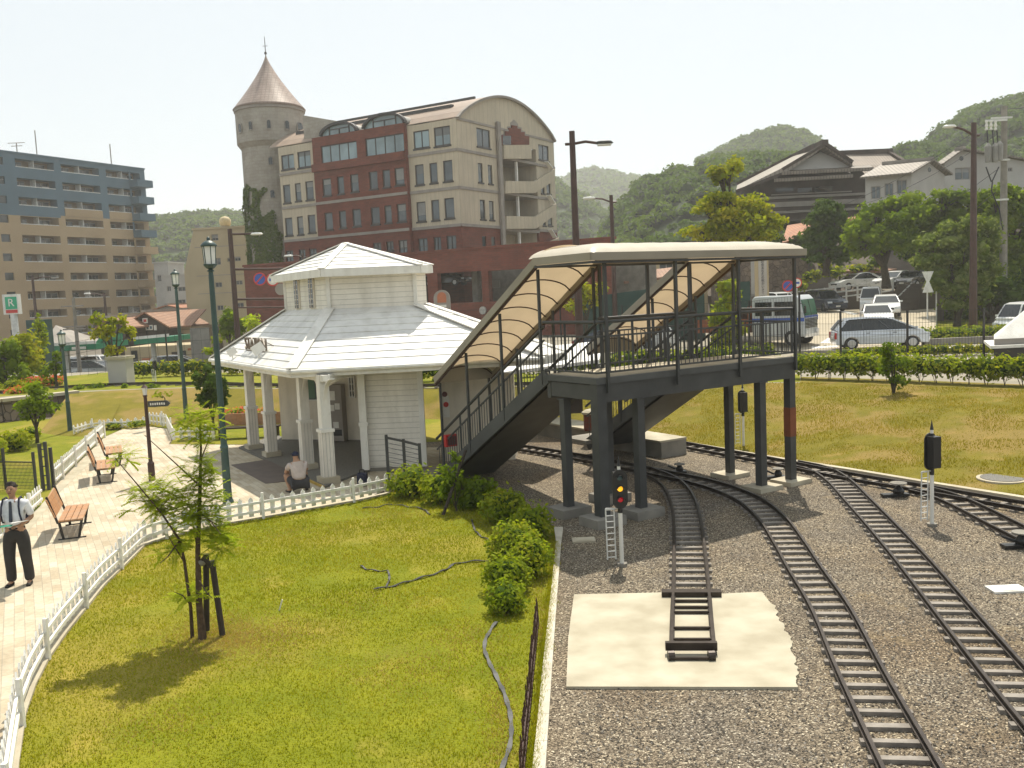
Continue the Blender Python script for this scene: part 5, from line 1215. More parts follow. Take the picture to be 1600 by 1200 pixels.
# right face
RWd=[(1083,105,1153,200,2,1),(1405,190,1458,268,2,1),(1090,283,1115,383,1,1),(1142,292,1165,390,1,1),(1418,390,1436,440,1,1),(1447,388,1468,442,1,1),(1100,474,1128,575,1,1),(1148,480,1173,578,1,1),(1427,572,1443,608,1,1),(1453,567,1477,608,1,1),(1112,663,1133,735,1,1),(1160,667,1180,733,1,1)]
hF=[uzr(FRm,w) for w in RWd]
uh0=abs(FRm.uz(*c3(1212,450))[0]); uh1=abs(FRm.uz(*c3(1400,450))[0]); zh1=FRm.uz(*c3(1290,190))[1]
hole=(min(uh0*sR,uh1*sR),max(uh0*sR,uh1*sR),1.0,zh1)
u0,u1=min(0,uR*sR),max(0,uR*sR)
wall_holes(mb,FRm,u0,u1,z3,zE,[h for h in hF if h[2]>z3-.2]+[hole],.3)
# gable arc
rise=3.3
def arcz(t): return rise*(1-(2*t-1)**2)**.5 if False else rise*math.sin(math.pi*t)**.8
ga=[FRm.p(sR*uR*i/24,zE+arcz(i/24),0) for i in range(25)]
mb.extr([FRm.p(0,zE,0)]+ga[1:-1]+[FRm.p(sR*uR,zE,0)],-FRm.n*.3)
mb.build('beige_walls',MT['tile_beige'],mbld)
mb=MB()
u0,u1=seg(uA,uB); wall_holes(mb,FRd,u0,u1,ZP,zE+.3,hR,.3)
for u in (u0,u1): mb.quad(FLm.p(u,ZP,0),FLm.p(u,ZP,.45),FLm.p(u,zE+.3,.45),FLm.p(u,zE+.3,0))
for a,b in ((0,uA),(uB,uC)): q0,q1=seg(a,b); wall_holes(mb,FLm,q0,q1,ZP,z3,[h for h in hL if h[2]<z3-.2 and h[0]>=q0-.1 and h[1]<=q1+.1],.3)
u0r,u1r=min(0,uR*sR),max(0,uR*sR); wall_holes(mb,FRm,u0r,u1r,ZP,z3,[h for h in hF if h[2]<z3-.2]+[hole],.3)
mb.build('red_walls',MT['brick_red'],mbld)
# bands and ledges
mb=MB()
for z in (z1,z2,z3):
    for a,b in ((0,uA),(uB,uC)): q0,q1=seg(a,b); mb.fbox(FLm,q0+.01,q1-.01,z-.14,z+.14,.01,.10)
    if z!=z1: mb.fbox(FRd,u0+.02,u1-.02,z-.14,z+.14,.01,.08)
    for a,b in ((0,uh0),(uh1,uR)): mb.fbox(FRm,min(a*sR,b*sR)+.02,max(a*sR,b*sR)-.02,z-.14,z+.14,.01,.10)
ux=FRm.uz(*c3(1200,400))[0]; mb.fbox(FRm,ux-.3,ux+.3,z3-8,zE+.6,.10,.35)
mb.fbox(FRm,u0r+.03,u1r-.03,zE-.1,zE+.12,.01,.09)
mb.build('band_courses',MT['band'],mbld)
mb=MB(); 
for (a,b,c,d,e,f) in ((236,300,500,262,5,5),): pass
q0,q1=u0+.02,u1-.02; mb.fbox(FRd,q0,q1,z1-.35,z1+.45,.01,.35); mb.build('brick_ledge',MT['brick_red'],mbld)
for w,h in zip(LW,hL): window(FLm,h,mbld,w[4],w[5],glass='glass_sky' if w[4]==2 and w[5]==1 else 'glass',fr=.11,sill=.16)
for w,h in zip(RW,hR): window(FRd,h,mbld,w[4],w[5],glass='glass_sky' if w[4]==4 else 'glass',fr=.11,sill=.14)
for w,h in zip(RWd,hF): window(FRm,h,mbld,w[4],w[5],glass='glass',fr=.10,sill=.16)
# roof vault
mb=MB(); Lr=uC+1.5; dirL=FLm.d*sL; n=24
for i in range(n+1):
    p=FRm.p(sR*uR*i/n,zE+arcz(i/n)+.12,.35); q=p+dirL*(Lr+.3)
    mb.v+=[tuple(p),tuple(q)]
for i in range(n): mb.f.append((2*i,2*i+1,2*i+3,2*i+2))
rf=mb.build('vaulted_roof',MT['roof_tan'],mbld)
mb=MB()
for i in range(n):
    a=FRm.p(sR*uR*i/n,zE+arcz(i/n)+.02,.2); b=FRm.p(sR*uR*(i+1)/n,zE+arcz((i+1)/n)+.02,.2); mb.beam(a,b,.3,.22)
mb.build('verge',MT['band'],rf)
mb=MB(); 
for t,wd in ((.13,.35),(.34,.25)):
    p=FRm.p(sR*uR*t,zE+arcz(t)+.22,-2); mb.beam(p,p+dirL*(Lr-4),wd,.3)
mb.build('skylight_strip',MT['frame_dark'],rf)
# barrel dormers
MT['zinc']=M('zinc_sheet',(.26,.25,.22),(.2,.19,.17),2,.4,metal=.4)
for (xa,xb,yb,yt) in ((275,462,152,74),(497,712,122,27)):
    ua=FRd.uz(*c3(xa,yb))[0]; ub=FRd.uz(*c3(xb,yb))[0]; um=(ua+ub)/2; r=abs(ub-ua)/2; zb=zE+.3; zt_=FRd.uz(*c3((xa+xb)/2,yt))[1]; hh=zt_-zb; n=18
    pts=[FRd.p(um+r*math.cos(math.pi*i/n),zb+hh*math.sin(math.pi*i/n),.05) for i in range(n+1)]
    mb=MB(); back=-FRd.n*9
    for i in range(n): mb.quad(pts[i],pts[i+1],pts[i+1]+back,pts[i]+back)
    dm=mb.build('arched_dormer',MT['zinc'],mbld)
    mb=MB()
    for i in range(n): mb.beam(pts[i],pts[i+1],.5,.24)
    mb.build('arch_rim',MT['frame_dark'],dm)
    MB().add([p-FRd.n*.12 for p in pts],[tuple(range(n+1))]).build('pane',MT['glass_sky'],dm)
    mb=MB(); 
    for t in (-.55,.0,.55):
        mb.fbox(FRd,um+r*t-.06,um+r*t+.06,zb,zb+hh*(math.sqrt(1-t*t) if t else .5),-.06,0)
    mb.fbox(FRd,um-r*.55,um+r*.55,zb+hh*.46,zb+hh*.54,-.06,0.01)
    mb.build('glazing_bars',MT['frame_dark'],dm)
# stair recess
mb=MB(); wall_holes(mb,FRm,hole[0],hole[1],1.0,zh1,[],.1,-3.2)
for u in (hole[0],hole[1]): mb.quad(FRm.p(u,1,-.3),FRm.p(u,zh1,-.3),FRm.p(u,zh1,-3.2),FRm.p(u,1,-3.2))
mb.build('recess_walls',MT['tile_beige'],mbld)
def fpoly(f,pts,o0,o1,name,mat,crop=True):
    P=[]
    for x,y in pts:
        u,z=f.uz(*(c3(x,y) if crop else (x,y))); P.append(f.p(u,z,o0))
    return MB().extr(P,f.n*(o1-o0)).build(name,MT[mat],mbld)
for pts in ([(1210,192),(1352,190),(1352,262),(1210,262)],[(1217,378),(1370,380),(1475,315),(1475,372),(1372,440),(1217,442)],[(1222,560),(1375,563),(1482,495),(1482,550),(1377,625),(1222,627)],[(1400,716),(1497,672),(1497,712),(1440,730),(1400,735)]):
    fpoly(FRm,pts,.1,.4,'stair_parapet','tile_beige')
for y in (262,442,627):
    uu=hole; z=FRm.uz(*c3(1290,y))[1]; MB().fbox(FRm,uu[0]+.01,uu[1]-.01,z-.25,z+.02,-3.1,.09).build('landing_slab',MT['band'],mbld)
for x in (1300,): 
    u,_=FRm.uz(*c3(x,400)); MB().fbox(FRm,u-.12,u+.12,z3-6,zh1,-.3,-.05).build('white_column',MT['white'],mbld)
for (a,b) in (((1424,278),(1452,314)),((1437,452),(1463,495)),((1443,628),(1470,672))):
    p=FRm.p(*FRm.uz(*c3(*a)),.5); q=FRm.p(*FRm.uz(*c3(*b)),.5); MB().beam(p,q,.5,.12).build('stair_canopy_fin',MT['white'],mbld)
for (xa,ya,xb,yb) in ((1215,270,1262,375),(1222,452,1270,556),(1228,637,1275,722)):
    h=r3_(FRm,xa,ya,xb,yb); MB().fbox(FRm,h[0],h[1],h[2],h[3],-3.19,-3.1).build('recess_door',MT['glass_dark'],mbld)
fpoly(FRm,[(1210,188),(1210,137),(1228,137),(1228,118),(1246,118),(1246,100),(1262,100),(1262,86),(1290,90),(1290,104),(1308,104),(1308,122),(1328,122),(1328,140),(1352,145),(1352,188)],.02,.12,'red_stepped_panel','brick_red')
fpoly(FRm,[(1205,136),(1222,130),(1222,112),(1240,112),(1240,92),(1256,92),(1256,72),(1266,66),(1276,55),(1288,68),(1298,80),(1298,92),(1316,98),(1316,112),(1336,118),(1336,132),(1358,138),(1358,150),(1205,145)],.005,.018,'stepped_border','band')
fpoly(FRm,[(1213,140),(1256,142),(1256,188),(1213,188)],.13,.14,'dark_opening','glass_dark')
# back wing wall at the tower, podium
pw0=A(473,180,101); pw1=A(532,190,97.5)
MB().extr([V(pw0.x,pw0.y,zE-1),V(pw1.x,pw1.y,zE-1),pw1,pw0],V(.3,3,0)).build('rear_wing',MT['stone_tower'],mbld)
PD=A(636,398,86); FPd=Face(PD,121.4); zPt=FPd.uz(636,398)[1]
uu0=FPd.uz(383,450)[0]; uu1=FPd.uz(960,450)[0]; a,b=min(uu0,uu1),max(uu0,uu1)
ops=[r3_(FPd,755,868,828,1016),r3_(FPd,880,850,1110,1010),r3_(FPd,1145,838,1350,1000),r3_(FPd,1400,830,1600,990),r3_(FPd,960,1092,1100,1130),r3_(FPd,1140,1080,1300,1120),r3_(FPd,600,1090,700,1130)]
pd=root('parking_podium',V(PD.x,PD.y,ZP),'long low red brick podium with dark parking openings in front of the office building','parking building')
mb=MB(); wall_holes(mb,FPd,a,b,ZP,zPt,ops,.6); mb.quad(FPd.p(a,zPt-.8,0),FPd.p(b,zPt-.8,0),FPd.p(b,zPt-.8,-7),FPd.p(a,zPt-.8,-7)); mb.build('brick_wall',MT['brick_red'],pd)
zf=ops[1][2]-.6; mb=MB(); mb.fbox(FPd,a,b,zf-.2,zf,-7,-.6); mb.fbox(FPd,a,b,ZP,zPt-.85,-9,-8.8)
mb.build('floor_slab',MT['concrete_grey'],pd)
mb=MB()
u=a+2
while u<b: MB().fbox(FPd,u-.3,u+.3,ZP+.02,zPt-.85,-3.6,-3.0).build('inner_column',MT['concrete_grey'],pd); u+=6.2
h=ops[1]; mb=MB(); mb.fbox(FPd,h[0]+.2,h[0]+(h[1]-h[0])*.5,h[2]+1.2,h[3]-.8,-6.9,-6.8); mb.build('rear_daylight_patch',MT['white_wall'],pd)  # pale panel stands in for daylight showing through the podium
MB().fbox(FPd,a-.1,b+.1,zPt+.0,zPt+.22,-.5,.1).build('parapet_cap',MT['brick_red'],pd)
c_=FPd.p(FPd.uz(*c3(1118,1050))[0],FPd.uz(*c3(1118,1050))[1],.02); MB().tube([c_,c_+FPd.n*.15],.35,14).build('round_vent',MT['white_wall'],pd)
# rounded sign pillar
c=A(692,500,70); c.z=ZP; sgp=root('sign_pillar',c,'grey round-topped sign pillar with an orange panel in front of the brick podium','sign pillar')
zt_=A(692,453,70).z; w_=.62; P=[V(c.x-w_,70,ZP),V(c.x+w_,70,ZP)]+[V(c.x+w_*math.cos(math.pi*i/12),70,zt_-w_+w_*math.sin(math.pi*i/12)) for i in range(13)]
MB().extr(P,V(0,.4,0)).build('pillar_body',MT['band'],sgp)
MT['orange']=Mplain('orange_panel',(.42,.13,.05)); P=[V(c.x-.34,69.97,zt_-.95),V(c.x+.34,69.97,zt_-.95)]+[V(c.x+.34*math.cos(math.pi*i/10),69.97,zt_-.5+.34*math.sin(math.pi*i/10)) for i in range(11)]; MB().extr(P,V(0,.02,0)).build('orange_panel',MT['orange'],sgp)
m=MB()
for i in range(6): m.box(c.x-.32,c.x+.32,69.95,69.99,zt_-1.3-i*.32,zt_-1.12-i*.32)
m.build('name_plates',MT['white'],sgp)
# ---------------------------------------------------------------- round tower
tw=A(421,240,108.5); zr0=A(421,227,108.5).z; zr1=A(423,173,108.5).z; zap=A(415,86,108.5).z; zan=A(415,57,108.5).z
tx=A(424,215,108.5).x; ty=108.5
tr=root('round_tower',V(tx,ty,ZP),'round stone tower with flared shingled conical roof and ivy at its foot','tower')
RS=3.42; RT=3.86
MB().lathe((tx,ty,0),[(RS,ZP),(RS,zr0-.6),(RT,zr0),(RT,zr1)],40).build('tower_shaft',MT['stone_tower'],tr,smooth=False)
MB().lathe((tx,ty,0),[(RT+.02,zr1-.35),(RT+.12,zr1-.3),(RT+.12,zr1),(RT+.02,zr1+.02)],40).build('cornice',MT['band'],tr)
hc=zap-zr1; MT['shingle']=Mlines('copper_grey_shingles',(.36,.27,.225),(.27,.2,.165),.32,'Z',.16,1.2,.42,.03,line=.6,vert=('X',.42,.1))
MB().lathe((tx,ty,0),[((RT+.2)*(1-t)**1.28*(1)+.03,zr1+.02+hc*t) for t in [i/22 for i in range(23)]],40).build('cone_roof',MT['shingle'],tr,smooth=True)
an=MB(); an.tube([(tx,ty,zap-.1),(tx,ty,zan)],[.06,.03],6); an.lathe((tx,ty,zap+.1),[(.14,0),(.16,.15),(.05,.3)],8); an.tube([(tx-.3,ty,zap+1.0),(tx+.3,ty,zap+1.0)],.03,5); an.build('finial',MT['frame_dark'],tr)
def twin(px,py,wpx,hpx,R_):
    d=ray(px,py); # intersect cylinder front
    ax,ay=d.x,d.y; bx,by=-tx,-ty; A_=ax*ax+ay*ay; B_=2*(ax*bx+ay*by); C_=bx*bx+by*by-R_*R_; q=B_*B_-4*A_*C_
    if q<0: return
    t=(-B_-math.sqrt(q))/(2*A_); p=CAM+d*t; n_=V(p.x-tx,p.y-ty,0).normalized(); x=V(-n_.y,n_.x,0); s=pxs(108)
    w2=wpx*s/2/max(.35,abs(x.x)); h2=hpx*s/2; P=[p-x*w2-UP*h2,p+x*w2-UP*h2]+[p+x*w2*math.cos(math.pi*i/8)+UP*(h2-w2+w2*math.sin(math.pi*i/8)) for i in range(9)]
    f=MB().extr([v+n_*.02 for v in P],n_*.08).build('tower_window',MT['band'],tr)
    Q_=[p+(v-p)*.78 for v in P]; MB().extr([v+n_*.105 for v in Q_],n_*.02).build('pane',MT['glass_dark'],f)
for (x,y) in ((392,196),(420,194),(448,195),(468,198),(376,200)): twin(x,y,6,15,RT)
for (x,y) in ((423,251),(426,303),(379,260),(427,342),(391,350)): twin(x,y,7,14,RS)
# ivy on the tower (clings to the wall: a plant of its own)
iv=root('ivy',V(tx-2.5,ty-2.5,ZP),'dark green ivy climbing the lower left side of the round tower','ivy'); lv=MB()
for k in range(12500):
    a=rnd.uniform(math.pi*.98,math.pi*1.78); tp=17.2-1.0*abs(a-math.pi*1.2)+1.6*noise.noise(V(a*4,1,1)); z=ZP+rnd.random()*tp
    if noise.noise(V(a*3.4,z*.4,2))<-.34+ (.3 if z>tp-2.5 else 0)+(.22 if a>math.pi*1.5 else 0): continue
    nn_=V(math.cos(a),math.sin(a),0); p=V(tx,ty,z)+nn_*(RS+.04+.42*max(0,noise.noise(V(a*6,z*.8,5))+.35)*rnd.random()); leaf(lv,p,(nn_+rvec()*.6+UP*.3).normalized(),.2)
lv.build('ivy_leaves',MT['leaf_ivy'],iv)
# ---------------------------------------------------------------- tan and blue apartment block
E0=A(228,300,158); FA=Face((E0.x,158,0),26)
def c1(x,y): return x/4,200+y/4
def za(x,y): return FA.uz(*c1(x,y))[1]
zroof=za(905,262); cols=[(FA.uz(*c1(97,245))[0],FA.uz(*c1(340,275))[0]),(FA.uz(*c1(383,280))[0],FA.uz(*c1(620,300))[0]),(FA.uz(*c1(663,300))[0],FA.uz(*c1(875,325))[0])]
tops=[272,375,482,588,695,800,905,1010,1115]; bots=[318,428,535,640,745,850,955,1060,1165]
zt=[za(770,y) for y in tops]; zb=[za(770,y) for y in bots]
dz=(zt[0]-zt[8])/8; zt=[zt[0]-dz*i for i in range(11)]; hb=zb[0] and (zt[0]-zb[0]); zb=[z-hb for z in zt]
uL=FA.uz(-70,300)[0]; print('APT',zroof,cols,dz,hb,uL)
ap=root('apartment_block',V(E0.x,158,ZL),'ten-storey tan apartment block with slate blue upper floors and deep balconies','apartment building')
holes=[(c[0],c[1],b,t) for c in cols for t,b in zip(zt,zb)]
uw=(FA.uz(*c1(24,850))[0],FA.uz(*c1(82,850))[0]); wh=[(uw[0],uw[1],b+.1,t) for t,b in zip(zt,zb)]
zblueL=za(100,545); zblueR=za(800,575); zbB=zblueR
def aptwall(z0,z1,mat,nm,hs,ua,ub):
    mb=MB(); wall_holes(mb,FA,ua,ub,z0,z1,hs,1.5); return mb.build(nm,MT[mat],ap)
uM=(cols[0][1]+cols[1][0])/2-.2
aptwall(zblueL,zroof,'apt_blue','blue_wall',holes+wh,uL,uM); aptwall(ZL,zblueL,'apt_tan','tan_wall',holes+wh,uL,uM)
aptwall(zbB,zroof,'apt_blue','blue_wall',holes,uM,0); aptwall(ZL,zbB,'apt_tan','tan_wall',holes,uM,0)
for c in cols[1:]: MB().fbox(FA,c[0],c[1],zbB+.01,zb[2],.02,.10).build('tan_parapet',MT['apt_tan'],ap)
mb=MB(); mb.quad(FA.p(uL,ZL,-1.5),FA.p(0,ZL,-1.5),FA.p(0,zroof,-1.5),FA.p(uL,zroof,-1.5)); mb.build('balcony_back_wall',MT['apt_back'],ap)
mb=MB(); mb.fbox(FA,uL,0.1,zroof,zroof+.25,-12,.12); mb.quad(FA.p(uL,ZL,0),FA.p(uL,ZL,-12),FA.p(uL,zroof,-12),FA.p(uL,zroof,0)); mb.quad(FA.p(0,ZL,-12),FA.p(uL,ZL,-12),FA.p(uL,zroof,-12),FA.p(0,zroof,-12)); mb.quad(FA.p(0,ZL,-.01),FA.p(0,ZL,-12),FA.p(0,zroof,-12),FA.p(0,zroof,-.01)); mb.build('roof_slab',MT['apt_blue'],ap)
for i,(t,b) in enumerate(zip(zt,zb)):
    for c in cols:
        w=c[1]-c[0]
        for (s0,s1) in ((.08,.34),(.58,.92)):
            k=rnd.uniform(-.03,.03); h=(c[0]+w*(s0+k),c[0]+w*(s1+k)); 
            p=MB(); p.fbox(FA,h[0],h[1],b-.6,t-.35,-1.49,-1.42); o=p.build('balcony_door',MT['glass_dark'],ap)
            p=MB(); um=(h[0]+h[1])/2; p.fbox(FA,um-.05,um+.05,b-.6,t-.35,-1.42,-1.38); p.fbox(FA,h[0]-.06,h[1]+.06,t-.35,t-.27,-1.49,-1.36); p.build('door_frame',MT['band'],o)
        m=MB(); m.fbox(FA,c[0]+.02,c[1]-.02,b+.02,b+.12,-.12,-.02); m.fbox(FA,c[0]+w*.5-.05,c[0]+w*.5+.05,b-.6,t-.01,-1.4,-.3); m.build('balcony_rail',MT['white_metal'],ap)
        if rnd.random()<.55: u=c[0]+w*rnd.uniform(.2,.7); m=MB(); m.fbox(FA,u,u+w*rnd.uniform(.08,.2),b-.25,b+rnd.uniform(.1,.35),-.5,-.4); m.build('laundry',MT['white_wall'],ap)
    o=MB(); o.fbox(FA,uw[0],uw[1],b+.1,t,-.3,-.2); o.build('side_window',MT['glass_dark'],ap)
    o=MB(); o.fbox(FA,-3.4,-.15,b-1.25,b-.1,.02,1.9); o.fbox(FA,-3.4,-3.25,b-.1,t+.1,.02,.3); o.build('end_balcony',MT['apt_blue' if i<4 else 'apt_tan'],ap)
for (x,y,h) in ((47,200,240),(165,222,255),(16,220,240)):
    D=152; p=A(x,y,D); q=A(x+1,h,D); m=MB(); m.tube([V(q.x,D+2,q.z),V(q.x,D+2,p.z)],.09,5)
    if x==16: 
        for k,wd in ((0,1.4),(.5,.9),(2.6,1.2)): m.tube([V(q.x-wd,D+2,p.z-k),V(q.x+wd,D+2,p.z-k)],.06,4)
    m.build('roof_aerial',MT['band'],ap)
# ---------------------------------------------------------------- mid-distance houses on the left
def block(name,label,cat,px,D,az,depth,wallm,wins=(),z0=ZL,roof=None,slopeleft=None,ovh=.0,glass='glass_dark'):
    """simple walled block: px=(x0,x1,ytop) on a facade of heading az through (x0,D)"""
    o=A(px[0],px[2],D); f=Face((o.x,D),az); ztp=f.uz(px[0],px[2])[1]; u1=f.uz(px[1],px[2])[0]
    s=1 if u1>0 else -1; a,b=min(0,u1),max(0,u1); rt=root(name,f.p((a+b)/2,z0,0),label,cat); hs=[f.rect(*w) for w in wins]
    m=MB(); wall_holes(m,f,a,b,z0,ztp,hs,.25)
    m.quad(f.p(a,z0,0),f.p(a,z0,-depth),f.p(a,ztp,-depth),f.p(a,ztp,0)); m.quad(f.p(b,z0,0),f.p(b,z0,-depth),f.p(b,ztp,-depth),f.p(b,ztp,0)); m.quad(f.p(a,z0,-depth),f.p(b,z0,-depth),f.p(b,ztp,-depth),f.p(a,ztp,-depth))
    m.build('walls',MT[wallm],rt)
    for h in hs: window(f,h,rt,2,1,out=-.15,fr=.08,glass=glass,frame='band')
    if roof=='flat': m=MB(); m.fbox(f,a-.15,b+.15,ztp,ztp+.25,-depth-.1,.15); m.build('roof',MT[wallm],rt)
    return rt,f,a,b,ztp
rt,f,a,b,zt_=block('apartment_house','cream walk-up block with a globe tank on its roof, left of the ivy tower','building',(302,386,360),118,97,10,'cream',[(330,366,341,376),(334,403,345,414),(355,403,362,409),(366,401,376,408),(336,441,347,449),(368,438,379,445),(339,477,349,485),(368,473,381,481)],roof='flat')
m=MB(); u,z=f.uz(288,430); 
m.extr([f.p(a,ZL,-.02),f.p(a,zt_,-.02),f.p(u,f.uz(288,425)[1],-.02),f.p(u,ZL,-.02)],-f.n*8); m.build('lean_wing',MT['cream'],rt)
c=A(348,346,119); m=MB(); m.lathe((c.x,c.y+1,c.z),[(.1,-.75),(.5,-.6),(.72,-.25),(.75,0),(.7,.35),(.45,.62),(.1,.72)],14); MT['tank']=M('cream_tank',(.55,.45,.26)); o=m.build('globe_tank',MT['tank'],rt,smooth=True); m=MB(); m.tube([(c.x,c.y+1,zt_),(c.x,c.y+1,c.z-.6)],.18,6); m.box(c.x-.6,c.x+.6,c.y+.4,c.y+1.6,zt_+.25,zt_+.45); m.build('tank_stand',MT['band'],o)
m=MB()
for y in (385,430,458): z=f.uz(340,y)[1]; m.fbox(f,a,b,z-.04,z+.04,.003,.03)
m.build('floor_lines',MT['band'],rt)
block('white_house','small white apartment house between the tan block and the cream block','building',(255,300,432),140,95,8,'white_wall',[(261,447,267,455),(278,448,290,455),(278,468,290,477)],roof='flat')
block('white_house','narrow pale house tower at the right end of the tan apartment block','building',(240,262,412),150,95,6,'white_wall',[(246,430,252,440)],roof='flat')
# gabled wooden houses
def gable_house(name,label,D,az,x0,xa,x1,yeave,yap,depth,wallm,roofm,wins=(),z0=ZL,ridge_dir=1,sideov=.4,cat='house'):
    o=A(x0,yeave,D); f=Face((o.x,D),az); ze=f.uz(x0,yeave)[1]; ua=f.uz(xa,yap)[0]; zp=f.uz(xa,yap)[1]; u1=f.uz(x1,yeave)[0]
    rt=root(name,f.p(ua,z0,0),label,cat); m=MB(); hs=[f.rect(*w) for w in wins]; a,b=min(0,u1),max(0,u1)
    wall_holes(m,f,a,b,z0,ze,[h for h in hs if h[3]<=ze+.01],.2); m.extr([f.p(a,ze,0),f.p(b,ze,0),f.p(ua,zp-.05,0)],-f.n*.2)
    for u in (a,b): m.quad(f.p(u,z0,0),f.p(u,z0,-depth),f.p(u,ze,-depth),f.p(u,ze,0))
    m.build('walls',MT[wallm],rt)
    for h in hs:
        if h[3]<=ze+.01: window(f,h,rt,2,1,out=-.1,fr=.07,glass='glass_dark',frame='band')
        else: window(f,h,rt,2,1,out=.03,fr=.07,glass='glass_dark',frame='white')
    m=MB(); 
    for (u,sg) in ((a,-1),(b,1)):
        e=f.p(u+sg*sideov,ze-sideov*(zp-ze)/max(.1,abs(u-ua)),.45); t=f.p(ua,zp,.45); bk=-f.n*(depth+.6)
        m.extr([e,t,t+bk,e+bk],V(0,0,.16))
    r=m.build('roof',MT[roofm],rt); m=MB(); m.beam(f.p(ua,zp+.2,.5),f.p(ua,zp+.2,-depth-.2),.4,.22); m.build('ridge',MT['band'],r)
    return rt,f,a,b,ze
rt,f,a,b,ze=gable_house('wooden_house','dark brown gabled wooden house with white sign boards behind the green petrol canopy',92,95,195,228,262,512,489,9,'dark_wood','tile_roof2')
h=f.rect(223,497,231,505); MB().fbox(f,h[0],h[1],h[2],h[3],.0,.08).build('square_sign',MT['white'],rt); MB().fbox(f,h[0]+.12,h[1]-.12,h[2]+.12,h[3]-.12,.081,.1).build('sign_mark',MT['sign_red'],rt)
for (x0,x1) in ((212,217),(218,239),(241,245)):
    h=f.rect(x0,508,x1,516); o=MB().fbox(f,h[0],h[1],h[2],h[3],.0,.08).build('name_board',MT['white'],rt)
    if x1-x0>10:
        m=MB(); 
        for k in range(4): u=h[0]+(h[1]-h[0])*(k+.5)/4; m.fbox(f,u-.1,u+.1,h[2]+.12,h[3]-.12,.081,.09)
        m.build('lettering',MT['apt_blue'],o)
rt,f,a,b,ze=block('wooden_house','long house wing with red-brown tiled roof right of the brown gable','house',(262,298,512),94,95,8,'apt_tan',[(266,520,274,530),(278,520,286,530)])
m=MB(); p=f.p(a-3,ze,.5); q=f.p(b+.3,ze,.5); up_=A(229,488,94); zr=A(290,486,98).z; m.extr([p,q,V(q.x,q.y+5,zr),V(p.x+.2,p.y+5,zr)],V(0,0,.15)); m.build('roof',MT['tile_roof2'],rt)
gable_house('wooden_house','low house with rusty tiled roof behind the planter tree',88,95,155,172,196,512,498,7,'dark_wood','tile_roof2')
gable_house('tiled_house','small orange roofed house between the white house and the tan block',118,95,238,262,290,486,478,6,'white_wall','rust_roof')
# grey fence panel + green hoarding etc.
o=A(296,512,70); m=MB(); m.box(o.x,A(326,512,70).x,70,70.15,ZL,A(300,513,70).z); tag(m.build('metal_hoarding',MT['zinc']),'grey metal hoarding panel beside the wooden house, left of the cream block','hoarding')
# petrol canopy
def canopy(name,label,x0,x1,y0,y1,D,hpx,dpt=6):
    a=A(x0,y0,D); b=A(x1,y1,D-1); rt=root(name,V((a.x+b.x)/2,D,ZL),label,'petrol station canopy'); hh=hpx*pxs(D); d=(b-a)
    MT.setdefault('petrol_green',Mplain('petrol_green',(.015,.20,.10),.4))
    MB().extr([a,b,b+V(0,0,-hh),a+V(0,0,-hh)],V(0,dpt,0)).build('canopy_fascia',MT['petrol_green'],rt)
    m=MB(); m.beam(a+V(0,-.02,.12),b+V(0,-.02,.12),.1,.22); m.build('white_edge',MT['white'],rt)
    for t in (.12,.88):
        p=a.lerp(b,t); m=MB(); m.box(p.x-.15,p.x+.15,p.y+dpt/2-.15,p.y+dpt/2+.15,ZL,p.z-hh+.01); m.build('column',MT['white'],rt)
    return rt
cr_=canopy('petrol_canopy','left green petrol station canopy with stripes of pale lettering',64,150,542,537,72,8.5)
m=MB(); p=A(118,545,70.9)
for i in range(8): q=A(112+i*2.8,544.6-i*.15,70.8); m.box(q.x-.045,q.x+.045,70.9,71.0,q.z-.1,q.z+.1)
m.build('lettering',MT['white'],cr_)
canopy('petrol_canopy','right green petrol station canopy in front of the wooden houses',209,264,531,526,72,8)
m=MB(); a=A(148,537,72); b=A(158,524,72); m.extr([a,b,b+V(0,0,-.45),a+V(0,0,-.45)],V(0,4,0)); tag(m.build('petrol_canopy',MT['petrol_green']),'slanting green link piece between the petrol canopies','canopy link')
a=A(64,541,74); b=A(121,541,74); t=A(87,508,77); m=MB(); m.add([a,b,b+V(0,6,0),a+V(0,6,0),V(t.x,77,t.z)],[(0,1,4),(1,2,4),(2,3,4),(3,0,4)]); tag(m.build('pyramid_roof',MT['band']),'steep brown-grey pyramid roof rising behind the left petrol canopy','roof')
a=A(190,577,60); hs=root('corner_shop',V(A(240,560,84).x,84,ZL),'low beige shop front under the right petrol canopy','shop')
x0,x1=A(196,560,84).x,A(300,560,84).x; MB().box(x0,x1,84,90,ZL,A(240,541,84).z).build('walls',MT['cream'],hs)
for (xa,xb,ya,yb,mt) in ((205,216,548,574,'glass_dark'),(222,262,560,575,'orange'),(268,280,550,575,'dark_wood'),(283,292,548,574,'glass_dark')):
    p=A(xa,ya,83.9); q=A(xb,yb,83.9); MB().box(p.x,q.x,83.88,84,max(q.z,ZL),p.z).build('shutter',MT[mt],hs)
MB().box(x0+6,x1,83.2,84,A(240,541,84).z-.5,A(240,541,84).z-.3).build('red_awning',MT['rust_roof'],hs)
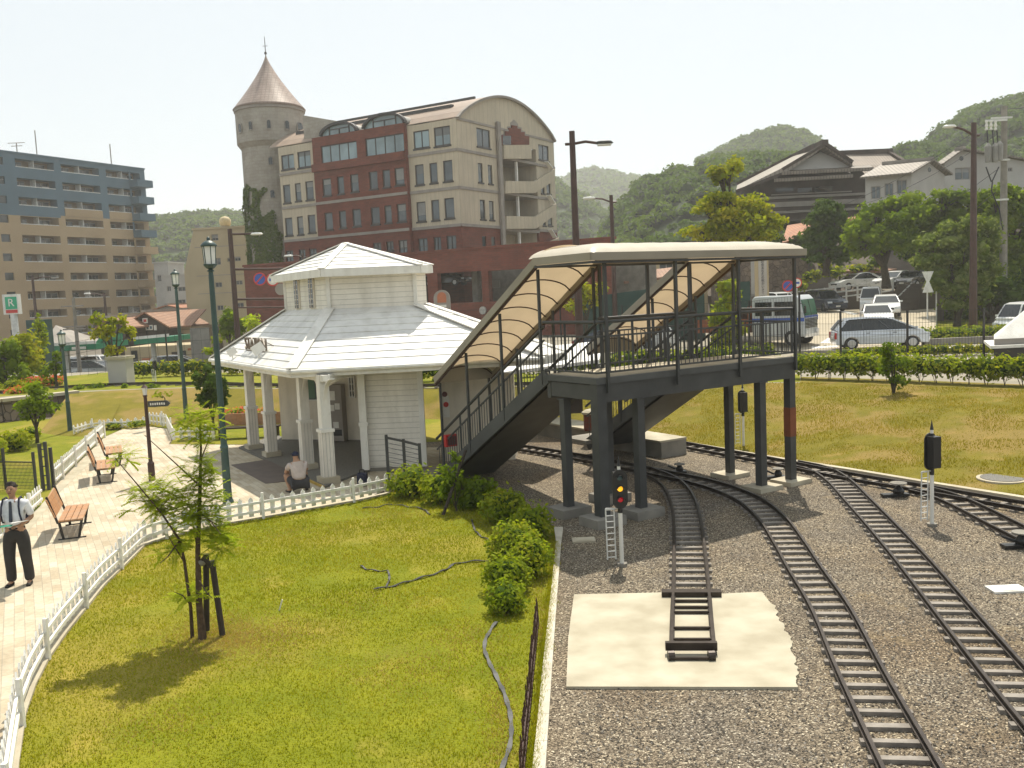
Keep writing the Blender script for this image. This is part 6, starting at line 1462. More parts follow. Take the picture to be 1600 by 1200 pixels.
# pharmacy sign
D=78; c=A(18,476,D); ps=root('shop_sign',V(c.x,D,ZL),'white pharmacy sign on a white pole with green R square and red strip at left','shop sign')
s=pxs(D); MB().box(c.x-11*s,c.x+13*s,D-.25,D+.25,c.z-15*s,c.z+16*s).build('sign_box',MT['white'],ps)
MT['ph_green']=Mplain('pharmacy_green',(.03,.38,.20)); MB().box(c.x-7*s,c.x+11*s,D-.27,D-.25,c.z-7*s,c.z+12*s).build('green_square',MT['ph_green'],ps)
text_on('R',17*s,V(c.x+2*s,D-.28,c.z+2.5*s),(1,0,0),MT['white'],ps,'letter',.02)
MB().box(c.x-7*s,c.x+11*s,D-.27,D-.25,c.z-13*s,c.z-8*s).build('red_strip',MT['sign_red'],ps)
MB().tube([V(c.x+3*s,D,ZL),V(c.x+2*s,D,c.z-15*s)],.28,10).build('pole',MT['white_metal'],ps)
# concrete utility pole (left) and green container
p=A(123,560,66); up=root('utility_pole',V(p.x,66,ZL),'slim concrete utility pole with cross arms in front of the petrol station','utility pole'); zt_=A(122,465,66).z
MB().tube([V(p.x,66,ZL),V(p.x,66,zt_)],[.17,.11],8).build('pole',MT['concrete_grey'],up)
for y in (510,514,478): z=A(120,y,66).z; MB().box(p.x-.9,p.x+.7,65.9,66.0,z-.05,z+.05).build('cross_arm',MT['band'],up)
p=A(50,540,68); m=MB(); m.box(A(40,500,68).x,A(60,500,68).x,68,70,ZL,A(50,500,68).z); tag(m.build('green_net',MT['green_metal']),'tall dark green netted screen behind the left edge trees','screen')
# dark street fence behind the left lawn
def bar_fence(name,label,pts,h,n_post=2.4,bars=.16,mat='black',r=.02,z=ZP,horiz=(.1,.55,1.0),cat='fence'):
    L=sum((b-a).length for a,b in zip(pts,pts[1:])); P=resample(pts,int(L/n_post)+1) if n_post else list(pts); rt=root(name,P[len(P)//2],label,cat); m=MB()
    for p in P: MB().beam(p,p+V(0,0,h+.06),.07,.07,up=V(0,1,0)).build('post',MT[mat],rt)
    for a,b in zip(P,P[1:]):
        for t in horiz: m.beam(a+V(0,0,h*t),b+V(0,0,h*t),r*1.4,r*1.4)
        k=max(1,int((b-a).length/bars))
        for i in range(1,k): q=a.lerp(b,i/k); m.beam(q+V(0,0,h*.06),q+V(0,0,h),r,r,up=V(0,1,0))
    m.build('fence_bars',MT[mat],rt); return rt
bar_fence('street_fence','dark tall mesh fence between the raised lawn and the petrol station',[A(100,600,54),A(200,580,54),A(305,575,55),A(345,572,55)],2.3,3.0,.5,r=.012,horiz=(.1,.35,.7,1.0))
bar_fence('street_fence','dark mesh fence continuing behind the station and the bridge',[A(600,560,47),A(760,556,46),A(960,553,45),A(1180,550,42),A(1250,545,39.5)],2.3,3.0,.16,r=.009,horiz=(.05,.3,.6,1.0))
bar_fence('mesh_fence','black wire mesh street fence behind the right hedge with three dark posts',[A(1250,575,37.6),A(1314,575,37.4),A(1418,575,36.8),A(1537,572,36.2),A(1660,570,35.8)],2.25,None,.11,r=.0075,horiz=(.02,.2,.4,.6,.8,1.0))
# ---------------------------------------------------------------- right side: road, car park, hillside, houses
def quadsheet(name,px,mat,dz=.004,z=ZP,kind='structure'): return sheet(name,[G(x,y,z) for x,y in px],z+dz,MT[mat],kind)
MT['footway']=M('footway_paving',(.38,.34,.27),(.31,.28,.22),2,.9)
quadsheet('footway',[(1250,572),(1420,570),(1720,566),(1720,556),(1420,560),(1250,562)],'footway',.004)
MT['verge_dirt']=M('verge_earth',(.12,.10,.05),(.08,.07,.035),1.5,.95)
m=MB(); 
for (x0,y0,x1,y1) in ((1245,556,1420,553),(1420,553,1720,549)):
    m.beam(G(x0,y0,ZP)+V(0,0,.1),G(x1,y1,ZP)+V(0,0,.1),.25,.3)
tag(m.build('road_kerb',MT['concrete_grey'],keep=True),kind='structure')
MT['park']=M('pale_car_park',(.40,.345,.25),(.34,.295,.215),.8,.9,dirt=.1)  # car park asphalt, paler than the street
SLO=.07
def zr(D): return ZP+.006+max(0,min(D,64)-49)*SLO
def cp(px,py,dz=0):
    d=ray(px,py); t=(H-ZP-dz+SLO*49)/(SLO*d.y-d.z); p=CAM+d*t
    return G(px,py,ZP+.006+dz) if p.y<49 else (p if p.y<64 else G(px,py,ZP+.006+dz+15*SLO))
m=MB(); rows=[48,49]+[49+i*2.5 for i in range(1,13)]
for D in rows:
    for k in range(13): px=1120+(1462-1120)*k/12; m.v.append((A(px,480,D).x,D,zr(D)))
for i in range(len(rows)-1):
    for k in range(12): q=i*13+k; m.f.append((q,q+1,q+14,q+13))
for k,side in ((0,0),(12,12)):
    for i in range(len(rows)-1):
        a=m.v[i*13+side]; b=m.v[(i+1)*13+side]; m.add([a,b,(b[0],b[1],ZP-.1),(a[0],a[1],ZP-.1)],[(0,1,2,3)])
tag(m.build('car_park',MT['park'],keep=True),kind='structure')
for k,q in enumerate(([(1281,536),(1297,526),(1310,525),(1300,536)],[(1290,534),(1322,521),(1330,521),(1300,534)],[(1300,481),(1340,490),(1335,492),(1296,483)],[(1268,541),(1310,539),(1310,542),(1268,545)])):
    me=bpy.data.meshes.new('road_marking'); me.from_pydata([tuple(cp(x,y,.012)) for x,y in q],[],[(0,1,2,3)]); me.materials.append(MT['marking']); o=bpy.data.objects.new('road_marking',me); col.objects.link(o); tag(o,kind='structure')
quadsheet('road_marking',[(1445,545),(1500,541),(1600,540),(1600,544),(1500,545),(1445,549)],'marking',.012)
# median planting with low wall
P=[G(1442,541,ZP),G(1500,538,ZP),G(1720,530,ZP)]
m=MB(); 
for a,b in zip(P,P[1:]): m.beam(a+V(0,0,.18),b+V(0,0,.18),.3,.36)
tag(m.build('median_wall',MT['concrete_grey']),'low concrete edging wall of the planted traffic island at right','low wall')
hedge('clipped_hedge','brownish clipped hedge on the traffic island at right',[G(1450,534,ZP)+V(0,.3,0),G(1530,531,ZP)+V(0,.3,0),G(1720,524,ZP)],ZP,.75,1.6,'leaf_azalea',lp=.09,dens=150)
sheet('island_grass',[G(x,y,ZP) for x,y in ((1440,536),(1500,534),(1720,524),(1720,490),(1560,488),(1470,500),(1435,520))],ZP+.1,MT['grass'])
# embankment wall and upper terrace
TZ=3.9
wallp=[A(1130,470,80),A(1300,480,78.5),A(1372,482,75),A(1400,482,71),A(1475,482,70)]
m=MB()
for a,b in zip(wallp,wallp[1:]): m.extr([V(a.x,a.y,ZP),V(b.x,b.y,ZP),V(b.x,b.y,TZ-.3 if b.x>wallp[2].x-.1 else TZ-.5),V(a.x,a.y,TZ-.5 if a.x<wallp[2].x-.1 else TZ-.3)],V(0,.5,0))
MT['dark_stone']=M('dark_retaining_stone',(.13,.105,.08),(.08,.065,.05),.7,.9,.4,6)
tag(m.build('terrace_wall',MT['dark_stone']),'dark retaining wall of the upper parking terrace below the white railing','retaining wall')
sheet('terrace',[V(p.x,p.y+.3,0) for p in wallp]+[V(70,66,0),V(75,95,0),V(wallp[0].x,95,0)],TZ-.32,MT['asphalt'])
# white rail fence on the ramp
rl=[A(1204,470,76),A(1290,466,72),A(1395,462,68)]
tops_=[465,459,440]; rt=root('white_railing',V(rl[1].x,rl[1].y,TZ),'white three-bar railing along the ramp up to the terrace car park','railing'); m=MB()
Pq=[A(1204,460,79),A(1290,451,77.5),A(1395,437,72)]
for k in range(3):
    for a,b in zip(Pq,Pq[1:]): m.beam(a-V(0,0,.42*k),b-V(0,0,.42*k),.07,.11)
m.build('bars',MT['white_metal'],rt)
for p in resample(Pq,11): MB().beam(p+V(0,0,.08),V(p.x,p.y,p.z-1.35),.12,.12,up=V(0,1,0)).build('post',MT['white_metal'],rt)
m=MB(); a=A(1395,472,69.5); b=A(1425,442,71); m.beam(a,b,.06,.08); m.beam(a-V(0,0,.5),b-V(0,0,.5),.06,.08); tag(m.build('stair_handrail',MT['white_metal']),'sloping pale handrail of the stairs up to the terrace','handrail')
# stairs up to terrace
m=MB()
for i in range(7): q=A(1410+i*2,480-i*6,69+i*.3); m.box(q.x-.9,q.x+.9,q.y,q.y+.4,ZP-.0,q.z)
tag(m.build('terrace_steps',MT['dark_stone']),'dark stone steps climbing from the car park to the terrace','steps')
# carport roof
a,b,c,d=A(1312,424,79),A(1386,423,78),A(1402,419,81),A(1345,416,82); rt=root('carport',V(b.x,76,TZ),'flat brown carport roof on thin posts above the terrace cars','carport')
m=MB().extr([a,b,c,d],V(0,0,-.18)).build('roof',MT['tile_roof2'],rt)
for p in (a,b,c,d): MB().beam(V(p.x,p.y,TZ-.3),p-V(0,0,.19),.12,.12,up=V(0,1,0)).build('post',MT['brown_metal'],rt)
# hillside under the houses
def hillface(name,bot,top,n,mm,mat,amp):
    b=resample(bot,n); t=resample(top,n); mb=MB()
    for i in range(n):
        for j in range(mm+1):
            s=j/mm; p=b[i].lerp(t[i],s); q=V(p.x,p.y,p.z+noise.noise(V(p.x*.15,p.y*.15,5))*amp*math.sin(math.pi*s)+0.0); mb.v.append(tuple(q))
    for i in range(n-1):
        for j in range(mm): k=i*(mm+1)+j; mb.f.append((k,k+1,k+mm+2,k+mm+1))
    return tag(mb.build(name,MT[mat],smooth=True,keep=True),kind='structure')
hb=[V(16,84,ZP),V(28,80,TZ-.4),V(36,78,TZ-.4),V(48,74,TZ-.4),V(64,72,TZ-.4),V(90,66,ZP)]
ht=[V(16,93,7),V(28,90,9),V(38,87,10),V(50,84,11),V(66,84,12),V(95,80,13)]
hillface('hillside',hb,ht,50,12,'dark_stone',1.8); sheet('hilltop_ground',ht+[V(150,80,0),V(150,160,0),V(10,160,0)],9.0,MT['forest'])
# lower dark stone wall block left (behind the banner)
m=MB(); a=A(1195,445,80); b=A(1262,400,80); m.extr([V(a.x-4,80,ZP),V(b.x,80,ZP),V(b.x,80,A(1250,398,80).z),V(a.x-4,80,A(1195,404,80).z)],V(0,3,0)); tag(m.build('stone_wall',MT['stone_wall']),'grey stone retaining wall behind the vertical banner','retaining wall')
for i,(x,y,rx,ry,mt) in enumerate(((1268,432,16,10,'leaf_yellow'),(1248,446,12,9,'leaf_azalea'),(1300,425,24,10,'leaf_azalea'),(1345,420,30,8,'leaf_yellow'),(1290,412,12,9,'leaf_yellow'),(1370,410,16,9,'leaf_mid'))):
    D=79 if i!=1 else 77; b=A(x,y+ry,D); lab=('yellow shrub on the bank above the white railing','orange-tinged shrub at the left end of the bank','wide shrub left of the carport','dry yellow shrub behind the carport roof','small upright shrub high on the bank','green shrub right of the carport on the bank')[i]
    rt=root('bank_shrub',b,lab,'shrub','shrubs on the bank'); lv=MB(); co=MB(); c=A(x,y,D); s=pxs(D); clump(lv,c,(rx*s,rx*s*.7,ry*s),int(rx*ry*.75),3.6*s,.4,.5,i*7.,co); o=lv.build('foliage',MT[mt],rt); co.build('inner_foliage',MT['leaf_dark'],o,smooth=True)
# vertical banner board
c=A(1192,430,70); bn=root('banner_board',V(c.x,70,ZP),'tall cream board with vertical Japanese lettering beside the parked truck','banner'); s=pxs(70); zt_=A(1192,403,70).z; zb_=A(1192,472,70).z
MB().box(c.x-12*s,c.x+9*s,70,70.2,zb_,zt_).build('board_frame',MT['cream'],bn); MB().box(c.x-7*s,c.x+6*s,69.96,70,zb_+.1,zt_-.05).build('board_face',MT['white_wall'],bn)
txt='社会あなたの税がいきている'
MT['ink']=Mplain('lettering_ink',(.03,.03,.05)); lt_=MB()
hch=(zt_-zb_-.3)/len(txt)
for i,ch in enumerate(txt): text_on(ch,hch*1.05,V(c.x-.5*s,69.95,zt_-.2-hch*(i+.5)),(1,0,0),MT['ink'],bn,'letter',.01)
MB().box(c.x-.15,c.x+.15,70.2,70.4,ZP,zb_+.2).build('post',MT['band'],bn)
p=A(1231,476,66); p.z=ZP; disc_sign(A(1231,447,66),.42,(0,-1,0),'blue no-parking sign with red rim above the truck roof','nopark',p)
p=A(1246,476,65); p.z=ZP; disc_sign(A(1245,442,65),.36,(0,-1,0),'white round sign with red rim right of the no-parking sign','ban',p)
# hourglass-shaped sign
c=A(1450,458,60); hg=root('arrow_sign',V(c.x,60,ZP),'grey hourglass-shaped sign back on a thin pole by the dark trees','sign'); s=pxs(60); z=lambda y: A(1450,y,60).z
MB().extr([V(c.x-9*s,60,z(424)),V(c.x+9*s,60,z(424)),V(c.x+2*s,60,z(440)),V(c.x+9*s,60,z(457)),V(c.x-8*s,60,z(457)),V(c.x-2*s,60,z(440))],V(0,.05,0)).build('sign_plate',MT['white_metal'],hg)
MB().tube([V(c.x,60.1,ZP),V(c.x,60.1,z(424))],.05,6).build('post',MT['white_metal'],hg)
p=A(1463,462,62); m=MB().tube([V(p.x,62,ZP),V(p.x,62,A(1463,424,62).z)],.05,6); tag(m.build('thin_post',MT['white_metal']),'thin pale post right of the hourglass sign','post')
# utility pole with transformers
D=66; b=A(1567,500,D); up=root('utility_pole',V(b.x,D,ZP),'tall concrete utility pole with transformers and insulators at right','utility pole'); s=pxs(D); X=lambda x,y: A(x,y,D)
MB().tube([V(b.x,D,ZP),V(b.x,D,X(1566,166).z)],[.29,.19],12).build('pole',MT['concrete_grey'],up)
MB().tube([V(b.x-.75,D-.1,ZP),V(b.x-.75,D-.1,X(1553,345).z)],.14,8).build('conduit',MT['band'],up)
for (x,y) in ((1538,243),(1549,243),(1556,240)):
    p=X(x,y); MB().lathe((p.x,D-.5,p.z-.55),[(.05,0),(.2,.02),(.22,.5),(.22,1.1),(.15,1.2),(.05,1.35)],12).build('transformer',MT['zinc'],up)
for (x,y,x1) in ((1536,190,1570),(1545,186,1578),(1536,252,1574),(1552,313,1572)): 
    p=X(x,y); q=X(x1,y); MB().beam(V(p.x,D-.3,p.z),V(q.x,D-.3,p.z),.1,.12).build('cross_arm',MT['white_metal'],up)
for x in (1538,1545,1552):
    p=X(x,197); MB().lathe((p.x,D-.3,p.z-.35),[(.05,0),(.12,.05),(.06,.2),(.12,.3),(.06,.5),(.1,.6),(.03,.7)],8).build('insulator',MT['white'],up)
m=MB(); 
for (a,b_) in (((1538,205),(1540,235)),((1546,205),(1549,235)),((1553,205),(1556,233)),((1536,262),(1545,285)),((1556,262),(1546,285)),((1546,285),(1545,300)),((1545,300),(1556,325)),((1556,325),(1563,360))):
    p=X(*a); q=X(*b_); m.tube([V(p.x,D-.4,p.z),V(q.x,D-.35,q.z)],.05,5)
m.build('drop_cable',MT['black'],up)
def wire(label,p,q,sag,r=.03,grp='overhead wires'):
    n=14; m=MB(); m.tube([p.lerp(q,i/n)-V(0,0,sag*4*(i/n)*(1-i/n)) for i in range(n+1)],r,4); tag(m.build('overhead_wire',MT['black']),label,'wire',grp)
wire('upper wire from the utility pole sloping down-left across the white house',A(1572,170,66),A(1200,352,95),1.5,.02)
wire('middle wire sagging across the dark temple-like house',A(1560,208,66),A(1195,322,100),2.5,.02)
wire('lower wire in front of the dark tree and rusty roof',A(1558,265,66),A(1230,385,90),2,.02)
wire('thick low wire crossing the stone bank toward the bridge roof',A(1556,300,66),A(1235,362,88),3.2,.03)
wire('wire leaving the pole top toward the right edge',A(1572,170,66),A(1680,130,70),.5,.03)
MT['sunlit_tile']=Mlines('pale_sunlit_tiles',(.33,.29,.24),(.25,.22,.18),.45,'X',.3,.8,.6,.05,line=.6)  # roof tile colour lightened to paint sun on the left slope
# ---------------------------------------------------------------- dark traditional house
D=96; th=root('traditional_house',A(1290,350,D),'large dark wooden traditional house with grey tiled hip and gable roof','house'); T=lambda x,y,d=D: A(x,y,d)
m=MB()
w0,w1=T(1186,300),T(1356,300); zt_=T(1283,275).z
m.extr([T(1186,345),T(1186,284),T(1222,268),T(1345,265),T(1356,277),T(1356,345)],V(0,13,0)); a=T(1178,306,D+1); m.box(a.x,w0.x,D+1,D+12,8.5,T(1200,300).z)
m.build('walls',MT['dark_wood'],th)
def tri(nm,pts,mat,th_=.22,par=th): return MB().extr(pts,V(0,0,-th_)).build(nm,MT[mat],par)
ap_=T(1283,229); 
# front gable roof: left long slope and right short slope running back
L_=T(1148,297,D-.5); Lb=L_+V(2.0,12,0); Rr_=T(1362,262,D-1); bk=V(0,13,0)
tri('left_gable_slope',[ap_+V(0,-1,0),T(1222,266,D-1.2),T(1222,266,D-1.2)+V(0,9,0),ap_+V(0,9,0)],'tile_roof',.25)
m=MB(); m.beam(ap_+V(0,-1.15,.08),T(1222,266,D-1.25)+V(0,0,.08),.4,.3); m.build('verge_tiles',MT['dark_wood'],th)
tri('right_slope',[ap_+V(0,-1,0),T(1332,255,D-1.2),T(1332,255,D-1.2)+bk,ap_+V(0,12,0)],'tile_roof',.3)
tri('hip_slope',[T(1150,298,D-1.3),T(1224,270,D-1.3),T(1276,236,D-1.3),T(1279,229,D+8),T(1268,229,D+9),T(1152,289,D+9)],'sunlit_tile',.15)
m=MB(); m.beam(T(1150,299,D-1.4),T(1224,271,D-1.4),.2,.3); m.beam(T(1152,288,D+9),T(1272,227,D+9),.4,.45); m.beam(ap_+V(0,-1.1,.15),T(1332,255,D-1.2)+V(0,0,.1),.4,.3); m.beam(ap_+V(0,-1.3,.2),ap_+V(0,12,.2),.6,.6); m.build('ridge_tiles',MT['dark_wood'],th)
MB().extr([T(1226,268,D-.6),T(1340,262,D-.6),ap_+V(0,.2,-.5)],V(0,.2,0)).build('plaster_gable',MT['white_wall'],th)
def apron(x0,y0,x1,y1,dpt,dzpx,nm):
    a,b=T(x0,y0,D-2),T(x1,y1,D-2); c,d=T(x1-4,y1-dzpx,D+dpt-2),T(x0+6,y0-dzpx,D+dpt-2); r=tri(nm,[a,b,c,d],'tile_roof',.16)
    m=MB(); m.beam(a,b,.35,.32); m.build('eave_tiles',MT['tile_roof'],r)
apron(1222,271,1364,264,1.8,6,'upper_pent_roof'); apron(1210,282,1332,275,1.8,6,'lower_pent_roof')
# wing to the right
ra,rb=T(1308,240,D+6),T(1388,238,D+6); ea,eb=T(1355,275,D+1),T(1418,259,D+1)
MB().extr([T(1330,258,D+3),ra,rb,T(1420,259,D+3),T(1358,276,D+1)],V(0,0,-.3)).build('wing_roof',MT['tile_dark'],th)
m=MB(); m.beam(ra,rb+V(.4,0,.1),.6,.55); m.beam(rb,T(1420,258,D+3),.5,.4); m.build('wing_ridge',MT['dark_wood'],th)
m=MB(); a=T(1340,290,D+3.5); b=T(1415,290,D+3.5); m.box(a.x,b.x,D+3.5,D+10,8.5,T(1370,271,D+3.5).z-.2); m.build('wing_walls',MT['dark_wood'],th)
for yy,h in ((307,.12),(318,.25),(330,.12)):
    z=T(1260,yy).z; MB().box(T(1188,300).x,T(1354,300).x,D-.2,D,z-h,z+h).build('eave_board',MT['band'],th)
m=MB(); 
for (x0,x1,y0,y1) in ((1212,1240,293,300),(1246,1268,293,301),(1272,1300,291,300)): p,q=T(x0,y1),T(x1,y0); m.box(p.x,q.x,D-.08,D-.0,p.z,q.z)
MB().box(T(1205,300).x,T(1330,300).x,D-.25,D,T(1260,303).z,T(1260,301.5).z).build('sill_board',MT['band'],th)
m.build('window_row',MT['glass_dark'],th)
# white houses
def house2(name,label,D,x0,xc,x1,ye0,yec,yap,xap,ye1,wallm,roofm,wl=(),wr=(),zb=8.5,az=112,azr=68):
    """two visible faces: long eave face x0..xc, gable face xc..x1"""
    c=A(xc,yec,D); f1=Face(c,az); f2=Face(c,azr); u0,z0_=f1.uz(x0,ye0); u1,z1_=f2.uz(x1,ye1); rt=root(name,V(c.x,D,zb),label,'house'); ze=c.z
    a,b=min(0,u0),max(0,u0); hs=[f1.rect(*w) for w in wl]; m=MB(); wall_holes(m,f1,a,b,zb,ze,hs,.15); c2,d2=min(0,u1),max(0,u1); hr=[f2.rect(*w) for w in wr]; wall_holes(m,f2,c2,d2,zb,ze,[h for h in hr if h[3]<ze],.15)
    ua,zp=f2.uz(xap,yap); m.extr([f2.p(c2,ze,0),f2.p(d2,ze,0),f2.p(ua,zp,0)],-f2.n*.15); m.build('walls',MT[wallm],rt)
    for h in hs: window(f1,h,rt,2,1,out=-.1,fr=.08,glass='glass',frame='band')
    for h in hr:
        if h[3]<ze: window(f2,h,rt,2,1,out=-.1,fr=.08,glass='glass',frame='band')
    back=f1.d*(1 if u0>0 else -1)*(abs(u0)+.5); s=.5
    e0=f2.p(0,ze,.5)-f2.d*(1 if u1>0 else -1)*s-V(0,0,s*.35); e1=f2.p(u1,ze,.5)+f2.d*(1 if u1>0 else -1)*s-V(0,0,s*.35); t=f2.p(ua,zp+.05,.5)
    for e in (e0,e1): MB().extr([e,t,t+back,e+back],V(0,0,.16)).build('roof_slope',MT[roofm],rt)
    m=MB(); m.beam(t+V(0,0,.2),t+back+V(0,0,.2),.4,.25); m.build('ridge',MT['band'],rt)
    if True:
        p=f2.p(ua,zp-.7,.01); MB().tube([p,p+f2.n*.03],.22,10).build('gable_vent',MT['glass_dark'],rt)
    return rt
house2('white_house','white two-storey house with low tiled roof and three windows above the trees',84,1352,1424,1476,288,270,253,1452,266,'white_wall','tile_roof',[(1361,291,1376,311),(1382,286,1396,306),(1401,281,1417,303)],(),az=118,azr=62)
house2('white_house','upper white house with gabled roof behind the utility pole at right',90,1470,1476,1612,258,256,236,1502,246,'white_wall','tile_roof',(),[(1492,262,1516,281),(1575,262,1582,268)],az=150,azr=84)
# rusty roofed shed and small gable
rt=root('rusty_shed',A(1250,370,86),'low shed with rusty orange corrugated roof left of the dark tree','shed'); a,b=A(1222,379,85),A(1262,368,85); c,d=A(1268,346,90),A(1230,352,90)
MB().extr([a,b,c,d],V(0,0,-.15)).build('roof',MT['rust_roof'],rt); MB().box(a.x+.3,b.x,85.5,90,6,a.z-.2).build('walls',MT['dark_wood'],rt)
rt=root('rusty_shed',A(1335,345,88),'second rusty roof strip between the dark tree and the white house','shed'); a,b=A(1322,345,86),A(1345,339,86); c,d=A(1350,336,90),A(1325,340,90)
MB().extr([a,b,c,d],V(0,0,-.15)).build('roof',MT['rust_roof'],rt); MB().box(a.x+.3,b.x,86.5,90,6,a.z-.4).build('walls',MT['dark_wood'],rt)
rt,f,a,b,ze=gable_house('small_white_gable','small white-framed gable roof peeking over the bridge canopy',80,92,1172,1182,1196,366,357,5,'white_wall','zinc',z0=ZP)
# cream house and low buildings behind the bridge
block('cream_house','cream house with sliding window seen between bridge canopy and railing','house',(968,1082,402),92,98,8,'cream',[(1030,410,1052,422),(975,425,985,440)],roof='flat')
m=MB(); a,b=A(975,440,84),A(1110,424,84); m.extr([a,b,b+V(0,3,.8),a+V(0,3,.8)],V(0,0,-.2)); rt=root('low_shop',V(a.x+4,86,ZP),'low building with reddish roof edge behind the green hoarding','building'); m.build('roof',MT['tile_roof2'],rt); MB().box(a.x+.2,b.x-.2,84.5,90,ZP,a.z-.2).build('walls',MT['cream'],rt)
m=MB(); a,b,c,d=A(905,466,62),A(1100,440,62),A(1100,500,62),A(905,500,62); m.extr([a,b,V(b.x,b.y,ZP),V(a.x,a.y,ZP)],V(0,.12,0)); MT['hoard']=M('dark_green_sheet',(.022,.06,.05),(.016,.045,.038),1.5,.6); tag(m.build('green_hoarding',MT['hoard']),'long dark green sheet hoarding behind the bridge canopy stairs','hoarding')
m=MB(); a=A(1120,440,60); m.box(A(1150,440,62).x,A(1172,440,62).x,62,64,ZP,A(1160,440,62).z); tag(m.build('green_hoarding',MT['hoard']),'short dark green covered stack left of the Japanese banner','hoarding')
# white roofed kiosk cut by the right edge
kp=A(1600,546,33); ks=root('kiosk',V(kp.x+.3,33.3,ZP),'white pyramid roofed kiosk cut off by the right edge at the street','kiosk'); s=pxs(33)
bx0=A(1553,530,33); k36=35.4/33
def kq(o,z): return [V(bx0.x-o,33-o,z),V(bx0.x+3.6,33-o,z),V(bx0.x+3.6,35.4+o,z),V((bx0.x-o)*k36,35.4+o,z)]
e=kq(0,bx0.z); t=V(bx0.x*1.03+1.45,34.2,bx0.z+1.1)
m=MB(); m.add(e+[t],[(0,1,4),(1,2,4),(2,3,4),(3,0,4)]); m.build('roof',MT['white'],ks)
MB().prism(kq(.25,0),bx0.z-.32,bx0.z-.22).build('roof_lip',MT['white'],ks); MB().prism(kq(0,0),ZP,bx0.z-.33).build('walls',MT['frame_dark'],ks); MB().prism(kq(-.02,0),bx0.z-.215,bx0.z-.002).build('frieze',MT['band'],ks)
# ---------------------------------------------------------------- trees on the right
RG='big trees on the right hillside'
tree('yellow_green_tree','tall yellow-green tree with tiered crown rising above the bridge canopy',58,(1148,480),[(1138,262,30,22),(1130,275,22,16),(1155,318,42,20),(1120,308,34,14),(1105,322,26,14),(1185,330,36,18),(1150,345,50,22),(1200,348,26,18),(1105,362,42,16),(1165,368,44,16),(1128,360,30,18)],'leaf_yellow',3.8,3.6,.22,z0=ZP,split=3)
tree('street_tree','dark green conical tree seen through the bridge canopy posts',50,(1136,545),[(1136,455,22,22),(1132,485,28,26),(1142,515,26,24),(1128,535,26,18)],'leaf_azalea',4.5,2.8,.15,z0=ZP,solid=True)
tree('street_tree','bright green tree behind the bridge stair canopy left of the hoarding',58,(915,520),[(912,455,26,16),(930,450,18,12),(900,475,22,16),(925,470,20,12)],'leaf_yellow',4,2.4,.12,z0=ZP)
tree('round_tree','dark rounded tree on the stone bank in front of the traditional house',76,(1290,420),[(1290,335,30,22),(1275,350,26,20),(1308,352,22,22),(1290,372,38,22),(1290,325,20,14),(1280,392,34,18),(1305,395,30,18)],'leaf_dark',4,3.2,.3,group=RG,z0=5,solid=True)
tree('large_tree','broad green tree at the left of the right-hand tree mass above the terrace',70,(1385,450),[(1368,350,44,34),(1345,372,28,28),(1402,335,42,34),(1348,385,30,20),(1400,370,44,28),(1375,372,36,22)],'leaf_mid',3.6,3.0,.3,group=RG,z0=TZ,solid=True)
tree('large_tree','high green tree below the white houses in the middle of the tree mass',72,(1450,460),[(1430,325,46,26),(1468,318,44,26),(1505,325,40,30),(1440,352,42,32),(1485,358,44,34),(1425,375,38,24),(1462,395,42,30),(1520,360,34,34)],'leaf_mid',3.6,3.0,.3,group=RG,z0=TZ,solid=True)
tree('large_tree','pale-leaved tree in front of the tree mass between sign and lamp',62,(1495,505),[(1480,372,40,26),(1510,362,36,30),(1468,402,38,24),(1502,402,46,34),(1535,385,34,40),(1525,432,38,30),(1480,432,38,26),(1500,462,46,26)],'leaf_pale',3.6,3.0,.25,group=RG,z0=ZP,solid=True)
tree('large_tree','dark green tree at the right edge behind the utility pole',68,(1590,505),[(1585,315,38,34),(1615,330,44,40),(1560,340,34,34),(1578,365,40,36),(1605,390,44,44),(1560,400,36,38),(1590,435,44,36),(1550,305,30,20)],'leaf_mid',3.6,3.0,.3,group=RG,z0=ZP,solid=True)
tree('large_tree','shaded understorey tree under the tree mass beside the grey posts',64,(1545,500),[(1540,446,40,30),(1575,460,40,28),(1505,462,36,24),(1605,455,36,34)],'leaf_dark',4.2,3.0,.25,group=RG,z0=ZP,solid=True)
tree('large_tree','dark low foliage behind the terrace cars at the foot of the tree mass',76,(1430,450),[(1430,398,26,14),(1462,420,34,26),(1490,440,36,28)],'leaf_dark',4.2,3.0,.25,group=RG,z0=TZ,solid=True)
shrub(1462,492,28,14,'round clipped shrub at the left end of the traffic island',z=ZP,lp=3.4,cover=3.6,name='island_shrub',mat='leaf_mid')
shrub(1520,492,40,12,'long dark shrub on the traffic island below the brown street lamp',z=ZP,lp=3.4,cover=3.6,name='island_shrub',mat='leaf_mid')
for i,(x,rx) in enumerate(((1280,20),(1250,18),(1210,22),(1180,20))):
    tree('hill_tree',('small tree left of the rusty shed on the hill','tree directly under the long left roof slope of the dark house','low tree beneath the left end of the dark house','tree at the left foot of the hill behind the canopy')[i],84+i,(x,400),[(x-2,372+i*4,rx,12),(x+8,385,rx*.8,12)],'leaf_dark',3.6,2.6,.15,group='small hillside trees',z0=5,solid=True)
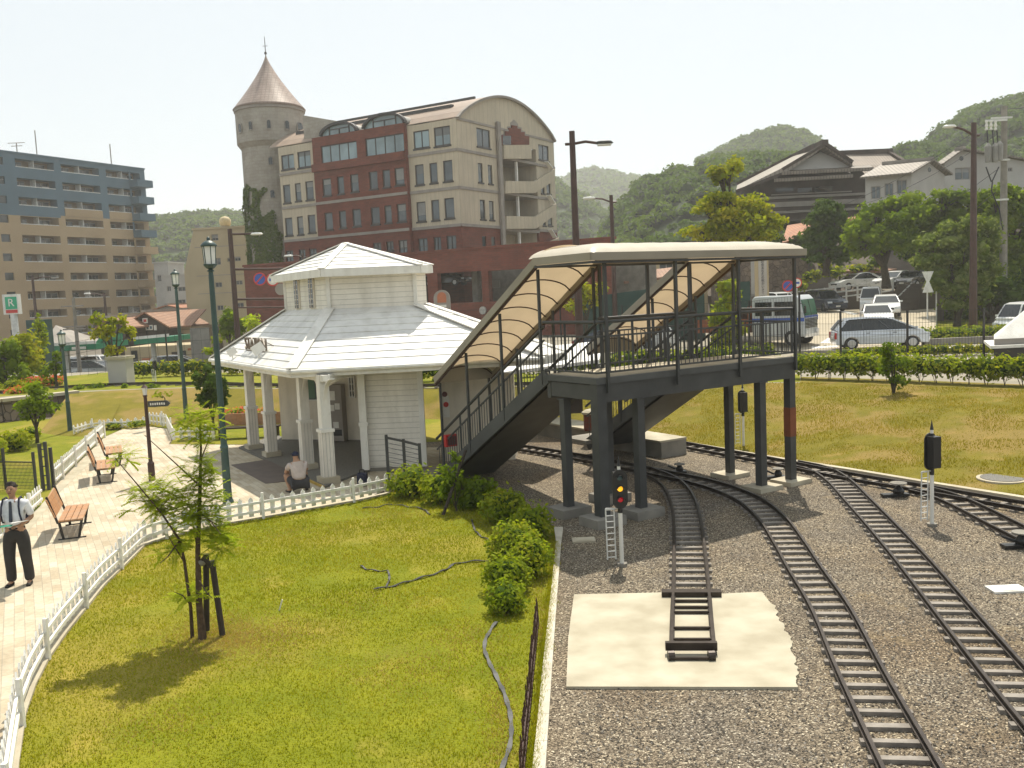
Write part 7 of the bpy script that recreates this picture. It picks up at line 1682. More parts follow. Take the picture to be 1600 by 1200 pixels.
# ---------------------------------------------------------------- wooded hills and haze
def hill(name,fl,pts,D,depth,foot,seed,leafpx=3.4,cover=1.9,bump_=1.0,mat='leaf_far',crown=9):
    """pts: skyline pixels of a ridge standing at distance D"""
    R_=resample([A(x,y,D) for x,y in pts],46); n=len(R_); mb=MB(); M_=12
    for i,p in enumerate(R_):
        for j in range(M_+5):
            s=j/M_; 
            if s<=1: y=D-depth+depth*s; z=foot+(p.z-foot)*(math.sin(s*math.pi/2)**.9)
            else: y=D+depth*(s-1); z=p.z-(p.z-foot)*(s-1)*1.6
            x=p.x*(y/D)*.5+p.x*.5; nz=noise.noise(V(x/60+seed,y/60,0))*bump_*6*min(1,s*1.3)*(1 if s<.95 else .2)
            mb.v.append((x,y,z+nz-2.0))
    W=M_+5
    for i in range(n-1):
        for j in range(W-1): k=i*W+j; mb.f.append((k,k+W,k+W+1,k+1))
    o=mb.build(name,MT['forest'],smooth=True,keep=True); tag(o,kind='structure')
    # tree crowns
    lv=MB(); co=MB(); s=leafpx*pxs(D); xs=[p[0] for p in pts]; area=(xs[-1]-xs[0])*((sum(foot_y(D,foot,x)-y for x,y in pts))/len(pts)); cr=crown*pxs(D)
    cnt=int(area/(crown*crown*1.25)*1.7); per=int(crown*crown*3.14*cover/(leafpx*leafpx)*.75)
    for k in range(cnt):
        i=rnd.random()*(n-1.001); j=rnd.random()**.8*(M_+1.5); i0=int(i); j0=int(j); fi=i-i0; fj=j-j0
        a=V(*mb.v[i0*W+j0]).lerp(V(*mb.v[(i0+1)*W+j0]),fi); b=V(*mb.v[i0*W+j0+1]).lerp(V(*mb.v[(i0+1)*W+j0+1]),fi); c=a.lerp(b,fj)
        r=cr*rnd.uniform(.35,1.45); c=c+V(0,0,r*.15)
        N_=7
        bi=len(co.v)
        for q in range(4):
            th=math.pi*.5*q/3
            for w_ in range(N_):
                ph=2*math.pi*w_/N_+k; rr=r*.86*(1+.25*noise.noise(V(c.x+w_,c.y,q))); co.v.append((c.x+rr*math.cos(th)*math.cos(ph),c.y+rr*math.cos(th)*math.sin(ph),c.z+rr*.75*math.sin(th)))
        for q in range(3):
            for w_ in range(N_): co.f.append((bi+q*N_+w_,bi+q*N_+(w_+1)%N_,bi+(q+1)*N_+(w_+1)%N_,bi+(q+1)*N_+w_))
        for q in range(per):
            d=rvec(); d.z=abs(d.z)*1.0+.05; 
            if d.y>.5 and rnd.random()<.6: d.y=-d.y
            d.normalize(); rr=r*rnd.uniform(.82,1.1); p=V(c.x+d.x*rr,c.y+d.y*rr,c.z+d.z*rr*.8); leaf(lv,p,(d*.8+rvec()*.8+UP*.2).normalized(),s*rnd.uniform(.6,1.2),.6)
    b=lv.build(fl[0],MT[mat],smooth=False,keep=True); tag(b,fl[1],'forest',kind='stuff')
    c=co.build('forest_canopy',MT['forest'],smooth=True,keep=True); c.parent=b
def foot_y(D,foot,x): return 459-.0454*(x-800)+(H-foot)*F/D
hill('hill',('forest','hazy wooded hill between the tan apartment block and the tower'),[(150,352),(200,348),(235,345),(262,338),(292,335),(330,331),(360,331),(400,338),(470,350)],430,160,6,3.1,3.0,crown=8)
hill('hill',('forest','palest distant wooded ridge right of the office building'),[(800,330),(850,302),(872,292),(905,274),(925,272),(950,277),(985,283),(1020,292),(1080,320)],900,300,6,9.2,3.2,crown=7)
hill('hill',('forest','middle wooded slope descending behind the brown street lamps'),[(820,268),(850,280),(875,290),(905,305),(930,322),(955,345),(990,372),(1020,395)],460,150,6,14.7,3.2,crown=8)
hill('hill',('forest','dark wooded hill behind the yellow-green tree'),[(935,400),(950,352),(965,325),(985,303),(1012,278),(1040,268),(1070,258),(1105,247),(1140,240),(1200,246),(1260,262),(1330,285)],250,110,5,21.3,3.6,cover=2.1,crown=12)
hill('hill',('forest','hazy round wooded hill behind the dark traditional house'),[(1090,250),(1130,232),(1160,216),(1195,209),(1222,208),(1248,217),(1268,236),(1300,262),(1360,275)],470,150,8,33.8,3.2,crown=8)
hill('hill',('forest','wooded spur behind the white houses at right'),[(1350,262),(1385,240),(1400,233),(1420,232),(1450,236),(1480,244),(1540,250)],230,60,8,41.0,3.6,crown=11)
hill('hill',('forest','steep wooded hill rising at the right edge of the picture'),[(1440,262),(1447,232),(1455,212),(1485,190),(1512,172),(1540,162),(1575,152),(1610,146),(1680,140),(1760,150)],270,100,8,52.4,3.8,cover=2.1,crown=13)
# haze
HZ=MB().box(-900,1000,-30,1320,-1.4,124); hz=HZ.build('haze',MT['white'],keep=True)
hm=bpy.data.materials.new('thin_haze'); hm.use_nodes=True; ht_=hm.node_tree; ht_.nodes.remove(ht_.nodes['Principled BSDF']); pv=ht_.nodes.new('ShaderNodeVolumePrincipled'); pv.inputs['Density'].default_value=.0005; pv.inputs['Color'].default_value=(1,1,.98,1); pv.inputs['Anisotropy'].default_value=.3
ht_.links.new(pv.outputs[0],ht_.nodes['Material Output'].inputs['Volume']); hz.data.materials.clear(); hz.data.materials.append(hm); tag(hz,'thin pale summer haze over the whole place','haze',kind='stuff')
# ---------------------------------------------------------------- vehicles
MT['silver']=Mplain('silver_blue_paint',(.58,.61,.65),.3,.35,.5,.8); MT['carwhite']=Mplain('white_car_paint',(.72,.72,.70),.3,0,.5,.8)
MT['darkblue']=Mplain('dark_blue_paint',(.03,.045,.075),.25,.2,.5,.8); MT['blackcar']=Mplain('black_car_paint',(.015,.017,.022),.22,.1,.5,.9)
MT['tyre']=Mplain('tyre_rubber',(.02,.02,.02),.8); MT['rim']=Mplain('alloy_rim',(.5,.5,.5),.3,.7)
MT['truckpaint']=Mplain('truck_grey_white',(.48,.50,.50),.35,0,.5,.6); MT['headlamp']=Mplain('headlamp_glass',(.6,.62,.62),.1); MT['taillamp']=Mplain('tail_lamp',(.4,.02,.02),.2)
CARS={'wagon':dict(L=4.6,W=1.72,Hh=1.62,belt=.98,hood=.97,xw=1.72,xr=.5,xq=-1.8,xe=-2.2,nose=.84),'sedan':dict(L=4.6,W=1.72,Hh=1.45,belt=.93,hood=.92,xw=1.1,xr=.25,xq=-.95,xe=-1.65,nose=.74),
 'van':dict(L=3.7,W=1.5,Hh=1.9,belt=1.1,hood=1.06,xw=1.45,xr=.95,xq=-1.65,xe=-1.78,nose=.85),'suv':dict(L=4.4,W=1.75,Hh=1.75,belt=1.08,hood=1.06,xw=.95,xr=.25,xq=-1.8,xe=-2.05,nose=.88)}
def car(kind,paint,loc,az,label,group='vehicles on the street and car park'):
    c=CARS[kind]; L=c['L'];W=c['W'];Hh=c['Hh'];b=c['belt']; h=L/2; rt=root('parked_car',V(0,0,0),label,'car',group); r=.31; wf=h-.85; wr=-h+.8
    low=[(-h+.06,.26),(-h,.5),(-h+.03,b-.1),(-h+.12,b),(c['xw'],b),((c['xw']+h)/2,c['hood']-.03),(h-.3,c['hood']-.12),(h-.06,c['nose']-.1),(h,.5),(h-.05,.26)]
    def arcp(x): return [(x+(r+.06)*math.cos(math.pi*i/8),.27+(r+.06)*math.sin(math.pi*i/8)) for i in range(9)]
    prof_=low+arcp(wf)+arcp(wr)
    m=MB(); n=len(prof_); ws=((-W/2+.09,.0),(-W/2,1),(W/2,1),(W/2-.09,0))
    for (y,f) in ((-W/2,1),(W/2,1)):
        for (x,z) in prof_: m.v.append((x,y*(1-.07*max(0,(abs(x)-h+.5)/.5)) ,z))
    m.f=[tuple(range(n)),tuple(range(n,2*n))[::-1]]+[(i,n+i,n+(i+1)%n,(i+1)%n) for i in range(n)]
    o=m.build('body',MT[paint],rt); bv=o.modifiers.new('b','BEVEL'); bv.width=.05; bv.segments=3; bv.limit_method='ANGLE'; bv.angle_limit=R(35); o.data.polygons.foreach_set('use_smooth',[False]*len(o.data.polygons))
    yb=W/2-.05; yt=W/2-.2; zt=Hh-.05
    top=[(c['xq'],zt-.10),(c['xq']+.22,zt-.02),((c['xq']+c['xr'])/2,zt+.02),(c['xr']-.25,zt-.01),(c['xr']+.08,zt-.08)]
    gp_=[(c['xe'],b-.02,0)]+[(x,z,1) for x,z in top]+[(c['xw'],b-.02,0)]
    m=MB(); n=len(gp_)
    for sg in(-1,1):
        for (x,z,k) in gp_: m.v.append((x,sg*(yt if k else yb),z))
    m.f=[tuple(range(n)),tuple(range(n,2*n))[::-1]]+[(i,(i+1)%n,n+(i+1)%n,n+i) for i in range(n)]
    m.build('windows',MT['glass_dark'],rt)
    m=MB(); n=len(top)
    for dz in (0.0,.05):
        for sg in(-1,1):
            for (x,z) in top: m.v.append((x*(1.0) + (0 if dz else 0),sg*(yt+.035-dz*.7),z+dz-.012))
    for i in range(n-1):
        m.f+=[(2*n+i,2*n+i+1,3*n+i+1,3*n+i),(i,i+1,2*n+i+1,2*n+i),(n+i,3*n+i,3*n+i+1,n+i+1),(i,n+i,n+i+1,i+1)]
    m.f+=[(0,2*n,3*n,n),(n-1,2*n-1,4*n-1,3*n-1)]
    o=m.build('roof',MT[paint],rt)
    for sy in(-1,1):
        m=MB(); yb2=sy*(yb+.0); yt2=sy*(yt+.01)
        m.beam((c['xe'],yb2,b),(c['xq'],yt2,zt-.10),.16,.06,up=V(0,1,0)); m.build('rear_pillar',MT[paint],rt)
        m=MB(); m.beam((c['xw'],yb2,b),(c['xr']+.08,yt2,zt-.08),.07,.05,up=V(0,1,0)); m.build('front_pillar',MT[paint],rt)
        ws_=(.33,.66) if kind in('wagon','van','suv') else (.5,)
        for t in ws_: 
            m=MB(); m.beam((c['xe']+(c['xw']-c['xe'])*t,yb2+sy*.004,b),(c['xq']+(c['xr']-c['xq'])*t,yt2+sy*.004,zt),.05,.02,up=V(0,1,0)); m.build('door_pillar',MT['blackcar'],rt)
            m=MB(); x=c['xe']+(c['xw']-c['xe'])*t; m.box(x-.006,x+.006,sy*(W/2)-.004,sy*(W/2)+.003,.35,b-.06); m.box(x+.12,x+.3,sy*(W/2)-.004,sy*(W/2)+.02,b-.16,b-.13); m.build('door_seam',MT['frame_dark'],rt)
        m=MB(); m.obox(V(c['xw']-.1,sy*(W/2+.06),b+.07),V(.05,0,0),V(0,.09,0),V(0,0,.055)); m.build('side_mirror',MT[paint],rt)
        m=MB(); m.obox(V(h-.10,sy*(W/2-.22),c['nose']-.12),V(.09,0,.0),V(0,.17,0),V(-.02,0,.07)); m.build('headlight',MT['headlamp'],rt)
        m=MB(); m.obox(V(-h+.03,sy*(W/2-.13),b-.25),V(.045,0,0),V(0,.1,0),V(0,0,.16)); m.build('tail_light',MT['taillamp'],rt)
        for x in (wf,wr):
            m=MB(); m.tube([V(x,sy*(W/2-.19),r),V(x,sy*(W/2+.005),r)],r,18); w_=m.build('wheel',MT['tyre'],rt)
            m=MB(); m.tube([V(x,sy*(W/2+.004),r),V(x,sy*(W/2+.018),r)],[r*.68,r*.6],14); m.build('rim',MT['rim'],w_)
    m=MB(); m.box(h-.055,h+.012,-.42,.42,c['nose']-.26,c['nose']-.14); m.build('grille',MT['blackcar'],rt); m=MB(); m.box(h-.03,h+.02,-.18,.18,.38,.5); m.build('number_plate',MT['white'],rt); m=MB(); m.box(-h-.015,-h+.03,-.18,.18,.55,.67); m.build('number_plate',MT['white'],rt)
    rt.location=loc; rt.rotation_euler=(0,0,R(90-az)); LOC[rt.name]=V(*loc); return rt
def at(px,py,D,z=ZP): p=A(px,py,D); return V(p.x,D,z)
car('wagon','silver',at(1373,545,47.5),99,'silver minivan driving right just behind the black mesh fence')
car('sedan','carwhite',at(1369,500,57,zr(57)),197,'white sedan right behind the silver minivan roof in the car park')
car('sedan','carwhite',at(1384,490,63,zr(63)),200,'white sedan with sunlit windscreen behind the nearer white sedan')
car('van','carwhite',at(1361,480,69.5,zr(69.5)),203,'tall white van at the back of the car park below the railing')
car('suv','darkblue',at(1289,478,75,zr(75)),172,'dark blue car parked against the wall below the white railing')
car('suv','carwhite',at(1220,470,74,zr(74)),160,'white car showing its roof behind the parked truck')
car('sedan','carwhite',at(1340,450,78.5,TZ-.31),255,'white car behind the ramp railing on the terrace, leftmost')
car('sedan','carwhite',at(1400,446,76,TZ-.31),235,'white car on the terrace beside the end of the railing')
car('sedan','blackcar',at(1434,444,75,TZ-.31),235,'black car on the terrace beside the hourglass sign')
car('van','carwhite',at(1605,505,52),250,'white van with dark window cut by the right edge')
car('sedan','carwhite',at(70,560,88,ZL),95,'white car at the petrol station left of the slim utility pole')
car('van','carwhite',at(107,578,80,ZL),190,'tall white van parked behind the street fence left of the pale pole')
car('van','carwhite',at(126,580,79,ZL),185,'second white van beside the slim concrete pole')
car('wagon','carwhite',at(147,578,78,ZL),100,'white station car just left of the planter box')
car('suv','carwhite',at(162,560,84,ZL),120,'sunlit white car under the green link of the canopy')
car('wagon','silver',at(277,584,80,ZL),80,'pale blue car passing behind the yellow-green hedge')
car('sedan','carwhite',at(228,584,76,ZL),90,'low white car half hidden by the hedge right of the planter')
car('sedan','blackcar',at(700,480,88,5.6),120,'dark car inside the middle opening of the brick podium')
car('sedan','darkblue',at(960,545,52),100,'dark car seen through the bridge railings left of the truck')
car('van','carwhite',at(1010,545,53),95,'white vehicle seen through the middle of the bridge railing')
# police-style truck
def truck(loc,az):
    rt=root('parked_truck',V(0,0,0),'white truck with blue stripe, green windscreen and slatted grille behind the bridge railing','truck'); W=2.1
    P=[(-1.5,.5),(-1.5,2.55),(-1.35,2.72),(1.0,2.72),(1.22,2.5),(1.42,1.55),(1.45,.5)]
    m=MB(); m.extr([V(x,-W/2,z) for x,z in P],V(0,W,0)); o=m.build('cab_body',MT['truckpaint'],rt); bv=o.modifiers.new('b','BEVEL'); bv.width=.07; bv.segments=3
    MT['green_glass']=Mglass('green_windscreen',(.03,.09,.055),.06,.8)
    m=MB(); m.extr([V(1.235,-W/2+.1,2.48),V(1.235,W/2-.1,2.48),V(1.435,W/2-.1,1.62),V(1.435,-W/2+.1,1.62)],V(.02,0,.005)); w_=m.build('windscreen',MT['green_glass'],rt)
    m=MB(); m.beam((1.26,0,2.48),(1.455,0,1.62),.04,.03,up=V(0,1,0)); m.build('centre_bar',MT['blackcar'],w_)
    for sy in(-1,1):
        m=MB(); y=sy*(W/2+.006)
        for (x0,x1) in ((-1.3,-.35),(-.2,1.0)): m.extr([V(x0,y,1.65),V(x1,y,1.65),V(min(x1,.92),y,2.4),V(x0,y,2.4)],V(0,sy*.01,0))
        m.build('side_windows',MT['glass_dark'],rt)
        m=MB(); m.box(-1.5,1.44,sy*(W/2)-.005,sy*(W/2+.012)+0,1.32,1.52) if sy>0 else m.box(-1.5,1.44,-(W/2+.012),-(W/2)+.005,1.32,1.52); m.build('blue_stripe',MT['sign_blue'],rt)
        for x in (.75,-3.6): 
            m=MB(); m.tube([V(x,sy*(W/2-.25),.42),V(x,sy*(W/2+.01),.42)],.42,18); w2=m.build('wheel',MT['tyre'],rt); m=MB(); m.tube([V(x,sy*(W/2+.01),.42),V(x,sy*(W/2+.03),.42)],.24,14); m.build('rim',MT['rim'],w2)
        m=MB(); m.obox(V(1.5,sy*(W/2-.3),.75),V(.03,0,0),V(0,.2,0),V(0,0,.1)); m.build('headlight',MT['headlamp'],rt)
        m=MB(); m.tube([V(1.2,sy*W/2,2.3),V(1.6,sy*(W/2+.25),2.2)],.02,5); m.obox(V(1.6,sy*(W/2+.28),1.95),V(.03,0,0),V(0,.1,0),V(0,0,.2)); m.build('wing_mirror',MT['blackcar'],rt)
    m=MB(); 
    for i in range(7): m.box(1.45,1.475,-W/2+.15,W/2-.15,.95+i*.075,.99+i*.075)
    m.build('grille_slats',MT['blackcar'],rt); m=MB(); m.box(1.44,1.5,-W/2+.03,W/2-.03,.45,.62); m.build('bumper',MT['carwhite'],rt)
    m=MB(); m.box(1.455,1.47,-W/2+.05,W/2-.05,1.52,1.6); m.build('front_stripe',MT['sign_blue'],rt)
    m=MB(); m.box(-5.0,-1.6,-W/2,W/2,.75,.95); m.box(-5.0,-1.6,-W/2,-W/2+.06,.95,1.5); m.box(-5.0,-1.6,W/2-.06,W/2,.95,1.5); m.box(-1.75,-1.6,-W/2,W/2,.95,2.2); m.build('load_bed',MT['rust'],rt)
    m=MB(); m.box(-4.6,-2.2,-.8,.8,.96,1.9); m.build('load_crates',MT['dark_wood'],rt)
    rt.location=loc; rt.rotation_euler=(0,0,R(90-az)); LOC[rt.name]=V(*loc)
truck(at(1228,545,51,zr(51)),128)
# ---------------------------------------------------------------- people
SK={}
for nme,c in (('skin',(.42,.24,.15)),('shirt_white',(.76,.77,.80)),('trousers_dark',(.035,.032,.03)),('hair',(.022,.014,.010)),('shoe',(.015,.013,.012)),('tie',(.05,.055,.075)),('navy',(.018,.022,.045)),('shirt_beige',(.50,.43,.39)),('paper',(.85,.85,.83)),('folder',(.04,.36,.24)),('shorts',(.04,.04,.045))): SK[nme]=M('cloth_'+nme,c,tuple(x*.8 for x in c),9,.75,.15,60)
def skin(name,J,E,root_j,mat,parent,sub=2):
    keys=list(J); me=bpy.data.meshes.new(name); me.from_pydata([J[k][0] for k in keys],[(keys.index(a),keys.index(b)) for a,b in E],[])
    o=bpy.data.objects.new(name,me); col.objects.link(o); sm=o.modifiers.new('s','SKIN'); ss=o.modifiers.new('ss','SUBSURF'); ss.levels=ss.render_levels=sub
    if not me.skin_vertices: 
        me.attributes  # ensure layer
    import bmesh
    bm=bmesh.new(); bm.from_mesh(me); ly=bm.verts.layers.skin.verify(); bm.verts.ensure_lookup_table()
    for i,k in enumerate(keys):
        r=J[k][1]; bm.verts[i][ly].radius=r if hasattr(r,'__len__') else (r,r); bm.verts[i][ly].use_root=(k==root_j)
    bm.to_mesh(me); bm.free(); bpy.context.view_layer.update()
    ev=o.evaluated_get(bpy.context.evaluated_depsgraph_get()); m2=bpy.data.meshes.new_from_object(ev); bpy.data.objects.remove(o)
    for p in m2.polygons: p.use_smooth=True
    m2.materials.clear(); m2.materials.append(mat); q=bpy.data.objects.new(name,m2); col.objects.link(q); q.parent=parent; return q
def hand(J,E,pre,wrist,dirv,side,up,curl=.5,sc=1.0):
    """palm from the wrist plus five fingers, each its own chain"""
    d=V(*dirv).normalized(); s=V(*side).normalized(); u=V(*up).normalized(); w=V(*wrist)
    J[pre+'palm']=(w+d*.045*sc,(.030*sc,.016*sc)); E.append((pre+'wrist',pre+'palm')); J[pre+'palm2']=(w+d*.085*sc,(.034*sc,.014*sc)); E.append((pre+'palm',pre+'palm2'))
    for i,(off,ln) in enumerate(((-.030,.062),(-.010,.074),(.010,.070),(.029,.054))):
        a=w+d*.092*sc+s*off*sc; b=a+(d*(1-curl*.3)-u*curl*.4).normalized()*ln*.5*sc; c=b+(d*(1-curl*.9)-u*curl).normalized()*ln*.5*sc
        for k,(p,r) in enumerate(((a,.0088),(b,.008),(c,.0065))): J[f'{pre}f{i}{k}']=(p,r*sc)
        E.extend([(pre+'palm2',f'{pre}f{i}0'),(f'{pre}f{i}0',f'{pre}f{i}1'),(f'{pre}f{i}1',f'{pre}f{i}2')])
    a=w+d*.035*sc-s*.034*sc; b=a+(d*.7-s*.6-u*.3).normalized()*.032*sc; c=b+(d*.9-u*.4).normalized()*.028*sc
    for k,(p,r) in enumerate(((a,.0105),(b,.0095),(c,.007))): J[f'{pre}t{k}']=(p,r*sc)
    E.extend([(pre+'palm',pre+'t0'),(pre+'t0',pre+'t1'),(pre+'t1',pre+'t2')])
def head_parts(rt,hc,face,hair_mat,scale=1.0,cap=False):
    f=V(*face).normalized(); s=f.cross(UP).normalized(); u=s.cross(f)
    m=MB(); N=14
    for i in range(10):
        th=math.pi*.5*i/9
        for j in range(N):
            ph=2*math.pi*j/N; d=u*math.cos(th)+(f*math.cos(ph)+s*math.sin(ph))*math.sin(th); fr=d.dot(f)
            r=(.098*(1+.12*noise.noise(d*9))) if not (fr>.1 and th>.48) else .066
            m.v.append(tuple(hc+V(0,0,.028)+(d*V(1,1,1).x*r*scale)))
    for i in range(9):
        for j in range(N): m.f.append((i*N+j,i*N+(j+1)%N,(i+1)*N+(j+1)%N,(i+1)*N+j))
    m.build('hair' if not cap else 'cap',hair_mat,rt,smooth=True).matrix_parent_inverse=Matrix()
    if cap: b=MB(); p=hc+V(0,0,.05)+f*.09; b.extr([p-s*.07,p+s*.07,p+s*.05+f*.07,p-s*.05+f*.07],V(0,0,.01)); b.build('cap_peak',hair_mat,rt).matrix_parent_inverse=Matrix()
    e=MB()
    for sg in(-1,1): c=hc+f*.082+s*sg*.032+u*.008; e.tube([c,c+f*.008],.0065,8)
    e.build('eyes',SK['hair'],rt).matrix_parent_inverse=Matrix()
    e=MB(); c=hc+f*.088-u*.055; e.obox(c,s*.022,f*.006,u*.005); e.build('mouth',MT['flag_dark'],rt).matrix_parent_inverse=Matrix()
def man():
    b=G(33,915); rt=root('person',V(0,0,0),'man in white shirt, dark tie and trousers with rucksack straps, reading papers on the path','person')
    J={'pelvis':((0,0,.96),(.15,.11)),'waist':((0,0,1.08),(.135,.10)),'chest':((0,0,1.28),(.155,.105)),'upper':((0,.01,1.41),(.13,.085)),'neck':((0,.0,1.49),.052),'neck2':((0,-.01,1.54),.050),'jaw':((0,-.025,1.59),(.062,.068)),'head':((0,-.012,1.665),(.078,.092)),'crown':((0,0,1.735),(.060,.07)),
     'nose':((0,-.115,1.635),.010),'nose0':((0,-.085,1.655),.016)}
    E=[('pelvis','waist'),('waist','chest'),('chest','upper'),('upper','neck'),('neck','neck2'),('neck2','jaw'),('jaw','head'),('head','crown'),('head','nose0'),('nose0','nose')]
    for sg,p in ((-1,'l'),(1,'r')):
        J[p+'ear']=((sg*.088,0,1.64),.014); E.append(('head',p+'ear'))
        J[p+'sh']=((sg*.185,.01,1.40),.058); J[p+'el']=((sg*.255,.06,1.15),.043); wr=(sg*.15,-.20,1.07) if sg>0 else (-.19,-.17,1.12); J[p+'wrist']=(wr,.028)
        J[p+'mid']=((sg*.235,.03,1.27),.048)
        E+=[('upper',p+'sh'),(p+'sh',p+'mid'),(p+'mid',p+'el'),(p+'el',p+'wrist')]; hand(J,E,p,wr,(-sg*.5,-.8,.1),(-sg*.0,.1,1) if sg<0 else (-1,.2,0),(0,0,1),.7)
        J[p+'hip']=((sg*.095,0,.88),.092); J[p+'knee']=((sg*.125,-.02,.50),.058); J[p+'calf']=((sg*.13,.02,.34),.052); J[p+'ank']=((sg*.14,.03,.09),.036); J[p+'toe']=((sg*.165,-.13,.035),.034)
        E+=[('pelvis',p+'hip'),(p+'hip',p+'knee'),(p+'knee',p+'calf'),(p+'calf',p+'ank'),(p+'ank',p+'toe')]
    skin('body',J,E,'pelvis',SK['skin'],rt)
    def sub(names,grow,extra=None):
        j={k:(J[k][0],tuple(x+grow for x in (J[k][1] if hasattr(J[k][1],'__len__') else (J[k][1],)*2))) for k in names}
        if extra: j.update(extra)
        return j
    js=sub(['pelvis','waist','chest','upper','lsh','rsh','lmid','rmid'],.016); js['upper']=((0,.01,1.41),(.165,.115)); js['lsh']=((-.19,.01,1.40),(.084,.084)); js['rsh']=((.19,.01,1.40),(.084,.084)); js['neck']=((0,0,1.485),(.066,.066)); js['lel']=((-.25,.055,1.175),(.064,.064)); js['rel']=((.25,.055,1.175),(.064,.064)); js['pelvis']=((0,0,.985),(.172,.128)); js['waist']=((0,0,1.08),(.165,.122)); js['chest']=((0,0,1.28),(.18,.128))
    skin('shirt',js,[('pelvis','waist'),('waist','chest'),('chest','upper'),('upper','neck'),('upper','lsh'),('upper','rsh'),('lsh','lmid'),('rsh','rmid'),('lmid','lel'),('rmid','rel')],'chest',SK['shirt_white'],rt)
    jt={'waist':((0,0,1.03),(.148,.115)),'pelvis':((0,0,.95),(.165,.125))}; et=[('waist','pelvis')]
    for sg,p in ((-1,'l'),(1,'r')):
        jt[p+'hip']=((sg*.10,0,.85),.12); jt[p+'thigh']=((sg*.118,-.01,.68),.108); jt[p+'knee']=((sg*.13,-.015,.50),.092); jt[p+'calf']=((sg*.138,.02,.28),.085); jt[p+'ank']=((sg*.145,.02,.065),.085); et+=[('pelvis',p+'hip'),(p+'hip',p+'thigh'),(p+'thigh',p+'knee'),(p+'knee',p+'calf'),(p+'calf',p+'ank')]
        skin('shoe',{'h':((sg*.14,.06,.045),.042),'m':((sg*.155,-.05,.045),(.046,.038)),'t':((sg*.172,-.17,.035),(.040,.028))},[('h','m'),('m','t')],'m',SK['shoe'],rt)
    skin('trousers',jt,et,'pelvis',SK['trousers_dark'],rt)
    hc=V(0,-.012,1.655); head_parts(rt,hc,(0,-1,0),SK['hair'])
    m=MB(); m.extr([V(-.02,-.105,1.465),V(.02,-.105,1.465),V(.028,-.15,1.14),V(0,-.15,1.10),V(-.028,-.15,1.14)],V(0,-.012,0)); m.build('tie',SK['tie'],rt)
    m=MB(); 
    for sg in(-1,1): m.extr([V(0,-.085,1.50),V(sg*.06,-.09,1.49),V(sg*.05,-.115,1.43),V(sg*.005,-.11,1.46)],V(0,-.006,0))
    m.build('collar',SK['shirt_white'],rt)
    m=MB(); m.tube([V(-.15,0,1.0),V(0,-.13,1.0),V(.15,0,1.0)],.02,6); m.build('belt',SK['shoe'],rt)
    bp=root('rucksack',V(0,0,0),'dark rucksack worn by the standing man, its straps over both shoulders','rucksack')
    m=MB(); m.box(-.15,.15,.14,.28,1.0,1.42); o=m.build('bag_body',SK['navy'],bp); bv=o.modifiers.new('b','BEVEL'); bv.width=.05; bv.segments=3
    for sg in(-1,1): m=MB(); pts=[V(sg*.11,.15,1.42),V(sg*.115,.05,1.505),V(sg*.125,-.07,1.50),V(sg*.135,-.14,1.38),V(sg*.145,-.155,1.25),V(sg*.15,-.10,1.12),V(sg*.14,.12,1.05)]; m.tube(pts,.016,6); m.build('strap',SK['navy'],bp)
    pf_=root('papers',V(0,0,0),'open white papers held at waist height by the standing man','papers'); m=MB(); m.extr([V(.02,-.26,1.13),V(.22,-.16,1.12),V(.34,-.32,1.17),V(.12,-.44,1.16)],V(0,0,.008)); m.build('sheet',SK['paper'],pf_)
    m=MB(); m.extr([V(-.20,-.20,1.085),V(.04,-.20,1.085),V(.10,-.40,1.11),V(-.16,-.42,1.10)],V(0,0,.01)); m.build('green_folder',SK['folder'],pf_)
    a=R(8); k=1.0
    for r_ in (rt,bp,pf_): r_.location=b; r_.rotation_euler=(0,0,a); r_.scale=(1.02,1.02,1.02)
man()
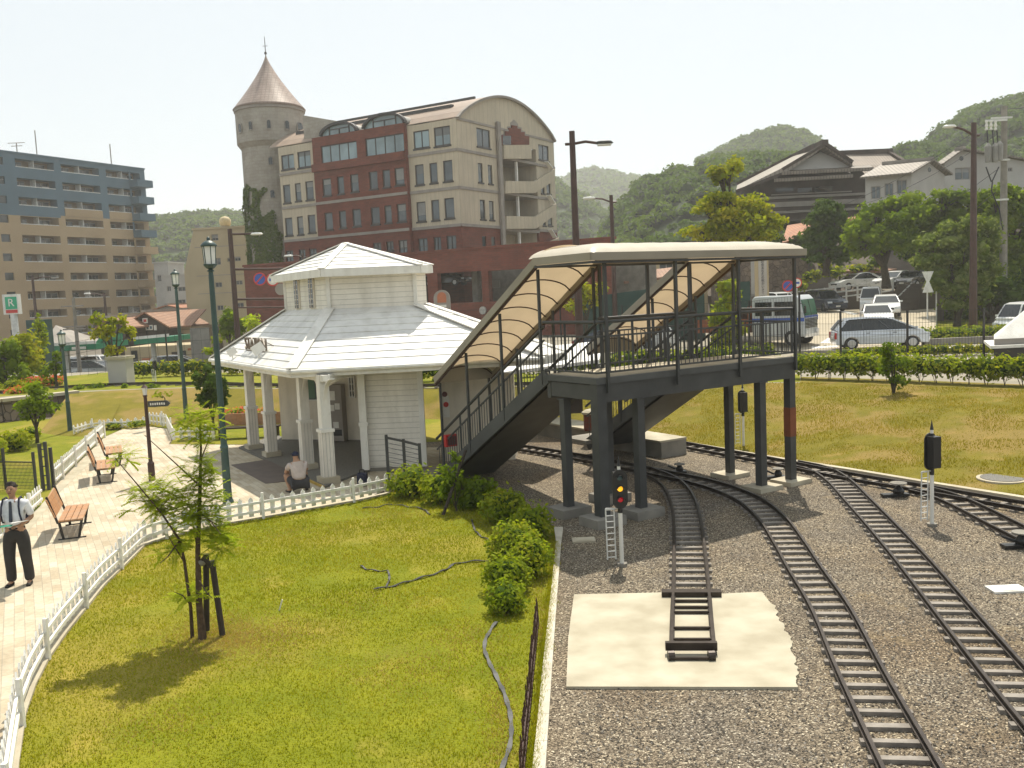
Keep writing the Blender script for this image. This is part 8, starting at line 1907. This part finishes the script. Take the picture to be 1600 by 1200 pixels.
def squat():
    b=G(470,771); rt=root('person',V(0,0,0),'person in beige shirt and dark cap squatting behind the picket fence, back turned','person')
    J={'pelvis':((0,0,.24),(.15,.13)),'waist':((.0,.04,.38),(.135,.12)),'chest':((0,.10,.56),(.16,.12)),'upper':((0,.14,.68),(.13,.09)),'neck':((-.01,.17,.75),.052),'head':((-.02,.2,.84),(.08,.09)),'crown':((-.02,.2,.92),(.06,.065)),'jaw':((-.03,.25,.80),.05)}
    E=[('pelvis','waist'),('waist','chest'),('chest','upper'),('upper','neck'),('neck','head'),('head','crown'),('head','jaw')]
    for sg,p in ((-1,'l'),(1,'r')):
        J[p+'sh']=((sg*.18,.13,.67),.056); J[p+'el']=((sg*.25,.28,.48),.042); wr=(sg*.16,.46,.46); J[p+'wrist']=(wr,.028); E+=[('upper',p+'sh'),(p+'sh',p+'el'),(p+'el',p+'wrist')]; hand(J,E,p,wr,(-sg*.5,.8,-.2),(-sg*.3,-.2,1),(0,0,1),.8)
        J[p+'hip']=((sg*.11,.04,.23),.095); J[p+'knee']=((sg*.24,.38,.42),.062); J[p+'ank']=((sg*.19,.16,.07),.038); J[p+'toe']=((sg*.23,.34,.035),.035); E+=[('pelvis',p+'hip'),(p+'hip',p+'knee'),(p+'knee',p+'ank'),(p+'ank',p+'toe')]
    skin('body',J,E,'pelvis',SK['skin'],rt)
    js={k:(J[k][0],tuple(x+.018 for x in (J[k][1] if hasattr(J[k][1],'__len__') else (J[k][1],)*2))) for k in ('waist','chest','upper','lsh','rsh')}; js['pelvis']=((0,.0,.30),(.165,.14)); js['lel']=((-.235,.23,.55),.062); js['rel']=((.235,.23,.55),.062)
    skin('shirt',js,[('pelvis','waist'),('waist','chest'),('chest','upper'),('upper','lsh'),('upper','rsh'),('lsh','lel'),('rsh','rel')],'chest',SK['shirt_beige'],rt)
    jt={'p':((0,0,.235),(.165,.135))}; et=[]
    for sg,p in ((-1,'l'),(1,'r')): jt[p+'h']=((sg*.11,.05,.235),.11); jt[p+'k']=((sg*.2,.27,.36),.088); et+=[('p',p+'h'),(p+'h',p+'k')]; skin('shoe',{'h':((sg*.19,.13,.045),.042),'t':((sg*.235,.38,.035),(.040,.03))},[('h','t')],'h',SK['shoe'],rt)
    skin('shorts',jt,et,'p',SK['shorts'],rt); head_parts(rt,V(-.02,.2,.84),(-.2,1,0),SK['navy'],cap=True)
    rt.location=b; rt.rotation_euler=(0,0,R(28)); rt.scale=(1.05,1.05,1.05)
squat()
b=G(566,762); bg_=root('blue_bag',b,'dark blue bag standing on the paving behind the picket fence','bag'); o=MB().box(b.x-.13,b.x+.13,b.y,b.y+.2,0.02,.36).build('bag_body',SK['navy'],bg_); bv=o.modifiers.new('b','BEVEL'); bv.width=.05; bv.segments=3; MB().tube([b+V(-.06,.1,.35),b+V(-.05,.1,.43),b+V(.05,.1,.43),b+V(.06,.1,.35)],.012,6).build('handle',SK['shoe'],bg_)
print('OBJECTS',len(bpy.data.objects),'FACES',sum(len(o.data.polygons) for o in bpy.data.objects if o.type=='MESH'))
